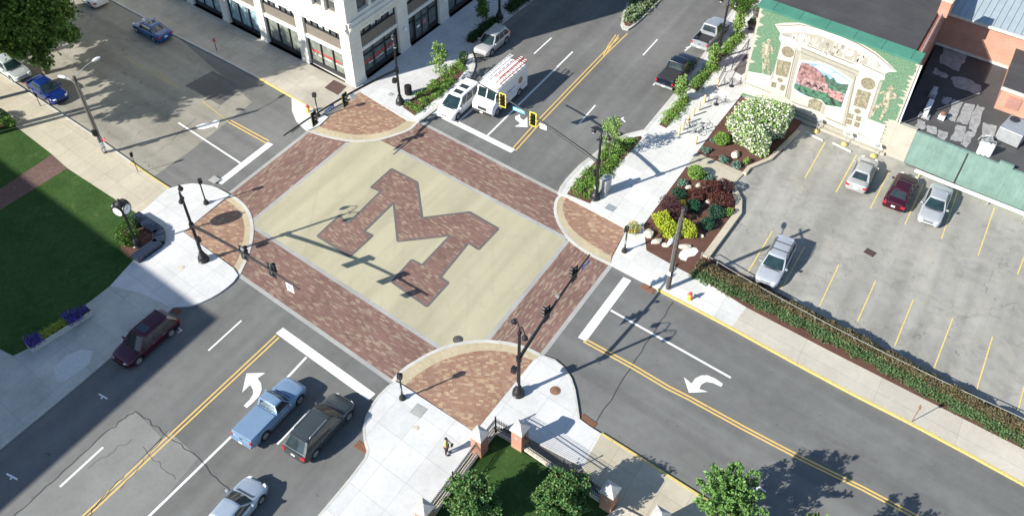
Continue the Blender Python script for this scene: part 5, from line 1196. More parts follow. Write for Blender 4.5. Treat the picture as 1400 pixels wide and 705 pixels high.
def wheel_at(t, x, y, r, s, sizew=.22):
    b = MB(); prof = [(r*.62, -sizew/2), (r*.93, -sizew/2), (r, -sizew*.32), (r, sizew*.32), (r*.93, sizew/2), (r*.62, sizew/2)]
    b.lathe(prof, c=(x, y, r), n=20, axis='Y'); w_ = b.build('wheel', m_tyre, t, smooth=40)
    b = MB(); yo = y+s*(sizew/2+.004)
    b.lathe([(r*.60, -.012), (r*.60, .008), (r*.5, .002)] if s > 0 else [(r*.5, -.002), (r*.60, -.008), (r*.60, .012)], c=(x, yo, r), n=20, axis='Y')
    for k in range(5):
        a = k*1.2566; b.box((x+math.cos(a)*r*.3, yo+s*.012, r+math.sin(a)*r*.3), (r*.55, .012, r*.15), tilt=(-a, 'Y'))
    b.build('rim', m_rim, w_)
def rbox(nm, t, c, d, mat, rz=0, bev=.015): b = MB(); b.box(c, d, rz); return b.build(nm, mat, t, bevel=bev)
def car(kind, label, cat, pos, heading, col, L=4.7, W=1.82, H=1.45, name='parked_car', group=None, sunroof=0, rails=0, metal=.0, plate=True, tail=None):
    x, y = pos; t = thing(name, label, cat, (x, y, .005), heading, group)
    body_m = paint('car_paint', col, metal); h = L/2
    wf, wb_ = h-.90, -h+.95; wr = .34
    if kind == 'sedan':
        belt = H*.64; top = [(-h, belt*.70), (-h+.04, belt*.90), (-h+.16, belt*1.03), (-h+.75, belt*1.06), (-.6, belt*1.03), (h*.33, belt*.99), (h-.95, belt*.91), (h-.45, belt*.82), (h-.16, belt*.70), (h-.04, belt*.60), (h, belt*.50)]
        cab = dict(zb=belt-.04, zr=H-.06, xf0=h*.40, xf1=h*.08, xr1=-h*.42, xr0=-h*.74, wb=W*.455, wt=W*.335, pillars=(.50,), side_from=.10)
    elif kind == 'suv':
        belt = H*.60; top = [(-h, belt*.72), (-h+.05, belt*.96), (-h+.25, belt*1.02), (0, belt*1.0), (h*.42, belt*.985), (h-.9, belt*.95), (h-.45, belt*.88), (h-.14, belt*.76), (h-.03, belt*.62), (h, belt*.5)]; wr = .37
        cab = dict(zb=belt-.04, zr=H-.06, xf0=h*.47, xf1=h*.14, xr1=-h*.70, xr0=-h*.95, wb=W*.47, wt=W*.355, pillars=(.66, .36), side_from=.06)
    elif kind == 'wagon':
        belt = H*.60; top = [(-h, belt*.72), (-h+.05, belt*.96), (-h+.25, belt*1.02), (0, belt*1.0), (h*.40, belt*.97), (h-.9, belt*.91), (h-.45, belt*.83), (h-.14, belt*.72), (h-.03, belt*.60), (h, belt*.5)]; wr = .34
        cab = dict(zb=belt-.04, zr=H-.06, xf0=h*.42, xf1=h*.12, xr1=-h*.80, xr0=-h*.955, wb=W*.465, wt=W*.365, pillars=(.66, .36), side_from=.06)
    elif kind == 'van':
        belt = H*.58; top = [(-h, belt*.72), (-h+.05, belt*.96), (-h+.25, belt*1.02), (0, belt*1.0), (h*.50, belt*.97), (h-.75, belt*.90), (h-.4, belt*.80), (h-.14, belt*.68), (h-.03, belt*.58), (h, belt*.48)]; wr = .35
        cab = dict(zb=belt-.04, zr=H-.06, xf0=h*.62, xf1=h*.22, xr1=-h*.78, xr0=-h*.96, wb=W*.475, wt=W*.365, pillars=(.70, .40), side_from=.06, bulge=.2)
    elif kind in ('pickup', 'crew'):
        belt = H*.60; wr = .39; crew = kind == 'crew'
        top = [(-h, belt*.6), (-h+.03, belt*1.0), (-h+.3, belt*1.02), (0, belt*1.0), (h*.38, belt*1.0), (h-.9, belt*.98), (h-.35, belt*.93), (h-.12, belt*.84), (h-.02, belt*.70), (h, belt*.5)]
        cab = dict(zb=belt-.04, zr=H-.05, xf0=h*.40, xf1=h*.20, xr1=(-h*.20 if crew else -h*.02), xr0=(-h*.26 if crew else -h*.09), wb=W*.45, wt=W*.36, pillars=((.50,) if crew else ()), side_from=.08, bulge=.12, rear_b=.0)
        wb_ = -h+1.15
    bed = None
    if kind == 'crew' and tail == 'open': bed = (-h+.09, cab['xr0']-.07, W-.26, .68)
    car_shell(L, W, smoothpts(top, 3), wheels=(wf, wb_), wr=wr, mat=body_m, parent=t, bed=bed)
    cabin(t, W, mat=body_m, **cab)
    if kind in ('pickup', 'crew'):
        x0 = cab['xr0']-.06; bz = belt*1.02
        if bed: b = MB(); b.box(((bed[0]+bed[1])/2, 0, .72), (bed[1]-bed[0]-.02, W-.28, .04)); [b.box(((bed[0]+bed[1])/2, -W*.4+W*.1*k, .745), (bed[1]-bed[0]-.06, .06, .02)) for k in range(9)]; b.build('bed_floor', m_trim, t)
        else:
            b = MB(); b.prism([(-h+.10, -W*.44), (x0, -W*.44), (x0, W*.44), (-h+.10, W*.44)], bz-.01, bz+.045, top=[(-h+.13, -W*.42), (x0-.02, -W*.42), (x0-.02, W*.42), (-h+.13, W*.42)]); b.build('bed_cover', body_m if kind == 'pickup' else m_trim, t, bevel=.01)
        rbox('rear_bumper', t, (-h-.03, 0, .50), (.14, W*.92, .18), m_steel if kind != 'pickup' else body_m)
        b = MB(); b.box((-h-.005, 0, .80), (.02, .26, .07)); b.build('tailgate_handle', m_trim, t)
    # lamps, grille, plate, bumpers, mirrors, handles
    zl = belt*.66
    for s in (-1, 1):
        b = MB(); b.prism([(h-.36, s*W*.44), (h-.10, s*W*.36), (h-.03, s*W*.25), (h-.17, s*W*.25), (h-.34, s*W*.33)], zl*.95, zl*1.13); b.build('headlight', m_whitelens, t, bevel=.01)
        zt_ = belt*.80; tw = .16 if kind in ('pickup', 'crew') else .3
        b = MB(); b.box((-h+.07, s*(W*.41-(tw-.16)*.25), zt_), (.16, tw, .26 if kind != 'sedan' else .17), rz=s*-.18); b.build('tail_light', m_redlens, t, bevel=.02)
        b = MB(); mx_ = cab['xf0']-.22; b.box((mx_, s*(W/2+.08), belt+.06), (.13, .20, .14)); b.build('mirror', body_m if kind not in ('crew',) else m_trim, t, bevel=.03)
        for hx in ((.02, -.9) if kind not in ('pickup',) else (.05,)):
            b = MB(); b.box((hx, s*(W/2-.002), belt*.86), (.18, .03, .035)); b.build('door_handle', m_rim if metal or kind == 'suv' else body_m, t)
        for hx in ((cab['xf0']-.35, -.32 if kind not in ('pickup', 'crew') else cab['xr0']+1.0, -1.25) if kind != 'pickup' else (cab['xf0']-.25, cab['xr0']+.03)):
            b = MB(); b.box((hx, s*(W/2-.010), belt*.60), (.018, .016, belt*.52)); b.build('door_seam', m_trim, t)
        b = MB(); hz = interp(h-.6, top); b.tube([(cab['xf0']+.28, s*W*.36, interp(cab['xf0']+.28, top)+.012), (h-.6, s*W*.35, hz+.008), (h-.32, s*W*.30, interp(h-.32, top)+.006)], .008, 4); b.build('bonnet_seam', m_trim, t)
    b = MB(); b.box((h-.075, 0, zl*.88), (.10, W*.42, .15)); b.build('grille', m_trim, t, bevel=.02)
    b = MB(); b.box((h-.05, 0, .36), (.10, W*.55, .12)); b.build('lower_grille', m_trim, t, bevel=.02)
    if plate: b = MB(); b.box((-h-.012 if kind not in ('pickup', 'crew') else -h-.105, 0, belt*.68 if kind not in ('pickup', 'crew') else .52), (.02, .31, .15)); b.build('licence_plate', m_whiteplastic, t)
    b = MB(); b.box((0, 0, .235), (L*.5, W*.94, .05)); b.build('underside', m_trim, t)
    # cowl with wipers, roof items
    b = MB(); b.box((cab['xf0']+.19, 0, cab['zb']+.055), (.07, W*.66, .02)); b.build('cowl', m_trim, t)
    if rails:
        for s in (-1, 1):
            b = MB(); a = cab['xf1']-.25; c_ = cab['xr1']+.25; yy = s*cab['wt']*.95
            b.tube([(a, yy, H-.01), (a-.1, yy, H+.055), (c_+.1, yy, H+.055), (c_, yy, H-.01)], .022, 6); b.build('roof_rail', m_trim if rails == 1 else m_steel, t)
        if rails == 1:
            b = MB()
            for xx in (cab['xf1']-.6, cab['xr1']+.75): b.box((xx, 0, H+.05), (.05, cab['wt']*1.9, .03))
            b.build('roof_bar', m_trim, t)
    for k in range(sunroof):
        xx = cab['xf1']-.48-k*.95; b = MB(); b.prism([(xx-.27, -.42), (xx+.27, -.42), (xx+.27, .42), (xx-.27, .42)], H-.02, H+.024); b.build('sunroof', m_cglass, t, bevel=.01)
    if kind in ('suv', 'van', 'wagon'):
        b = MB(); b.box((cab['xr1']-.02, 0, H+.0), (.22, cab['wt']*1.8, .035)); b.build('spoiler', body_m, t, bevel=.012)
    for wx in (wf, wb_):
        for s in (-1, 1): wheel_at(t, wx, s*(W/2-.12), wr, s)
    b = MB(); b.box((h*.1, 0, belt*.72), (L*.42, W*.72, .1)); [b.box((xx, s*.36, belt*.88), (.2, .48, .5)) for xx in ((.15, -.8) if kind not in ('pickup', 'crew') else (cab['xr0']+.45,)) for s in (-1, 1)]
    b.build('seats', m_blackmatte, t)
    return t
UP_ = A2; DN_ = A2+math.pi
car('sedan', 'bright blue sedan parked at the far kerb by the building, seen from behind', 'car', P(207, 38.5, .7), math.pi, (.008, .075, .25), sunroof=1)
car('sedan', 'royal blue sedan parked at the near left kerb under the street lamp', 'car', P(64.5, 121, .7), 0, (.006, .022, .13), L=4.6, W=1.85)
car('sedan', 'light silver sedan parked behind the royal blue one, half under the tree', 'car', P(14, 91, .7), 0, (.50, .54, .55), metal=.3)
car('sedan', 'white car mostly cut off at the top left edge of the photo', 'car', P(121, -7, .7), math.pi, (.7, .7, .7))
car('suv', 'dark maroon car with a sunroof parked in the building shade', 'car', P(198.5, 462, .7), DN_, (.055, .010, .024), L=4.75, W=1.88, H=1.62, sunroof=1, metal=.2)
car('pickup', 'light blue pickup truck with a covered bed stopped at the line', 'pickup truck', P(369.5, 560, .7), UP_, (.20, .30, .43), L=5.3, W=1.90, H=1.66, name='pickup_truck', metal=.25)
car('suv', 'dark grey green large car stopped beside the light blue pickup', 'car', P(437.5, 580.5, .75), UP_, (.060, .072, .078), L=5.1, W=1.98, H=1.74, name='stopped_car', rails=2, metal=.3)
car('sedan', 'silver blue sedan cut off at the bottom edge behind the blue pickup', 'car', P(318, 697, .7), UP_+.06, (.36, .43, .51), L=4.7, name='stopped_car', metal=.3)
car('van', 'white minivan with two dark roof windows at the stop bar', 'minivan', P(628, 136.5, .8), DN_, (.74, .74, .74), L=5.1, W=1.98, H=1.74, name='minivan', sunroof=2)
car('suv', 'silver crossover parked at the kerb, half in building shade', 'car', P(672.5, 56, .7), DN_, (.44, .45, .46), L=4.5, W=1.84, H=1.66, metal=.35, rails=0)
car('crew', 'dark navy and black pickup truck with black bed cover parked at the right kerb', 'pickup truck', P(926, 95, .75), UP_-.03, (.006, .010, .022), L=5.7, W=1.98, H=1.82, name='pickup_truck')
car('crew', 'silver grey pickup truck with open bed parked ahead of the black one', 'pickup truck', P(972, 44, .75), UP_-.02, (.33, .36, .39), L=5.7, W=1.98, H=1.82, name='pickup_truck', tail='open', metal=.3)
car('sedan', 'silver sedan with red tail lamps parked nearest the mural', 'car', P(1180, 235, .7), UP_+.02, (.42, .42, .42), L=4.55, W=1.78, metal=.3)
car('sedan', 'dark maroon sedan parked between the two silver ones', 'car', P(1233, 259, .7), UP_-.03, (.045, .006, .016), L=4.75, W=1.84, metal=.2)
car('sedan', 'silver sedan with its nose towards the lot, beside the maroon one', 'car', P(1279, 278.5, .7), DN_+.01, (.42, .44, .46), L=4.8, W=1.84, metal=.3)
car('wagon', 'silver station wagon with black roof rails near the hedge', 'car', P(1061, 356.5, .75), DN_+.03, (.42, .45, .49), L=4.8, W=1.82, H=1.58, rails=1, metal=.3)
# step van
def step_van(pos, rz):
    t = thing('step_van', 'white step van carrying ladders on its roof rack, waiting beside the minivan', 'van', (*pos, .005), rz)
    wm = paint('van_white', (.76, .76, .76), 0, .4); L, W, H = 6.0, 2.15, 2.75; h = L/2
    # box body with cab nose: side profile extruded across, arches cut
    prof = [(-h, .45), (-h, H-.12), (-h+.12, H), (h-1.25, H), (h-1.0, H-.10), (h-.62, 1.62), (h-.12, 1.36), (h-.02, 1.2), (h, .55), (h-.05, .42)]
    b = MB(); n = len(prof)
    ys = [(-W/2, .0), (-W/2+.07, .05), (W/2-.07, .05), (W/2, 0)]
    for y, e in ys:
        sc = 0 if e else .05
        b.v += [(x*(1-sc*.25), y, z-(sc if z > H-.2 else 0)) for x, z in prof]
    b.f += [tuple(range(n)), tuple(range(4*n-1, 3*n-1, -1))]; b.m += [0, 0]
    for r in range(3):
        for k in range(n): a = r*n+k; c = r*n+(k+1) % n; b.f.append((a, a+n, c+n, c)); b.m.append(0)
    body = b.build('body', wm); cu = MB()
    for wx in (h-.95, -h+1.4):
        for s in (-1, 1): cu.lathe([(.47, s*(W/2-.4)), (.47, s*(W/2+.2))] if s > 0 else [(.47, s*(W/2+.2)), (.47, s*(W/2-.4))], c=(wx, 0, .40), n=22, axis='Y')
    cu = cu.build('cutter', wm)
    for src in (body, cu):
        bm = bmesh.new(); bm.from_mesh(src.data); bmesh.ops.recalc_face_normals(bm, faces=bm.faces); bm.to_mesh(src.data); bm.free()
    md = body.modifiers.new('b', 'BOOLEAN'); md.operation = 'DIFFERENCE'; md.object = cu; md.solver = 'EXACT'
    me = bpy.data.meshes.new_from_object(body.evaluated_get(bpy.context.evaluated_depsgraph_get())); body.modifiers.clear(); body.data = me; bpy.data.objects.remove(cu)
    me.polygons.foreach_set('use_smooth', [True]*len(me.polygons)); me.set_sharp_from_angle(angle=R(28)); body.parent = t
    # windscreen halves on the raked face between (h-1.0,H-.1) and (h-.62,1.62)
    A_, B_ = Vector((h-1.0, 0, H-.10)), Vector((h-.62, 0, 1.62)); d = B_-A_; nn = Vector((-d.z, 0, d.x)).normalized()
    if nn.x < 0: nn = -nn
    for s in (-1, 1):
        b = MB(); q = []
        for v, yy in ((.12, .05), (.12, W/2-.16), (.93, W/2-.16), (.93, .05)): p = A_+d*v+nn*.012; q.append((p.x, s*yy, p.z))
        b.add(q, [(0, 1, 2, 3) if s > 0 else (3, 2, 1, 0)]); b.build('windscreen', m_cglass2, t)
        b = MB(); b.box((h-.95, s*(W/2+.002), 1.95), (.55, .015, .75)); b.build('side_window', m_cglass, t)
        b = MB(); b.box((h-.75, s*(W/2+.22), 1.9), (.06, .2, .42)); b.box((h-.75, s*(W/2+.1), 1.75), (.04, .24, .04)); b.build('mirror', m_trim, t)
        b = MB(); b.box((h+.0, s*.78, .98), (.05, .28, .2)); b.build('headlight', m_whitelens, t, bevel=.02)
        b = MB(); b.box((-h-.01, s*.9, 1.2), (.04, .14, .35)); b.build('tail_light', m_redlens, t)
        b = MB(); b.box((-.5, s*(W/2+.004), 1.0), (4.4, .01, .035)); b.build('side_stripe', m_bluesign, t)
        b = MB(); rs = random.Random(4)
        for k in range(16): b.box((.9-k*.11, s*(W/2+.006), 1.55+.03*(k % 2)), (.06, .008, rs.uniform(.10, .22)))
        for k in range(10): b.box((.6-k*.11, s*(W/2+.006), 1.28), (.06, .008, rs.uniform(.05, .1)))
        b.build('lettering', m_bluesign, t)
        b = MB(); b.lathe([(.0, 0), (.36, 0), (.36, .008), (0, .008)], c=(-1.75, s*(W/2+.002)-(0 if s > 0 else .008), 1.72), n=14, axis='Y', sq=(1, 1)); b.build('emblem', plain('tan_emblem', (.34, .22, .12), .7), t)
        b = MB(); b.box((-.3, s*(W/2-.03), H+.05), (4.9, .05, .06)); b.build('gutter_rail', m_steel, t)
        for wx in (h-.95, -h+1.4): wheel_at(t, wx, s*(W/2-.16), .40, s, .26)
    b = MB(); b.box((h+.03, 0, .58), (.16, W*.96, .22)); b.build('front_bumper', m_trim, t, bevel=.03)
    b = MB(); b.box((-h-.05, 0, .52), (.16, W*.96, .2)); b.build('rear_bumper', m_trim, t, bevel=.03)
    b = MB(); b.box((h+.012, 0, .95), (.03, .9, .30)); b.build('grille', m_trim, t); b = MB(); b.box((h+.12, 0, .62), (.02, .31, .15)); b.build('licence_plate', m_whiteplastic, t)
    b = MB(); b.box((0, 0, .47), (L*.9, W*.8, .1)); b.build('underside', m_trim, t)
    b = MB(); b.tube([(h-1.05, -W*.4, H-.02), (h-1.02, 0, H+.0), (h-1.05, W*.4, H-.02)], .03, 6); b.build('roof_lip', m_steel, t)
    rk = MB()
    for k in range(7): xx = 1.3-k*.65; rk.tube([(xx, -.95, H-.02), (xx, -.95, H+.16), (xx, .95, H+.16), (xx, .95, H-.02)], .025, 6)
    rk.build('roof_rack', m_whiteplastic, t)
    def ladder(label, yy, x0, x1, wd, mat, z):
        o = thing('ladder', label, 'ladder', (pos[0], pos[1], 0), rz); b = MB()
        for s in (-1, 1): b.box(((x0+x1)/2, yy+s*wd/2, z), (x1-x0, .035, .09))
        b.build('side_rails', mat, o); nr = int((x1-x0)/.3)
        for k in range(nr): b = MB(); b.tube([(x0+.15+k*.3, yy-wd/2, z), (x0+.15+k*.3, yy+wd/2, z)], .02, 6); b.build('rung', m_whiteplastic, o)
    mr = plain('red_fibreglass', (.50, .06, .05), .5)
    ladder('red and white ladder on the step van, kerb side', .70, -3.3, 1.5, .42, mr, H+.24)
    ladder('red railed ladder in the middle of the step van roof', .15, -3.5, .7, .40, mr, H+.24)
    ladder('white ladder along the street side of the step van roof', -.78, -3.2, 1.4, .36, m_whiteplastic, H+.24)
    b = MB()
step_van(P(684, 122, 1.3), DN_-.02)
# ------------------------------------------------------------------ signal poles
def to_dir(a, z):
    return Matrix.Rotation(a, 4, 'Z')
def signal_head(t, loc, face, back='yellow', mats=None):
    """three-lamp head; face = heading the lamps look towards"""
    M = Matrix.Translation(loc) @ Matrix.Rotation(face, 4, 'Z')
    def tr(b): b.v = [tuple(M @ Vector(v)) for v in b.v]; return b
    b = MB(); b.box((0, 0, -.05), (.20, .34, 1.02)); s_ = tr(b).build('traffic_signal', m_black, t, bevel=.02)
    if back:
        b = MB(); b.box((-.03, 0, -.05), (.02, .66, 1.36)); b2 = tr(b).build('backplate', m_blackmatte, s_)
        if back == 'yellow':
            b = MB()
            for yy in (-.29, .29): b.box((-.016, yy, -.05), (.012, .09, 1.38))
            for zz in (-.70, .60): b.box((-.016, 0, zz), (.012, .50, .09))
            tr(b).build('yellow_border', m_yellowpl, s_)
        if back == 'edge':
            b = MB()
            for yy in (-.31, .31): b.box((-.016, yy, -.05), (.012, .035, 1.38))
            tr(b).build('yellow_border', m_yellowpl, s_)
    for k, zz in enumerate((.28, -.05, -.38)):
        b = MB(); b.lathe([(0, .10), (.12, .10), (.12, .115), (0, .125)], c=(0, 0, zz), n=14, axis='X'); tr(b).build('lens', LENS_W if back == 'edge' else LENS[k], s_, smooth=40)
        b = MB(); pr = []
        for j in range(9): a = -.3+j*(math.pi+.6)/8; pr.append((math.cos(a)*.145, math.sin(a)*.145))
        vs = [(x, y, z+zz) for x in (.09, .27) for y, z in pr]+[(x, y*.9, z*.9+zz) for x in (.09, .32) for y, z in pr]
        b.add(vs, [(i, i+1, i+10, i+9) for i in range(8)]+[(18+i+9, 18+i+10, 18+i+1, 18+i) for i in range(8)]); tr(b).build('visor', m_black, s_)
    b = MB(); b.box((-.06, 0, .1), (.08, .08, .9)); b.box((-.14, 0, .12), (.16, .05, .06)); tr(b).build('bracket', m_steel, s_)
LENS = [plain('dim_red_lens', (.10, .012, .012), .3), plain('dim_amber_lens', (.14, .08, .01), .3), plain('dim_green_lens', (.02, .10, .06), .3)]
LENS_W = plain('pale_lens', (.5, .5, .48), .3)
def base_and_shaft(t, H, r=.13):
    b = MB(); b.lathe([(0, 0), (.42, 0), (.42, .10), (.38, .14), (.40, .30), (.36, .46), (.24, .58), (.20, .66), (.22, .70), (.22, .80), (.17, .86), (.16, .95), (0, .95)], n=20); b.build('base', m_black, t, smooth=35)
    b = MB(); n = 16; prof = []
    vs = []; fs = []
    for z, rr in ((.9, r), (H*.5, r*.86), (H, r*.70)):
        for k in range(n*2): a = math.pi*k/n; q = rr*(1 if k % 2 else .90); vs.append((q*math.cos(a), q*math.sin(a), z))
    for i in range(2):
        for k in range(2*n): a = i*2*n+k; c = i*2*n+(k+1) % (2*n); fs.append((a, c, c+2*n, a+2*n))
    fs.append(tuple(range(4*n, 6*n))); b.add(vs, fs); b.build('shaft', m_black, t)
    b = MB(); b.lathe([(0, H-.1), (.15, H-.1), (.16, H), (.12, H+.06), (.07, H+.16), (.05, H+.36), (.03, H+.5), (0, H+.55)], n=14); b.build('finial', m_black, t, smooth=40)
def twin_lamps(t, H, ang, rch=.72):
    for s in (-1, 1):
        d = Vector((math.cos(ang), math.sin(ang), 0))*s; c = Vector((0, 0, H))
        path = [c+d*rch*u+Vector((0, 0, .10+.50*math.sin(math.pi*u*.93))) for u in np.linspace(0, 1, 10)]
        b = MB(); b.tube(path, .035, 7)
        path2 = [c+d*(.22+.16*math.cos(a))+Vector((0, 0, .30+.13*math.sin(a))) for a in np.linspace(0, 5.2, 10)]
        b.tube(path2, .018, 5); arm = b.build('lamp_arm', m_black, t, smooth=50)
        e = path[-1]; b = MB(); b.lathe([(0, .06), (.07, .06), (.09, 0), (.17, -.10), (.20, -.20), (.20, -.26), (0, -.26)][::-1], c=tuple(e), n=14); b.build('lamp_hood', m_black, arm, smooth=45)
        b = MB(); b.lathe([(0, -.44), (.09, -.42), (.145, -.34), (.15, -.27), (0, -.27)], c=tuple(e), n=12); b.build('lamp_globe', m_lampglass, arm, smooth=50)
def mast(label, base, attach, tip, H, lampang, sigs, signs=(), ped=None, rise=.5):
    t = thing('signal_pole', label, 'traffic signal', (*base, .1)); bx, by = base
    base_and_shaft(t, H); twin_lamps(t, H+.25, lampang)
    a0 = Vector((0, 0, attach-.1)); e = Vector((tip[0]-bx, tip[1]-by, tip[2]-.1)); hd_ = Vector((e.x, e.y, 0))
    path = []; rad = []
    for u in np.linspace(0, 1, 12):
        z = a0.z+(e.z-a0.z)*math.sin(u*math.pi/2)**.9; p = hd_*u; path.append(Vector((p.x, p.y, z))); rad.append(.125-.07*u)
    b = MB(); b.tube(path, rad, 12); arm = b.build('mast_arm', m_black, t, smooth=50)
    b = MB(); b.lathe([(0, attach-.3), (.19, attach-.3), (.19, attach+.1), (0, attach+.1)], n=14); b.build('arm_collar', m_black, t, smooth=40)
    b = MB(); b.sphere(tuple(path[-1]), .07, 8, 6); b.build('arm_cap', m_black, t)
    def at(u): i = min(int(u*11), 10); f_ = u*11-i; return path[i]*(1-f_)+path[i+1]*f_
    for u, face, back in sigs: signal_head(t, at(u)+Vector((math.cos(face)*.16, math.sin(face)*.16, -.15)), face, back)
    for u, face, wd, hh, mat, kind in signs:
        p = at(u)+Vector((math.cos(face)*.12, math.sin(face)*.12, -.12)); M = Matrix.Translation(p) @ Matrix.Rotation(face, 4, 'Z')
        b = MB(); b.box((0, 0, -hh*.3), (.02, wd, hh)); b.v = [tuple(M @ Vector(v)) for v in b.v]; sg = b.build('street_sign' if kind != 'arrow' else 'turn_sign', mat, t)
        b = MB()
        if kind == 'text':
            rs = random.Random(int(u*100))
            for k in range(int(wd/.14)-1): b.box((.013, -wd/2+.14+k*.14, -hh*.3+rs.uniform(-.02, .03)), (.006, .06, hh*rs.uniform(.35, .6)))
        elif kind == 'arrow':
            b.tube([(.014, .12, -hh*.55), (.014, .12, -hh*.1), (.014, .02, hh*.02), (.014, -.08, -hh*.1), (.014, -.08, -hh*.3)], .03, 5); b.add([(.016, -.18, -hh*.28), (.016, .02, -hh*.28), (.016, -.08, -hh*.52)], [(0, 2, 1)])
        if b.v: b.v = [tuple(M @ Vector(v)) for v in b.v]; b.build('sign_writing', m_whiteplastic if kind == 'text' else m_blackmatte, sg)
    # little camera on the arm
    b = MB(); p = at(.52); b.tube([p, p+Vector((0, 0, .35))], .025, 5); b.box((p.x, p.y, p.z+.38), (.26, .12, .12)); b.build('detector', m_steel, t)
    if ped is not None:
        d = Vector((math.cos(ped), math.sin(ped), 0)); p = d*.34+Vector((0, 0, 2.45)); b = MB(); b.box(tuple(p), (.34, .36, .42), rz=ped); pd = b.build('pedestrian_signal', m_black, t, bevel=.02)
        b = MB(); b.tube([(0, 0, 2.6), tuple(p+Vector((0, 0, .15)))], .03, 6); b.build('bracket', m_black, pd)
    b = MB(); b.box((0, -.15, 1.25), (.12, .06, .30)); b.build('push_button', m_steel, t)
    return t
mast('tall black signal pole with twin lamps beside the clock corner', (-46.91, 22.23), 3.75, (-34.85, 22.05, 5.25), 6.35, R(-35), [(.50, R(96), 'plain'), (.755, R(96), 'plain')], [(.93, R(-84), .62, .75, m_whiteplastic, 'arrow')], ped=R(-10))
mast('black signal pole with twin lamps beside the grey cabinet', tuple(P(813.4, 272.4)), 3.9, (-40.6, 47.6, 5.2), 6.25, R(-5), [(.525, R(-84), 'yellow'), (.785, R(-84), 'yellow')], [(.645, R(-84), 1.15, .34, m_cyansign, 'text'), (.44, R(-84), .62, .5, m_whiteplastic, 'none')], ped=R(150))
mast('black signal pole with twin lamps at the lower brick corner', tuple(P(708.6, 539.6)), 3.9, (-21.75, 36.75, 5.0), 6.4, R(-25), [(.40, R(180), 'plain'), (.80, R(180), 'plain')], [(.92, R(0), .9, .34, m_bluesign, 'text')], ped=R(190))
mast('black signal pole with twin lamps beside the trash can', tuple(P(547.3, 143)), 3.75, (-48.1, 32.5, 5.2), 6.3, R(-40), [(.50, R(6), 'edge'), (.765, R(6), 'edge')], [(.635, R(6), 1.15, .34, m_bluesign, 'text'), (.43, R(6), .55, .55, m_lampglass, 'none'), (.9, R(186), 1.0, .3, plain('sign_back', (.20, .22, .22), .5, .4), 'none')], ped=R(200))
def ped_post(label, px, py, face, H=2.55, top='round'):
    t = thing('pedestrian_signal_post', label, 'signal post', (*P(px, py, .05), .05))
    b = MB(); b.lathe([(0, 0), (.24, 0), (.24, .08), (.21, .12), (.21, .28), (.13, .40), (.10, .48), (.065, .55), (0, .55)], n=16); b.build('base', m_black, t, smooth=35)
    b = MB(); b.lathe([(.06, .5), (.055, H-.3), (0, H-.3)], n=12); b.build('shaft', m_black, t, smooth=40)
    d = Vector((math.cos(face), math.sin(face), 0)); b = MB(); b.box((d.x*.05, d.y*.05, H-.12), (.30, .34, .40), rz=face); h_ = b.build('signal_head', m_black, t, bevel=.03)
    b = MB(); b.box((d.x*.21, d.y*.21, H-.12), (.02, .26, .30), rz=face); b.build('signal_face', m_blackmatte, h_)
    b = MB(); b.lathe([(0, H+.06), (.09, H+.06), (.02, H+.16), (0, H+.16)], n=10); b.build('finial', m_black, t)
    b = MB(); b.box((0, -.08, 1.15), (.14, .06, .34)); b.build('push_button', m_steel, t)
ped_post('black pedestrian signal post at the left corner of the crossing', 282.5, 279, R(60))
ped_post('black pedestrian signal post below the lower left crosswalk', 550.5, 545, R(120))
ped_post('black pedestrian signal post by the flower clump', 853.5, 344.5, R(200))
ped_post('black pedestrian signal post beside the fire hydrant', 435.5, 160, R(-60))
def street_lamp(label, px, py, H=6.6):
    t = thing('street_lamp', label, 'street lamp', (*P(px, py, .12), .12)); base_and_shaft(t, H); twin_lamps(t, H+.25, R(6))
street_lamp('black street lamp with fluted pole beside the shaded planting bed', 683, 25)
street_lamp('black street lamp with fluted pole between the two pickups', 980.5, 81, 5.9)
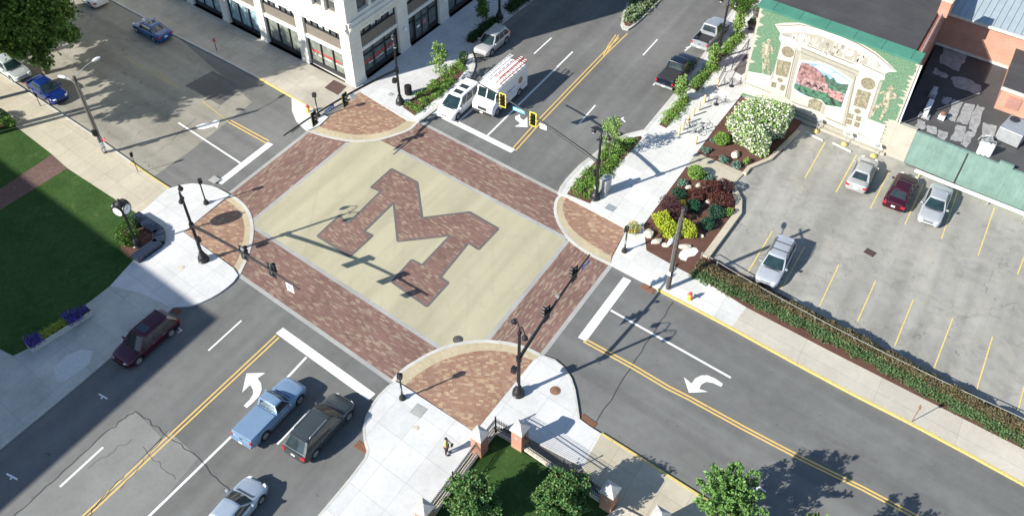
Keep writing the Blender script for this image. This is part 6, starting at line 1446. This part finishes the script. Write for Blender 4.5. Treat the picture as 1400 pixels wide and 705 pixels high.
# utility poles
def utility(label, px, py, H, arms, extra):
    t = thing('utility_pole', label, 'utility pole', (*P(px, py, .12), .12))
    b = MB(); b.tube([(0, 0, -.1), (0, 0, H*.5), (0, 0, H)], [.17, .15, .12], 12); b.build('pole', m_wood, t, smooth=50)
    for (ang, z, ln, drop, mt) in arms:
        d = Vector((math.cos(ang), math.sin(ang), 0)); path = [Vector((0, 0, z))+d*ln*u+Vector((0, 0, .55*math.sin(u*1.6)*drop)) for u in np.linspace(0, 1, 6)]
        b = MB(); b.tube(path, .035, 7); a_ = b.build('lamp_arm', m_steel, t, smooth=50); e = path[-1]; M = Matrix.Translation(e) @ Matrix.Rotation(ang, 4, 'Z')
        b = MB(); b.sphere((.32, 0, 0), (.42, .17, .12), 12, 8); b.v = [tuple(M @ Vector(v)) for v in b.v]; b.build('lamp_head', mt, a_, smooth=60)
    if extra == 'left':
        b = MB(); b.box((.1, -.25, 2.3), (.34, .3, .55)); b.box((.1, -.42, 2.3), (.28, .04, .45)); b.build('meter_box', m_black, t, bevel=.02)
        b = MB(); b.box((.17, -.05, .95), (.03, .35, .5)); b.box((.17, -.02, .4), (.03, .28, .35)); b.build('notice', m_whiteplastic, t)
        b = MB(); b.tube([(0, -.12, 1.25), (.45, .25, 1.7)], .015, 5); b.add([(.25, .08, 1.5), (.5, .25, 1.75), (.62, .28, 1.45), (.38, .1, 1.25)], [(0, 1, 2, 3), (3, 2, 1, 0)]); b.build('small_flag', plain('flag', (.5, .12, .12), .7), t)
        b = MB(); [b.tube([(.19*math.cos(a), .19*math.sin(a), .2), (.17*math.cos(a), .17*math.sin(a), H*.93)], .018, 5) for a in (0, 2, 4)]; b.build('conduit', m_steel, t)
    else:
        b = MB(); [b.tube([(.19*math.cos(a), .19*math.sin(a), .1), (.16*math.cos(a), .16*math.sin(a), H*.9)], .02, 5) for a in (1, 3.5)]; b.build('conduit', m_steel, t)
        b = MB(); b.box((-.05, -.2, 1.7), (.25, .05, .35)); b.build('notice', m_whiteplastic, t)
        b = MB(); b.box((0, 0, H-.5), (.1, 1.0, .1), rz=.6); b.build('crossarm', m_wood, t)
utility('weathered utility pole with a white lamp head at the corner bed', 913.2, 394, 7.9, [(R(-82), 5.75, 1.3, .9, m_lampglass), (R(110), 5.9, 1.6, .6, m_black)], 'right')
utility('utility pole with two street lamp heads on the left sidewalk', 143.9, 208.5, 7.75, [(R(95), 7.6, 2.0, .9, m_lampglass), (R(-160), 6.9, .9, 1.0, m_lampglass)], 'left')
# ------------------------------------------------------------------ street furniture
def lath(nm, t, prof, mat, n=14, c=(0, 0, 0), sm=40): b = MB(); b.lathe(prof, c=c, n=n); return b.build(nm, mat, t, smooth=sm)
m_hydred = plain('hydrant_red', (.58, .05, .04), .5); m_hydyel = plain('hydrant_yellow', (.66, .46, .05), .5)
for px, py, lb in [(942.5, 409, 'red topped yellow fire hydrant on the right sidewalk'), (421.5, 153, 'red topped yellow fire hydrant near the white building corner')]:
    t = thing('fire_hydrant', lb, 'fire hydrant', (*P(px, py, .12), .12))
    lath('barrel', t, [(0, 0), (.19, 0), (.19, .05), (.12, .07), (.12, .5), (.15, .52), (.15, .57), (0, .57)], m_hydyel)
    lath('bonnet', t, [(0, .57), (.15, .57), (.14, .66), (.08, .74), (.03, .76), (.03, .82), (0, .82)], m_hydred)
    for a in (0, 1.57, 3.14):
        d = Vector((math.cos(a), math.sin(a), 0)); b = MB(); b.tube([d*.1+Vector((0, 0, .42)), d*.22+Vector((0, 0, .42))], .06, 8); b.build('nozzle', m_hydred, t)
t = thing('trash_can', 'black slatted trash can beside the signal pole', 'trash can', (*P(558.5, 129, .12), .12))
lath('bin', t, [(0, 0), (.27, 0), (.31, .1), (.33, .85), (.31, .88), (.25, .88), (.25, .6), (0, .6)], m_black, 20)
b = MB(); [b.box((.335*math.cos(a*.3), .335*math.sin(a*.3), .48), (.02, .05, .78), rz=a*.3) for a in range(21)]; b.build('slats', m_blackmatte, t)
lath('lid', t, [(.2, .88), (.34, .88), (.34, .93), (.22, .99), (.2, .99)], m_black, 20)
t = thing('utility_cabinet', 'grey metal traffic signal cabinet beside the planting bed', 'cabinet', (*P(826.5, 263, .12), .12), R(2))
rbox('plinth', t, (0, 0, .06), (.72, .98, .12), m_kerb); rbox('housing', t, (0, 0, .80), (.62, .88, 1.36), m_steel, bev=.02); rbox('lid', t, (0, 0, 1.51), (.70, .96, .08), m_steel, bev=.02)
rbox('door', t, (.0, -.445, .8), (.54, .02, 1.22), m_steel, bev=.006); b = MB(); b.box((.18, -.47, .85), (.03, .03, .2)); b.build('handle', m_trim, t)
def meter(label, px, py, H=1.35, col=None, cap=None):
    t = thing('parking_meter', label, 'parking meter', (*P(px, py, .12), .12))
    b = MB(); b.tube([(0, 0, 0), (0, 0, H-.3)], .035, 8); b.build('post', m_black, t); b = MB(); b.box((0, 0, H-.18), (.15, .2, .28)); b.sphere((0, 0, H-.04), (.08, .10, .08), 10, 6); b.build('head', col or m_black, t, bevel=.01)
    if cap: b = MB(); b.box((0, 0, H+.12), (.14, .2, .22)); b.build('hood', cap, t, bevel=.02)
meter('parking meter with a red head and pale blue top by the white building', 296.4, 69.6, 1.35, m_hydred, m_blueroof)
meter('parking meter beside the royal blue sedan', 55.5, 145, 1.4)
t = thing('sign_post', 'small black sign post at the kerb near the clock', 'sign', (*P(188.7, 235, .12), .12)); b = MB(); b.tube([(0, 0, 0), (0, 0, 2.1)], .03, 7); b.build('post', m_black, t); b = MB(); b.box((0, 0, 1.85), (.03, .30, .45), rz=R(15)); b.build('plate', m_black, t)
t = thing('sign_post', 'thin brown sign post at the yellow kerb below the hedge', 'sign', (*P(1246.5, 576, .12), .12)); b = MB(); b.tube([(0, 0, 0), (0, 0, 1.75)], .028, 7); b.build('post', m_rust, t); b = MB(); b.box((0, 0, 1.6), (.02, .22, .3), rz=R(40)); b.build('plate', m_rust, t)
# clock
t = thing('street_clock', 'black four faced street clock on an ornate post', 'clock', (*P(188, 336, .12), .12))
lath('base', t, [(0, 0), (.38, 0), (.38, .12), (.30, .2), (.28, .55), (.2, .66), (.13, .8), (0, .8)], m_black, 16)
lath('post', t, [(0, .7), (.12, .7), (.10, 1.0), (.08, 1.1), (.085, 3.0), (.14, 3.1), (.10, 3.25), (.2, 3.45), (0, 3.5)], m_black, 14)
b = MB(); b.box((.25, 0, .9), (.5, .06, .05)); b.box((-.25, 0, .9), (.5, .06, .05)); b.build('scroll', m_black, t)
b = MB(); b.box((0, 0, 3.98), (.84, .84, .86), rz=R(20)); hd_ = b.build('clock_case', m_black, t, bevel=.14)
for k in range(4):
    a = R(20)+k*math.pi/2; M = Matrix.Rotation(a, 4, 'Z')
    b = MB(); b.lathe([(0, .42), (.47, .42), (.47, .50), (.40, .52), (.40, .49), (0, .49)], c=(0, 0, 3.98), n=26, axis='X'); b.v = [tuple(M @ Vector(v)) for v in b.v]; b.build('clock_rim', m_black, hd_, smooth=40)
    b = MB(); b.lathe([(0, .492), (.395, .492), (.395, .497), (0, .497)], c=(0, 0, 3.98), n=26, axis='X'); b.v = [tuple(M @ Vector(v)) for v in b.v]; fc = b.build('clock_face', m_whiteplastic, hd_)
    b = MB()
    for j in range(12): q_ = j*math.pi/6; b.box((.502, .33*math.sin(q_), 3.98+.33*math.cos(q_)), (.004, .02, .07), tilt=(-q_, 'X'))
    b.box((.503, -.08, 4.02), (.004, .2, .025), tilt=(.4, 'X')); b.box((.504, .05, 4.1), (.004, .02, .26), tilt=(-.3, 'X')); b.v = [tuple(M @ Vector(v)) for v in b.v]; b.build('clock_hands', m_blackmatte, fc)
lath('clock_dome', t, [(0, 4.4), (.40, 4.4), (.38, 4.5), (.2, 4.62), (.06, 4.7), (.05, 4.85), (0, 4.88)], m_black, 16)
m_granite = plain('black_polished_granite', (.018, .026, .045), .22, 0, .25, 9)
t = thing('granite_planter', 'low black polished granite wall bent round the clock', 'planter wall', (*P(195, 335, .13), .13)); ox, oy = P(195, 335, .13)
for pts, nm in [([(183.5, 352), (216, 329)], 'wall'), ([(216, 330), (217, 314)], 'wall'), ([(217, 315), (200, 303), (184, 293)], 'wall')]:
    b = MB(); ribbon(b, [(x-ox, y-oy) for x, y in [P(*p, .5) for p in pts]], .85, .42, z0=0); b.build(nm, m_granite, t, bevel=.02)
o = slab('planter_soil', [(180, 302), (212, 322), (210, 332), (176, 352), (165, 340), (166, 318)], .12, .17, m_mulch); tag(o, 'mulched ground around the foot of the clock', 'planting bed', kind='structure')
# long flower box
x, y = P(83, 449, .3); fa = P(40, 476, .3); fb_ = P(124, 424, .3); ln = math.hypot(fb_[0]-fa[0], fb_[1]-fa[1]); fang = math.atan2(fb_[1]-fa[1], fb_[0]-fa[0])
t = thing('flower_box', 'long grey flower box of violet and yellow flowers beside the shaded lawn', 'flower box', (*fa, .12), fang)
b = MB(); b.box((ln/2, -.36, .25), (ln, .06, .5)); b.box((ln/2, .36, .25), (ln, .06, .5)); b.box((.03, 0, .25), (.06, .66, .5)); b.box((ln-.03, 0, .25), (.06, .66, .5)); b.build('box', m_capstone, t, bevel=.01); b = MB(); b.box((ln/2, 0, .22), (ln-.14, .64, .40)); b.build('soil', m_mulch, t)
def fl(nm, x0, x1, w_, n, mats, mp):
    p = np.c_[RNG.uniform(x0, x1, n), RNG.normal(0, w_, n), .45+RNG.uniform(0, .35, n)]; leaves_mesh(nm, p, .10, None, t, mats=mats, midx=(RNG.uniform(size=n) < mp).astype(int))
fl('violet_flowers', 0, ln*.22, .26, 1700, [G_DARK, F_PURP], .62); fl('yellow_flowers', ln*.20, ln*.62, .16, 1600, [G_LIGHT, F_YEL], .6); fl('violet_flowers', ln*.6, ln*.84, .30, 2200, [G_DARK, F_PURP], .62); fl('violet_flowers', ln*.84, ln*.97, .18, 500, [G_DARK, F_PURP], .45)
# grates, covers
def rect(label, name, cat, px, py, w_, d_, rz, mat, z=.135, bars=0, th=.012):
    b = MB(); b.box((0, 0, 0), (w_, d_, th)); x, y = P(px, py, z)
    if bars:
        for k in range(bars): b.box((0, -d_/2+d_*(k+.5)/bars, th*.5+.01), (w_*.92, d_/bars*.45, .02))
    o = b.build(name, mat); o.location = (x, y, z); o.rotation_euler = (0, 0, rz); return tag(o, label, cat)
def disc(label, px, py, r, mat, z):
    b = MB(); b.lathe([(0, 0), (r, 0), (r, .012), (r*.93, .016), (r*.93, .010), (r*.75, .010), (r*.72, .016), (0, .016)], n=24); o = b.build('manhole_cover', mat, smooth=30); o.location = (*P(px, py), z); return tag(o, label, 'manhole cover')
disc('round grey manhole cover at the tip of the tan crossing', 626, 464, .36, plain('cover_iron', (.10, .09, .085), .7, .3, .3, 12), .012)
disc('round brown manhole cover in the lower white corner', 759, 535, .36, m_rust, Zk+.004)
disc('small pale round cover in the left white corner', 248.5, 367, .22, m_stone, Zk+.004); disc('small tan round cover beside the lower white corner plate', 569, 586, .2, m_stone, Zk+.004)
rect('rusty storm drain grate at the kerb by the grey car', 'drain_grate', 'drain', 496, 611, .55, 1.1, R(96), m_rust, .02, 8)
rect('rusty storm drain grate at the start of the yellow kerb', 'drain_grate', 'drain', 804, 575, 1.2, .5, R(-4), m_rust, .02, 8)
rect('rusty storm drain grate at the kerb near the utility pole', 'drain_grate', 'drain', 886, 394, 1.1, .6, R(0), m_rust, .02, 8)
rect('rusty storm drain grate behind the maroon car', 'drain_grate', 'drain', 239, 423, 1.1, .45, R(4), m_rust, .02, 8)
rect('square black storm drain in the parking lot', 'drain_grate', 'drain', 1189.5, 345, .8, .65, R(-6), m_grate, .012, 6)
rect('square grey access plate in the lower white corner', 'access_plate', 'access plate', 572, 561, .85, .85, R(5), m_band)
rect('square grey access plate near the left signal post', 'access_plate', 'access plate', 293, 245.5, .8, .7, R(3), m_band, Zk+.006)
rect('square blue grey access plate on the right sidewalk', 'access_plate', 'access plate', 835, 284, .8, .7, R(3), m_steel, Zk+.006)
rect('small grey plate on the sidewalk by the trash can', 'access_plate', 'access plate', 535, 129, .5, .5, R(5), m_band, Zk+.006)
# bollards and patio of the right sidewalk
m_boll = plain('tan_bollard', (.62, .44, .22), .7, 0, .12, 6)
bl_pts = cr(910, 130, 10.07, [(180, 555), (235, 482), (305, 390), (378, 290), (455, 210), (530, 105), (412, 678)])+[cr(910, 60, 7.83, [(550, 465)])[0]]
lbs = ['lowest in the row beside the bicycles', 'second from the bottom of the row', 'third in the row, with the bicycle saddle before it', 'fourth in the row', 'fifth in the row', 'sixth in the row, near the pickup bed', 'standing alone by the mulch edge', 'at the end of the short black rail']
for i, p in enumerate(bl_pts):
    t = thing('bollard', 'short tan wooden bollard, '+lbs[i], 'bollard', (*P(*p, .12), .12), group='tan bollards on the mural sidewalk')
    b = MB(); b.lathe([(0, 0), (.09, 0), (.09, .80), (.07, .86), (0, .88)], n=12); b.build('post', m_boll, t, smooth=40); b = MB(); b.lathe([(.10, .70), (.105, .70), (.105, .75), (.10, .75)], n=12); b.build('band', m_stone, t)
def bicycle(label, px, py, rz, lean=.12):
    t = thing('bicycle', label, 'bicycle', (*P(px, py, .12), .125), rz, 'bicycles on the mural sidewalk'); t.rotation_euler = (lean, 0, rz)
    for x in (-.52, .52):
        b = MB(); b.tube([(x+.33*math.cos(a), 0, .34+.33*math.sin(a)) for a in np.linspace(0, 2*math.pi, 25)], .02, 6, cap=False); w_ = b.build('wheel', m_trim, t); b = MB()
        for k in range(8): a = k*math.pi/4; b.tube([(x, 0, .34), (x+.32*math.cos(a), 0, .34+.32*math.sin(a))], .004, 4)
        b.build('spokes', m_steel, w_)
    b = MB()
    for a, c in [((-.52, .34), (-.1, .30)), ((-.1, .30), (-.22, .78)), ((-.22, .78), (.34, .80)), ((.34, .80), (-.1, .30)), ((-.52, .34), (-.22, .78)), ((.34, .90), (.52, .34))]: b.tube([(a[0], 0, a[1]), (c[0], 0, c[1])], .02, 6)
    b.build('frame', m_steel, t); b = MB(); b.sphere((-.24, 0, .90), (.15, .08, .04), 10, 6); b.tube([(-.22, 0, .78), (-.24, 0, .88)], .015, 5); b.build('saddle', m_blackmatte, t)
    b = MB(); b.tube([(.30, -.28, 1.0), (.38, -.12, .98), (.36, 0, .95), (.38, .12, .98), (.30, .28, 1.0)], .016, 6); b.build('handlebar', m_blackmatte, t)
    b = MB(); b.lathe([(0, -.03), (.1, -.03), (.1, .03), (0, .03)], c=(-.1, 0, .30), n=10, axis='Y'); b.build('chainset', m_blackmatte, t)
bicycle('bicycle with black saddle leaning by the third bollard', 944, 176, R(-25)); bicycle('bicycle standing between the bollards and the mulch', 952, 184, R(20), -.15); bicycle('bicycle nearest the round green shrub', 962, 178, R(60))
def cafe_table(label, px, py):
    t = thing('cafe_table', label, 'cafe table', (*P(px, py, .12), .12), group='wire cafe tables on the mural sidewalk')
    b = MB()
    for r in (.36, .27, .18, .09): b.tube([(r*math.cos(a), r*math.sin(a), .72) for a in np.linspace(0, 2*math.pi, 21)], .010, 5, cap=False)
    for k in range(12): a = k*math.pi/6; b.tube([(0, 0, .72), (.36*math.cos(a), .36*math.sin(a), .72)], .007, 4)
    b.build('wire_top', m_black, t); lath('base', t, [(0, 0), (.24, 0), (.22, .05), (.06, .1), (.04, .7), (0, .7)], m_blackmatte)
    for k in range(2):
        a = k*math.pi+.7; b = MB(); cx_, cy_ = .62*math.cos(a), .62*math.sin(a)
        b.tube([(cx_+.19*math.cos(q), cy_+.19*math.sin(q), .45) for q in np.linspace(0, 6.28, 13)], .012, 5, cap=False)
        for q in (0, 1.57, 3.14, 4.71): b.tube([(cx_+.17*math.cos(q+.8), cy_+.17*math.sin(q+.8), .45), (cx_+.2*math.cos(q+.8), cy_+.2*math.sin(q+.8), 0)], .012, 5)
        b.tube([(cx_+.18*math.cos(a+w2), cy_+.18*math.sin(a+w2), .45+h2) for w2, h2 in ((-1, 0), (-.8, .4), (0, .48), (.8, .4), (1, 0))], .014, 5)
        for w2 in (-.4, 0, .4): b.tube([(cx_+.18*math.cos(a+w2), cy_+.18*math.sin(a+w2), .45), (cx_+.19*math.cos(a+w2), cy_+.19*math.sin(a+w2), .9)], .008, 4)
        st = b.build('stool', m_black, t); st.name = 'chair_frame'
cafe_table('black wire cafe table nearer the mulch bed', 979, 143); cafe_table('black wire cafe table nearer the mural wall', 1000, 118)
def rail(label, a, c, h, nb):
    pa, pc = P(*a, .12), P(*c, .12); L = math.hypot(pc[0]-pa[0], pc[1]-pa[1]); t = thing('black_railing', label, 'railing', (*pa, .12), math.atan2(pc[1]-pa[1], pc[0]-pa[0]))
    for x in (0, L): b = MB(); b.tube([(x, 0, 0), (x, 0, h)], .035, 8); b.build('post', m_black, t)
    b = MB(); b.tube([(0, 0, h-.03), (L, 0, h-.03)], .03, 7); b.tube([(0, 0, .2), (L, 0, .2)], .02, 6); b.build('bars', m_black, t)
    b = MB()
    for k in range(nb): x = L*(k+.5)/nb; b.tube([(x-L/nb*.4, 0, .2), (x, 0, h*.55), (x+L/nb*.4, 0, h-.05)], .012, 5); b.tube([(x+L/nb*.4, 0, .2), (x, 0, h*.55), (x-L/nb*.4, 0, h-.05)], .012, 5)
    b.build('pattern', m_black, t)
rail('long black patterned railing in front of the mural', (1000, 96), (1022, 66), 1.0, 7); rail('short black railing ending at a tan bollard', (981, 118), (991, 99), .9, 4)
o = sheet('dark_mat', [(1003, 97), (1011, 86), (1022, 72), (1019, 99), (1014, 103)], Zk+.006, m_asphaltdark); tag(o, 'dark grey paving panel behind the long railing', 'paving', kind='structure')
for i, (px, py) in enumerate([(1026.5, 40), (1033, 23)]):
    t = thing('urn_planter', ['dark urn planter with pale spiky plant against the mural side', 'dark urn planter behind the first, at the top of the mural sidewalk'][i], 'planter', (*P(px, py, .12), .12))
    lath('urn', t, [(0, 0), (.30, 0), (.28, .08), (.2, .14), (.40, .45), (.52, .72), (.50, .78), (.42, .78), (.40, .6), (0, .6)], plain('urn_stone', (.10, .09, .09), .8), 18)
    leaves_mesh('plant', blob_pts(500, (.35, .35, .4), (0, 0, .95), .3), .14, G_SILV, t)
# ------------------------------------------------------------------ iron fence with brick pillars
def pillar(label, px, py, H=1.85, s=.78):
    t = thing('brick_pillar', label, 'pillar', (*P(px, py, .13), .13), R(3), 'brick pillars of the iron fence')
    b = MB(); b.box((0, 0, H/2), (s, s, H)); b.build('shaft', m_brick2, t, bevel=.01)
    q = s/2+.09; b = MB(); b.prism([(-q, -q), (q, -q), (q, q), (-q, q)], H, H+.10); b.prism([(-q, -q), (q, -q), (q, q), (-q, q)], H+.10, H+.48, top=[(-.05, -.05), (.05, -.05), (.05, .05), (-.05, .05)]); b.build('cap', m_capstone, t)
    b = MB(); b.box((0, -s/2-.008, H*.68), (.16, .012, .10)); b.build('plaque', m_stone, t); return P(px, py, .13)
p1 = pillar('brick pillar with pyramid cap closest to the person', 656, 616); p2 = pillar('brick pillar with pyramid cap at the lawn corner', 710.5, 608)
p3 = pillar('brick pillar with pyramid cap beside the right bushy tree', 831, 691); p4 = pillar('brick pillar cap at the bottom edge, left end of the fence', 582, 716); p5 = pillar('brick pillar mostly below the bottom edge at the driveway', 897, 726)
pc_ = P(677.5, 590, .13)
def fence(label, a, c):
    L = math.hypot(c[0]-a[0], c[1]-a[1]); t = thing('iron_fence', label, 'fence', (*a, .13), math.atan2(c[1]-a[1], c[0]-a[0]))
    b = MB(); b.box((L/2, 0, .11), (L, .32, .22)); b.build('stone_base', m_stone, t)
    b = MB(); [b.box((L/2, 0, z), (L, .035, .04)) for z in (.35, 1.18, 1.36)]; b.build('rails', m_black, t)
    b = MB(); n = max(2, int(L/.125))
    for k in range(n): x = L*(k+.5)/n; b.box((x, 0, .86), (.020, .020, 1.28)); b.add([(x-.02, -.02, 1.50), (x+.02, -.02, 1.50), (x+.02, .02, 1.50), (x-.02, .02, 1.50), (x, 0, 1.60)], [(0, 1, 4), (1, 2, 4), (2, 3, 4), (3, 0, 4)])
    b.build('pickets', m_black, t); m = max(1, int(L/2.4))
    for k in range(m+1):
        x = L*k/m; b = MB(); b.box((x, 0, .85), (.06, .06, 1.5)); b.sphere((x, 0, 1.66), .06, 8, 6); b.build('post', m_black, t)
    return t
fence('black iron fence running down to the bottom edge beside the white sidewalk', p4, p1); fence('short iron fence from the pillar near the person to the fence corner', p1, pc_)
fence('short iron fence between the fence corner and the lawn corner pillar', pc_, p2); fence('iron fence behind the right bushy tree', p2, p3)
o = slab('stone_ledge', [(829, 705), (846, 690), (875, 705), (850, 735)], .12, .30, m_stone); tag(o, 'pale stone ledge at the foot of the right pillar', 'ledge')
# ------------------------------------------------------------------ person
def skin_body(name, joints, bones, mat, parent=None, sub=1):
    me = bpy.data.meshes.new(name); me.from_pydata([j[:3] for j in joints], bones, []); o = bpy.data.objects.new(name, me); C.objects.link(o)
    o.modifiers.new('s', 'SKIN'); sv = me.skin_vertices[0].data
    for i, j in enumerate(joints): sv[i].radius = (j[3], j[4] if len(j) > 4 else j[3])
    sv[0].use_root = True; m = o.modifiers.new('u', 'SUBSURF'); m.levels = m.render_levels = sub
    me2 = bpy.data.meshes.new_from_object(o.evaluated_get(bpy.context.evaluated_depsgraph_get())); o.modifiers.clear(); o.data = me2
    me2.materials.clear(); me2.materials.append(mat); me2.polygons.foreach_set('use_smooth', [True]*len(me2.polygons)); o.parent = parent; return o
pt = thing('person', 'person in a yellow green shirt and dark trousers standing on the white corner', 'person', (*P(611, 620, .12), .12), R(30))
m_skin = plain('skin', (.42, .25, .18), .6); m_hiviz = plain('yellow_green_shirt', (.58, .66, .12), .8); m_trous = plain('dark_trousers', (.03, .03, .04), .85); m_hair = plain('dark_hair', (.05, .035, .03), .8)
J = [(0, 0, .95, .15, .12), (0, 0, 1.20, .15, .11), (0, 0, 1.40, .16, .10), (.02, 0, 1.52, .055), (.03, 0, 1.60, .075), (.03, 0, 1.70, .085), (0, .18, 1.42, .06), (.06, .26, 1.18, .045), (.24, .17, 1.08, .036), (.31, .13, 1.07, .03),
     (0, -.18, 1.42, .06), (.05, -.26, 1.18, .045), (.22, -.18, 1.06, .036), (.29, -.14, 1.05, .03), (0, .10, .86, .10), (.03, .11, .48, .065), (-.02, .12, .08, .045), (.10, .13, .04, .04), (0, -.10, .86, .10), (-.02, -.11, .48, .065), (-.04, -.12, .08, .045), (.08, -.13, .04, .04)]
Bn = [(0, 1), (1, 2), (2, 3), (3, 4), (4, 5), (2, 6), (6, 7), (7, 8), (8, 9), (2, 10), (10, 11), (11, 12), (12, 13), (0, 14), (14, 15), (15, 16), (16, 17), (0, 18), (18, 19), (19, 20), (20, 21)]
skin_body('body', J, Bn, m_skin, pt)
g_ = lambda js, e: [(x, y, z, *(r+e for r in rr)) for x, y, z, *rr in js]
skin_body('shirt', g_([J[0], J[1], J[2], J[6], (.03, .225, 1.28, .052), J[10], (.03, -.225, 1.28, .052)], .018), [(0, 1), (1, 2), (2, 3), (3, 4), (2, 5), (5, 6)], m_hiviz, pt)
skin_body('trousers', g_([(0, 0, .93, .145, .115), J[14], J[15], J[16], J[18], J[19], J[20]], .014), [(0, 1), (1, 2), (2, 3), (0, 4), (4, 5), (5, 6)], m_trous, pt)
b = MB(); b.sphere((.015, 0, 1.735), (.105, .095, .10), 12, 8); b.build('hair', m_hair, pt, smooth=60)
b = MB(); b.sphere((.115, .03, 1.66), .012, 6, 4); b.sphere((.115, -.03, 1.66), .012, 6, 4); b.build('eyes', m_blackmatte, pt); b = MB(); b.sphere((.125, 0, 1.63), (.018, .012, .02), 6, 5); b.build('nose', m_skin, pt)
for s in (-1, 1):
    b = MB(); hx, hy, hz = (.33, .125*s, 1.065)
    for k in range(4): b.tube([(hx, hy+(-.03+.02*k), hz), (hx+.05, hy+(-.03+.02*k), hz-.01), (hx+.075-.008*abs(k-1.5), hy+(-.03+.02*k), hz-.035)], [.011, .010, .008], 6)
    b.tube([(hx-.02, hy-s*.03, hz+.01), (hx+.03, hy-s*.055, hz+.01)], [.012, .009], 6); b.build('fingers', m_skin, pt); b = MB(); b.sphere((.10 if s > 0 else .08, .13*s, .045), (.14, .055, .05), 10, 6); b.build('shoe', m_blackmatte, pt, smooth=60)
b = MB(); b.box((.37, 0, 1.09), (.16, .22, .03)); o = b.build('clipboard', m_blackmatte); o.location = pt.location; o.rotation_euler = pt.rotation_euler; tag(o, 'dark flat thing held by the person in both hands', 'clipboard')
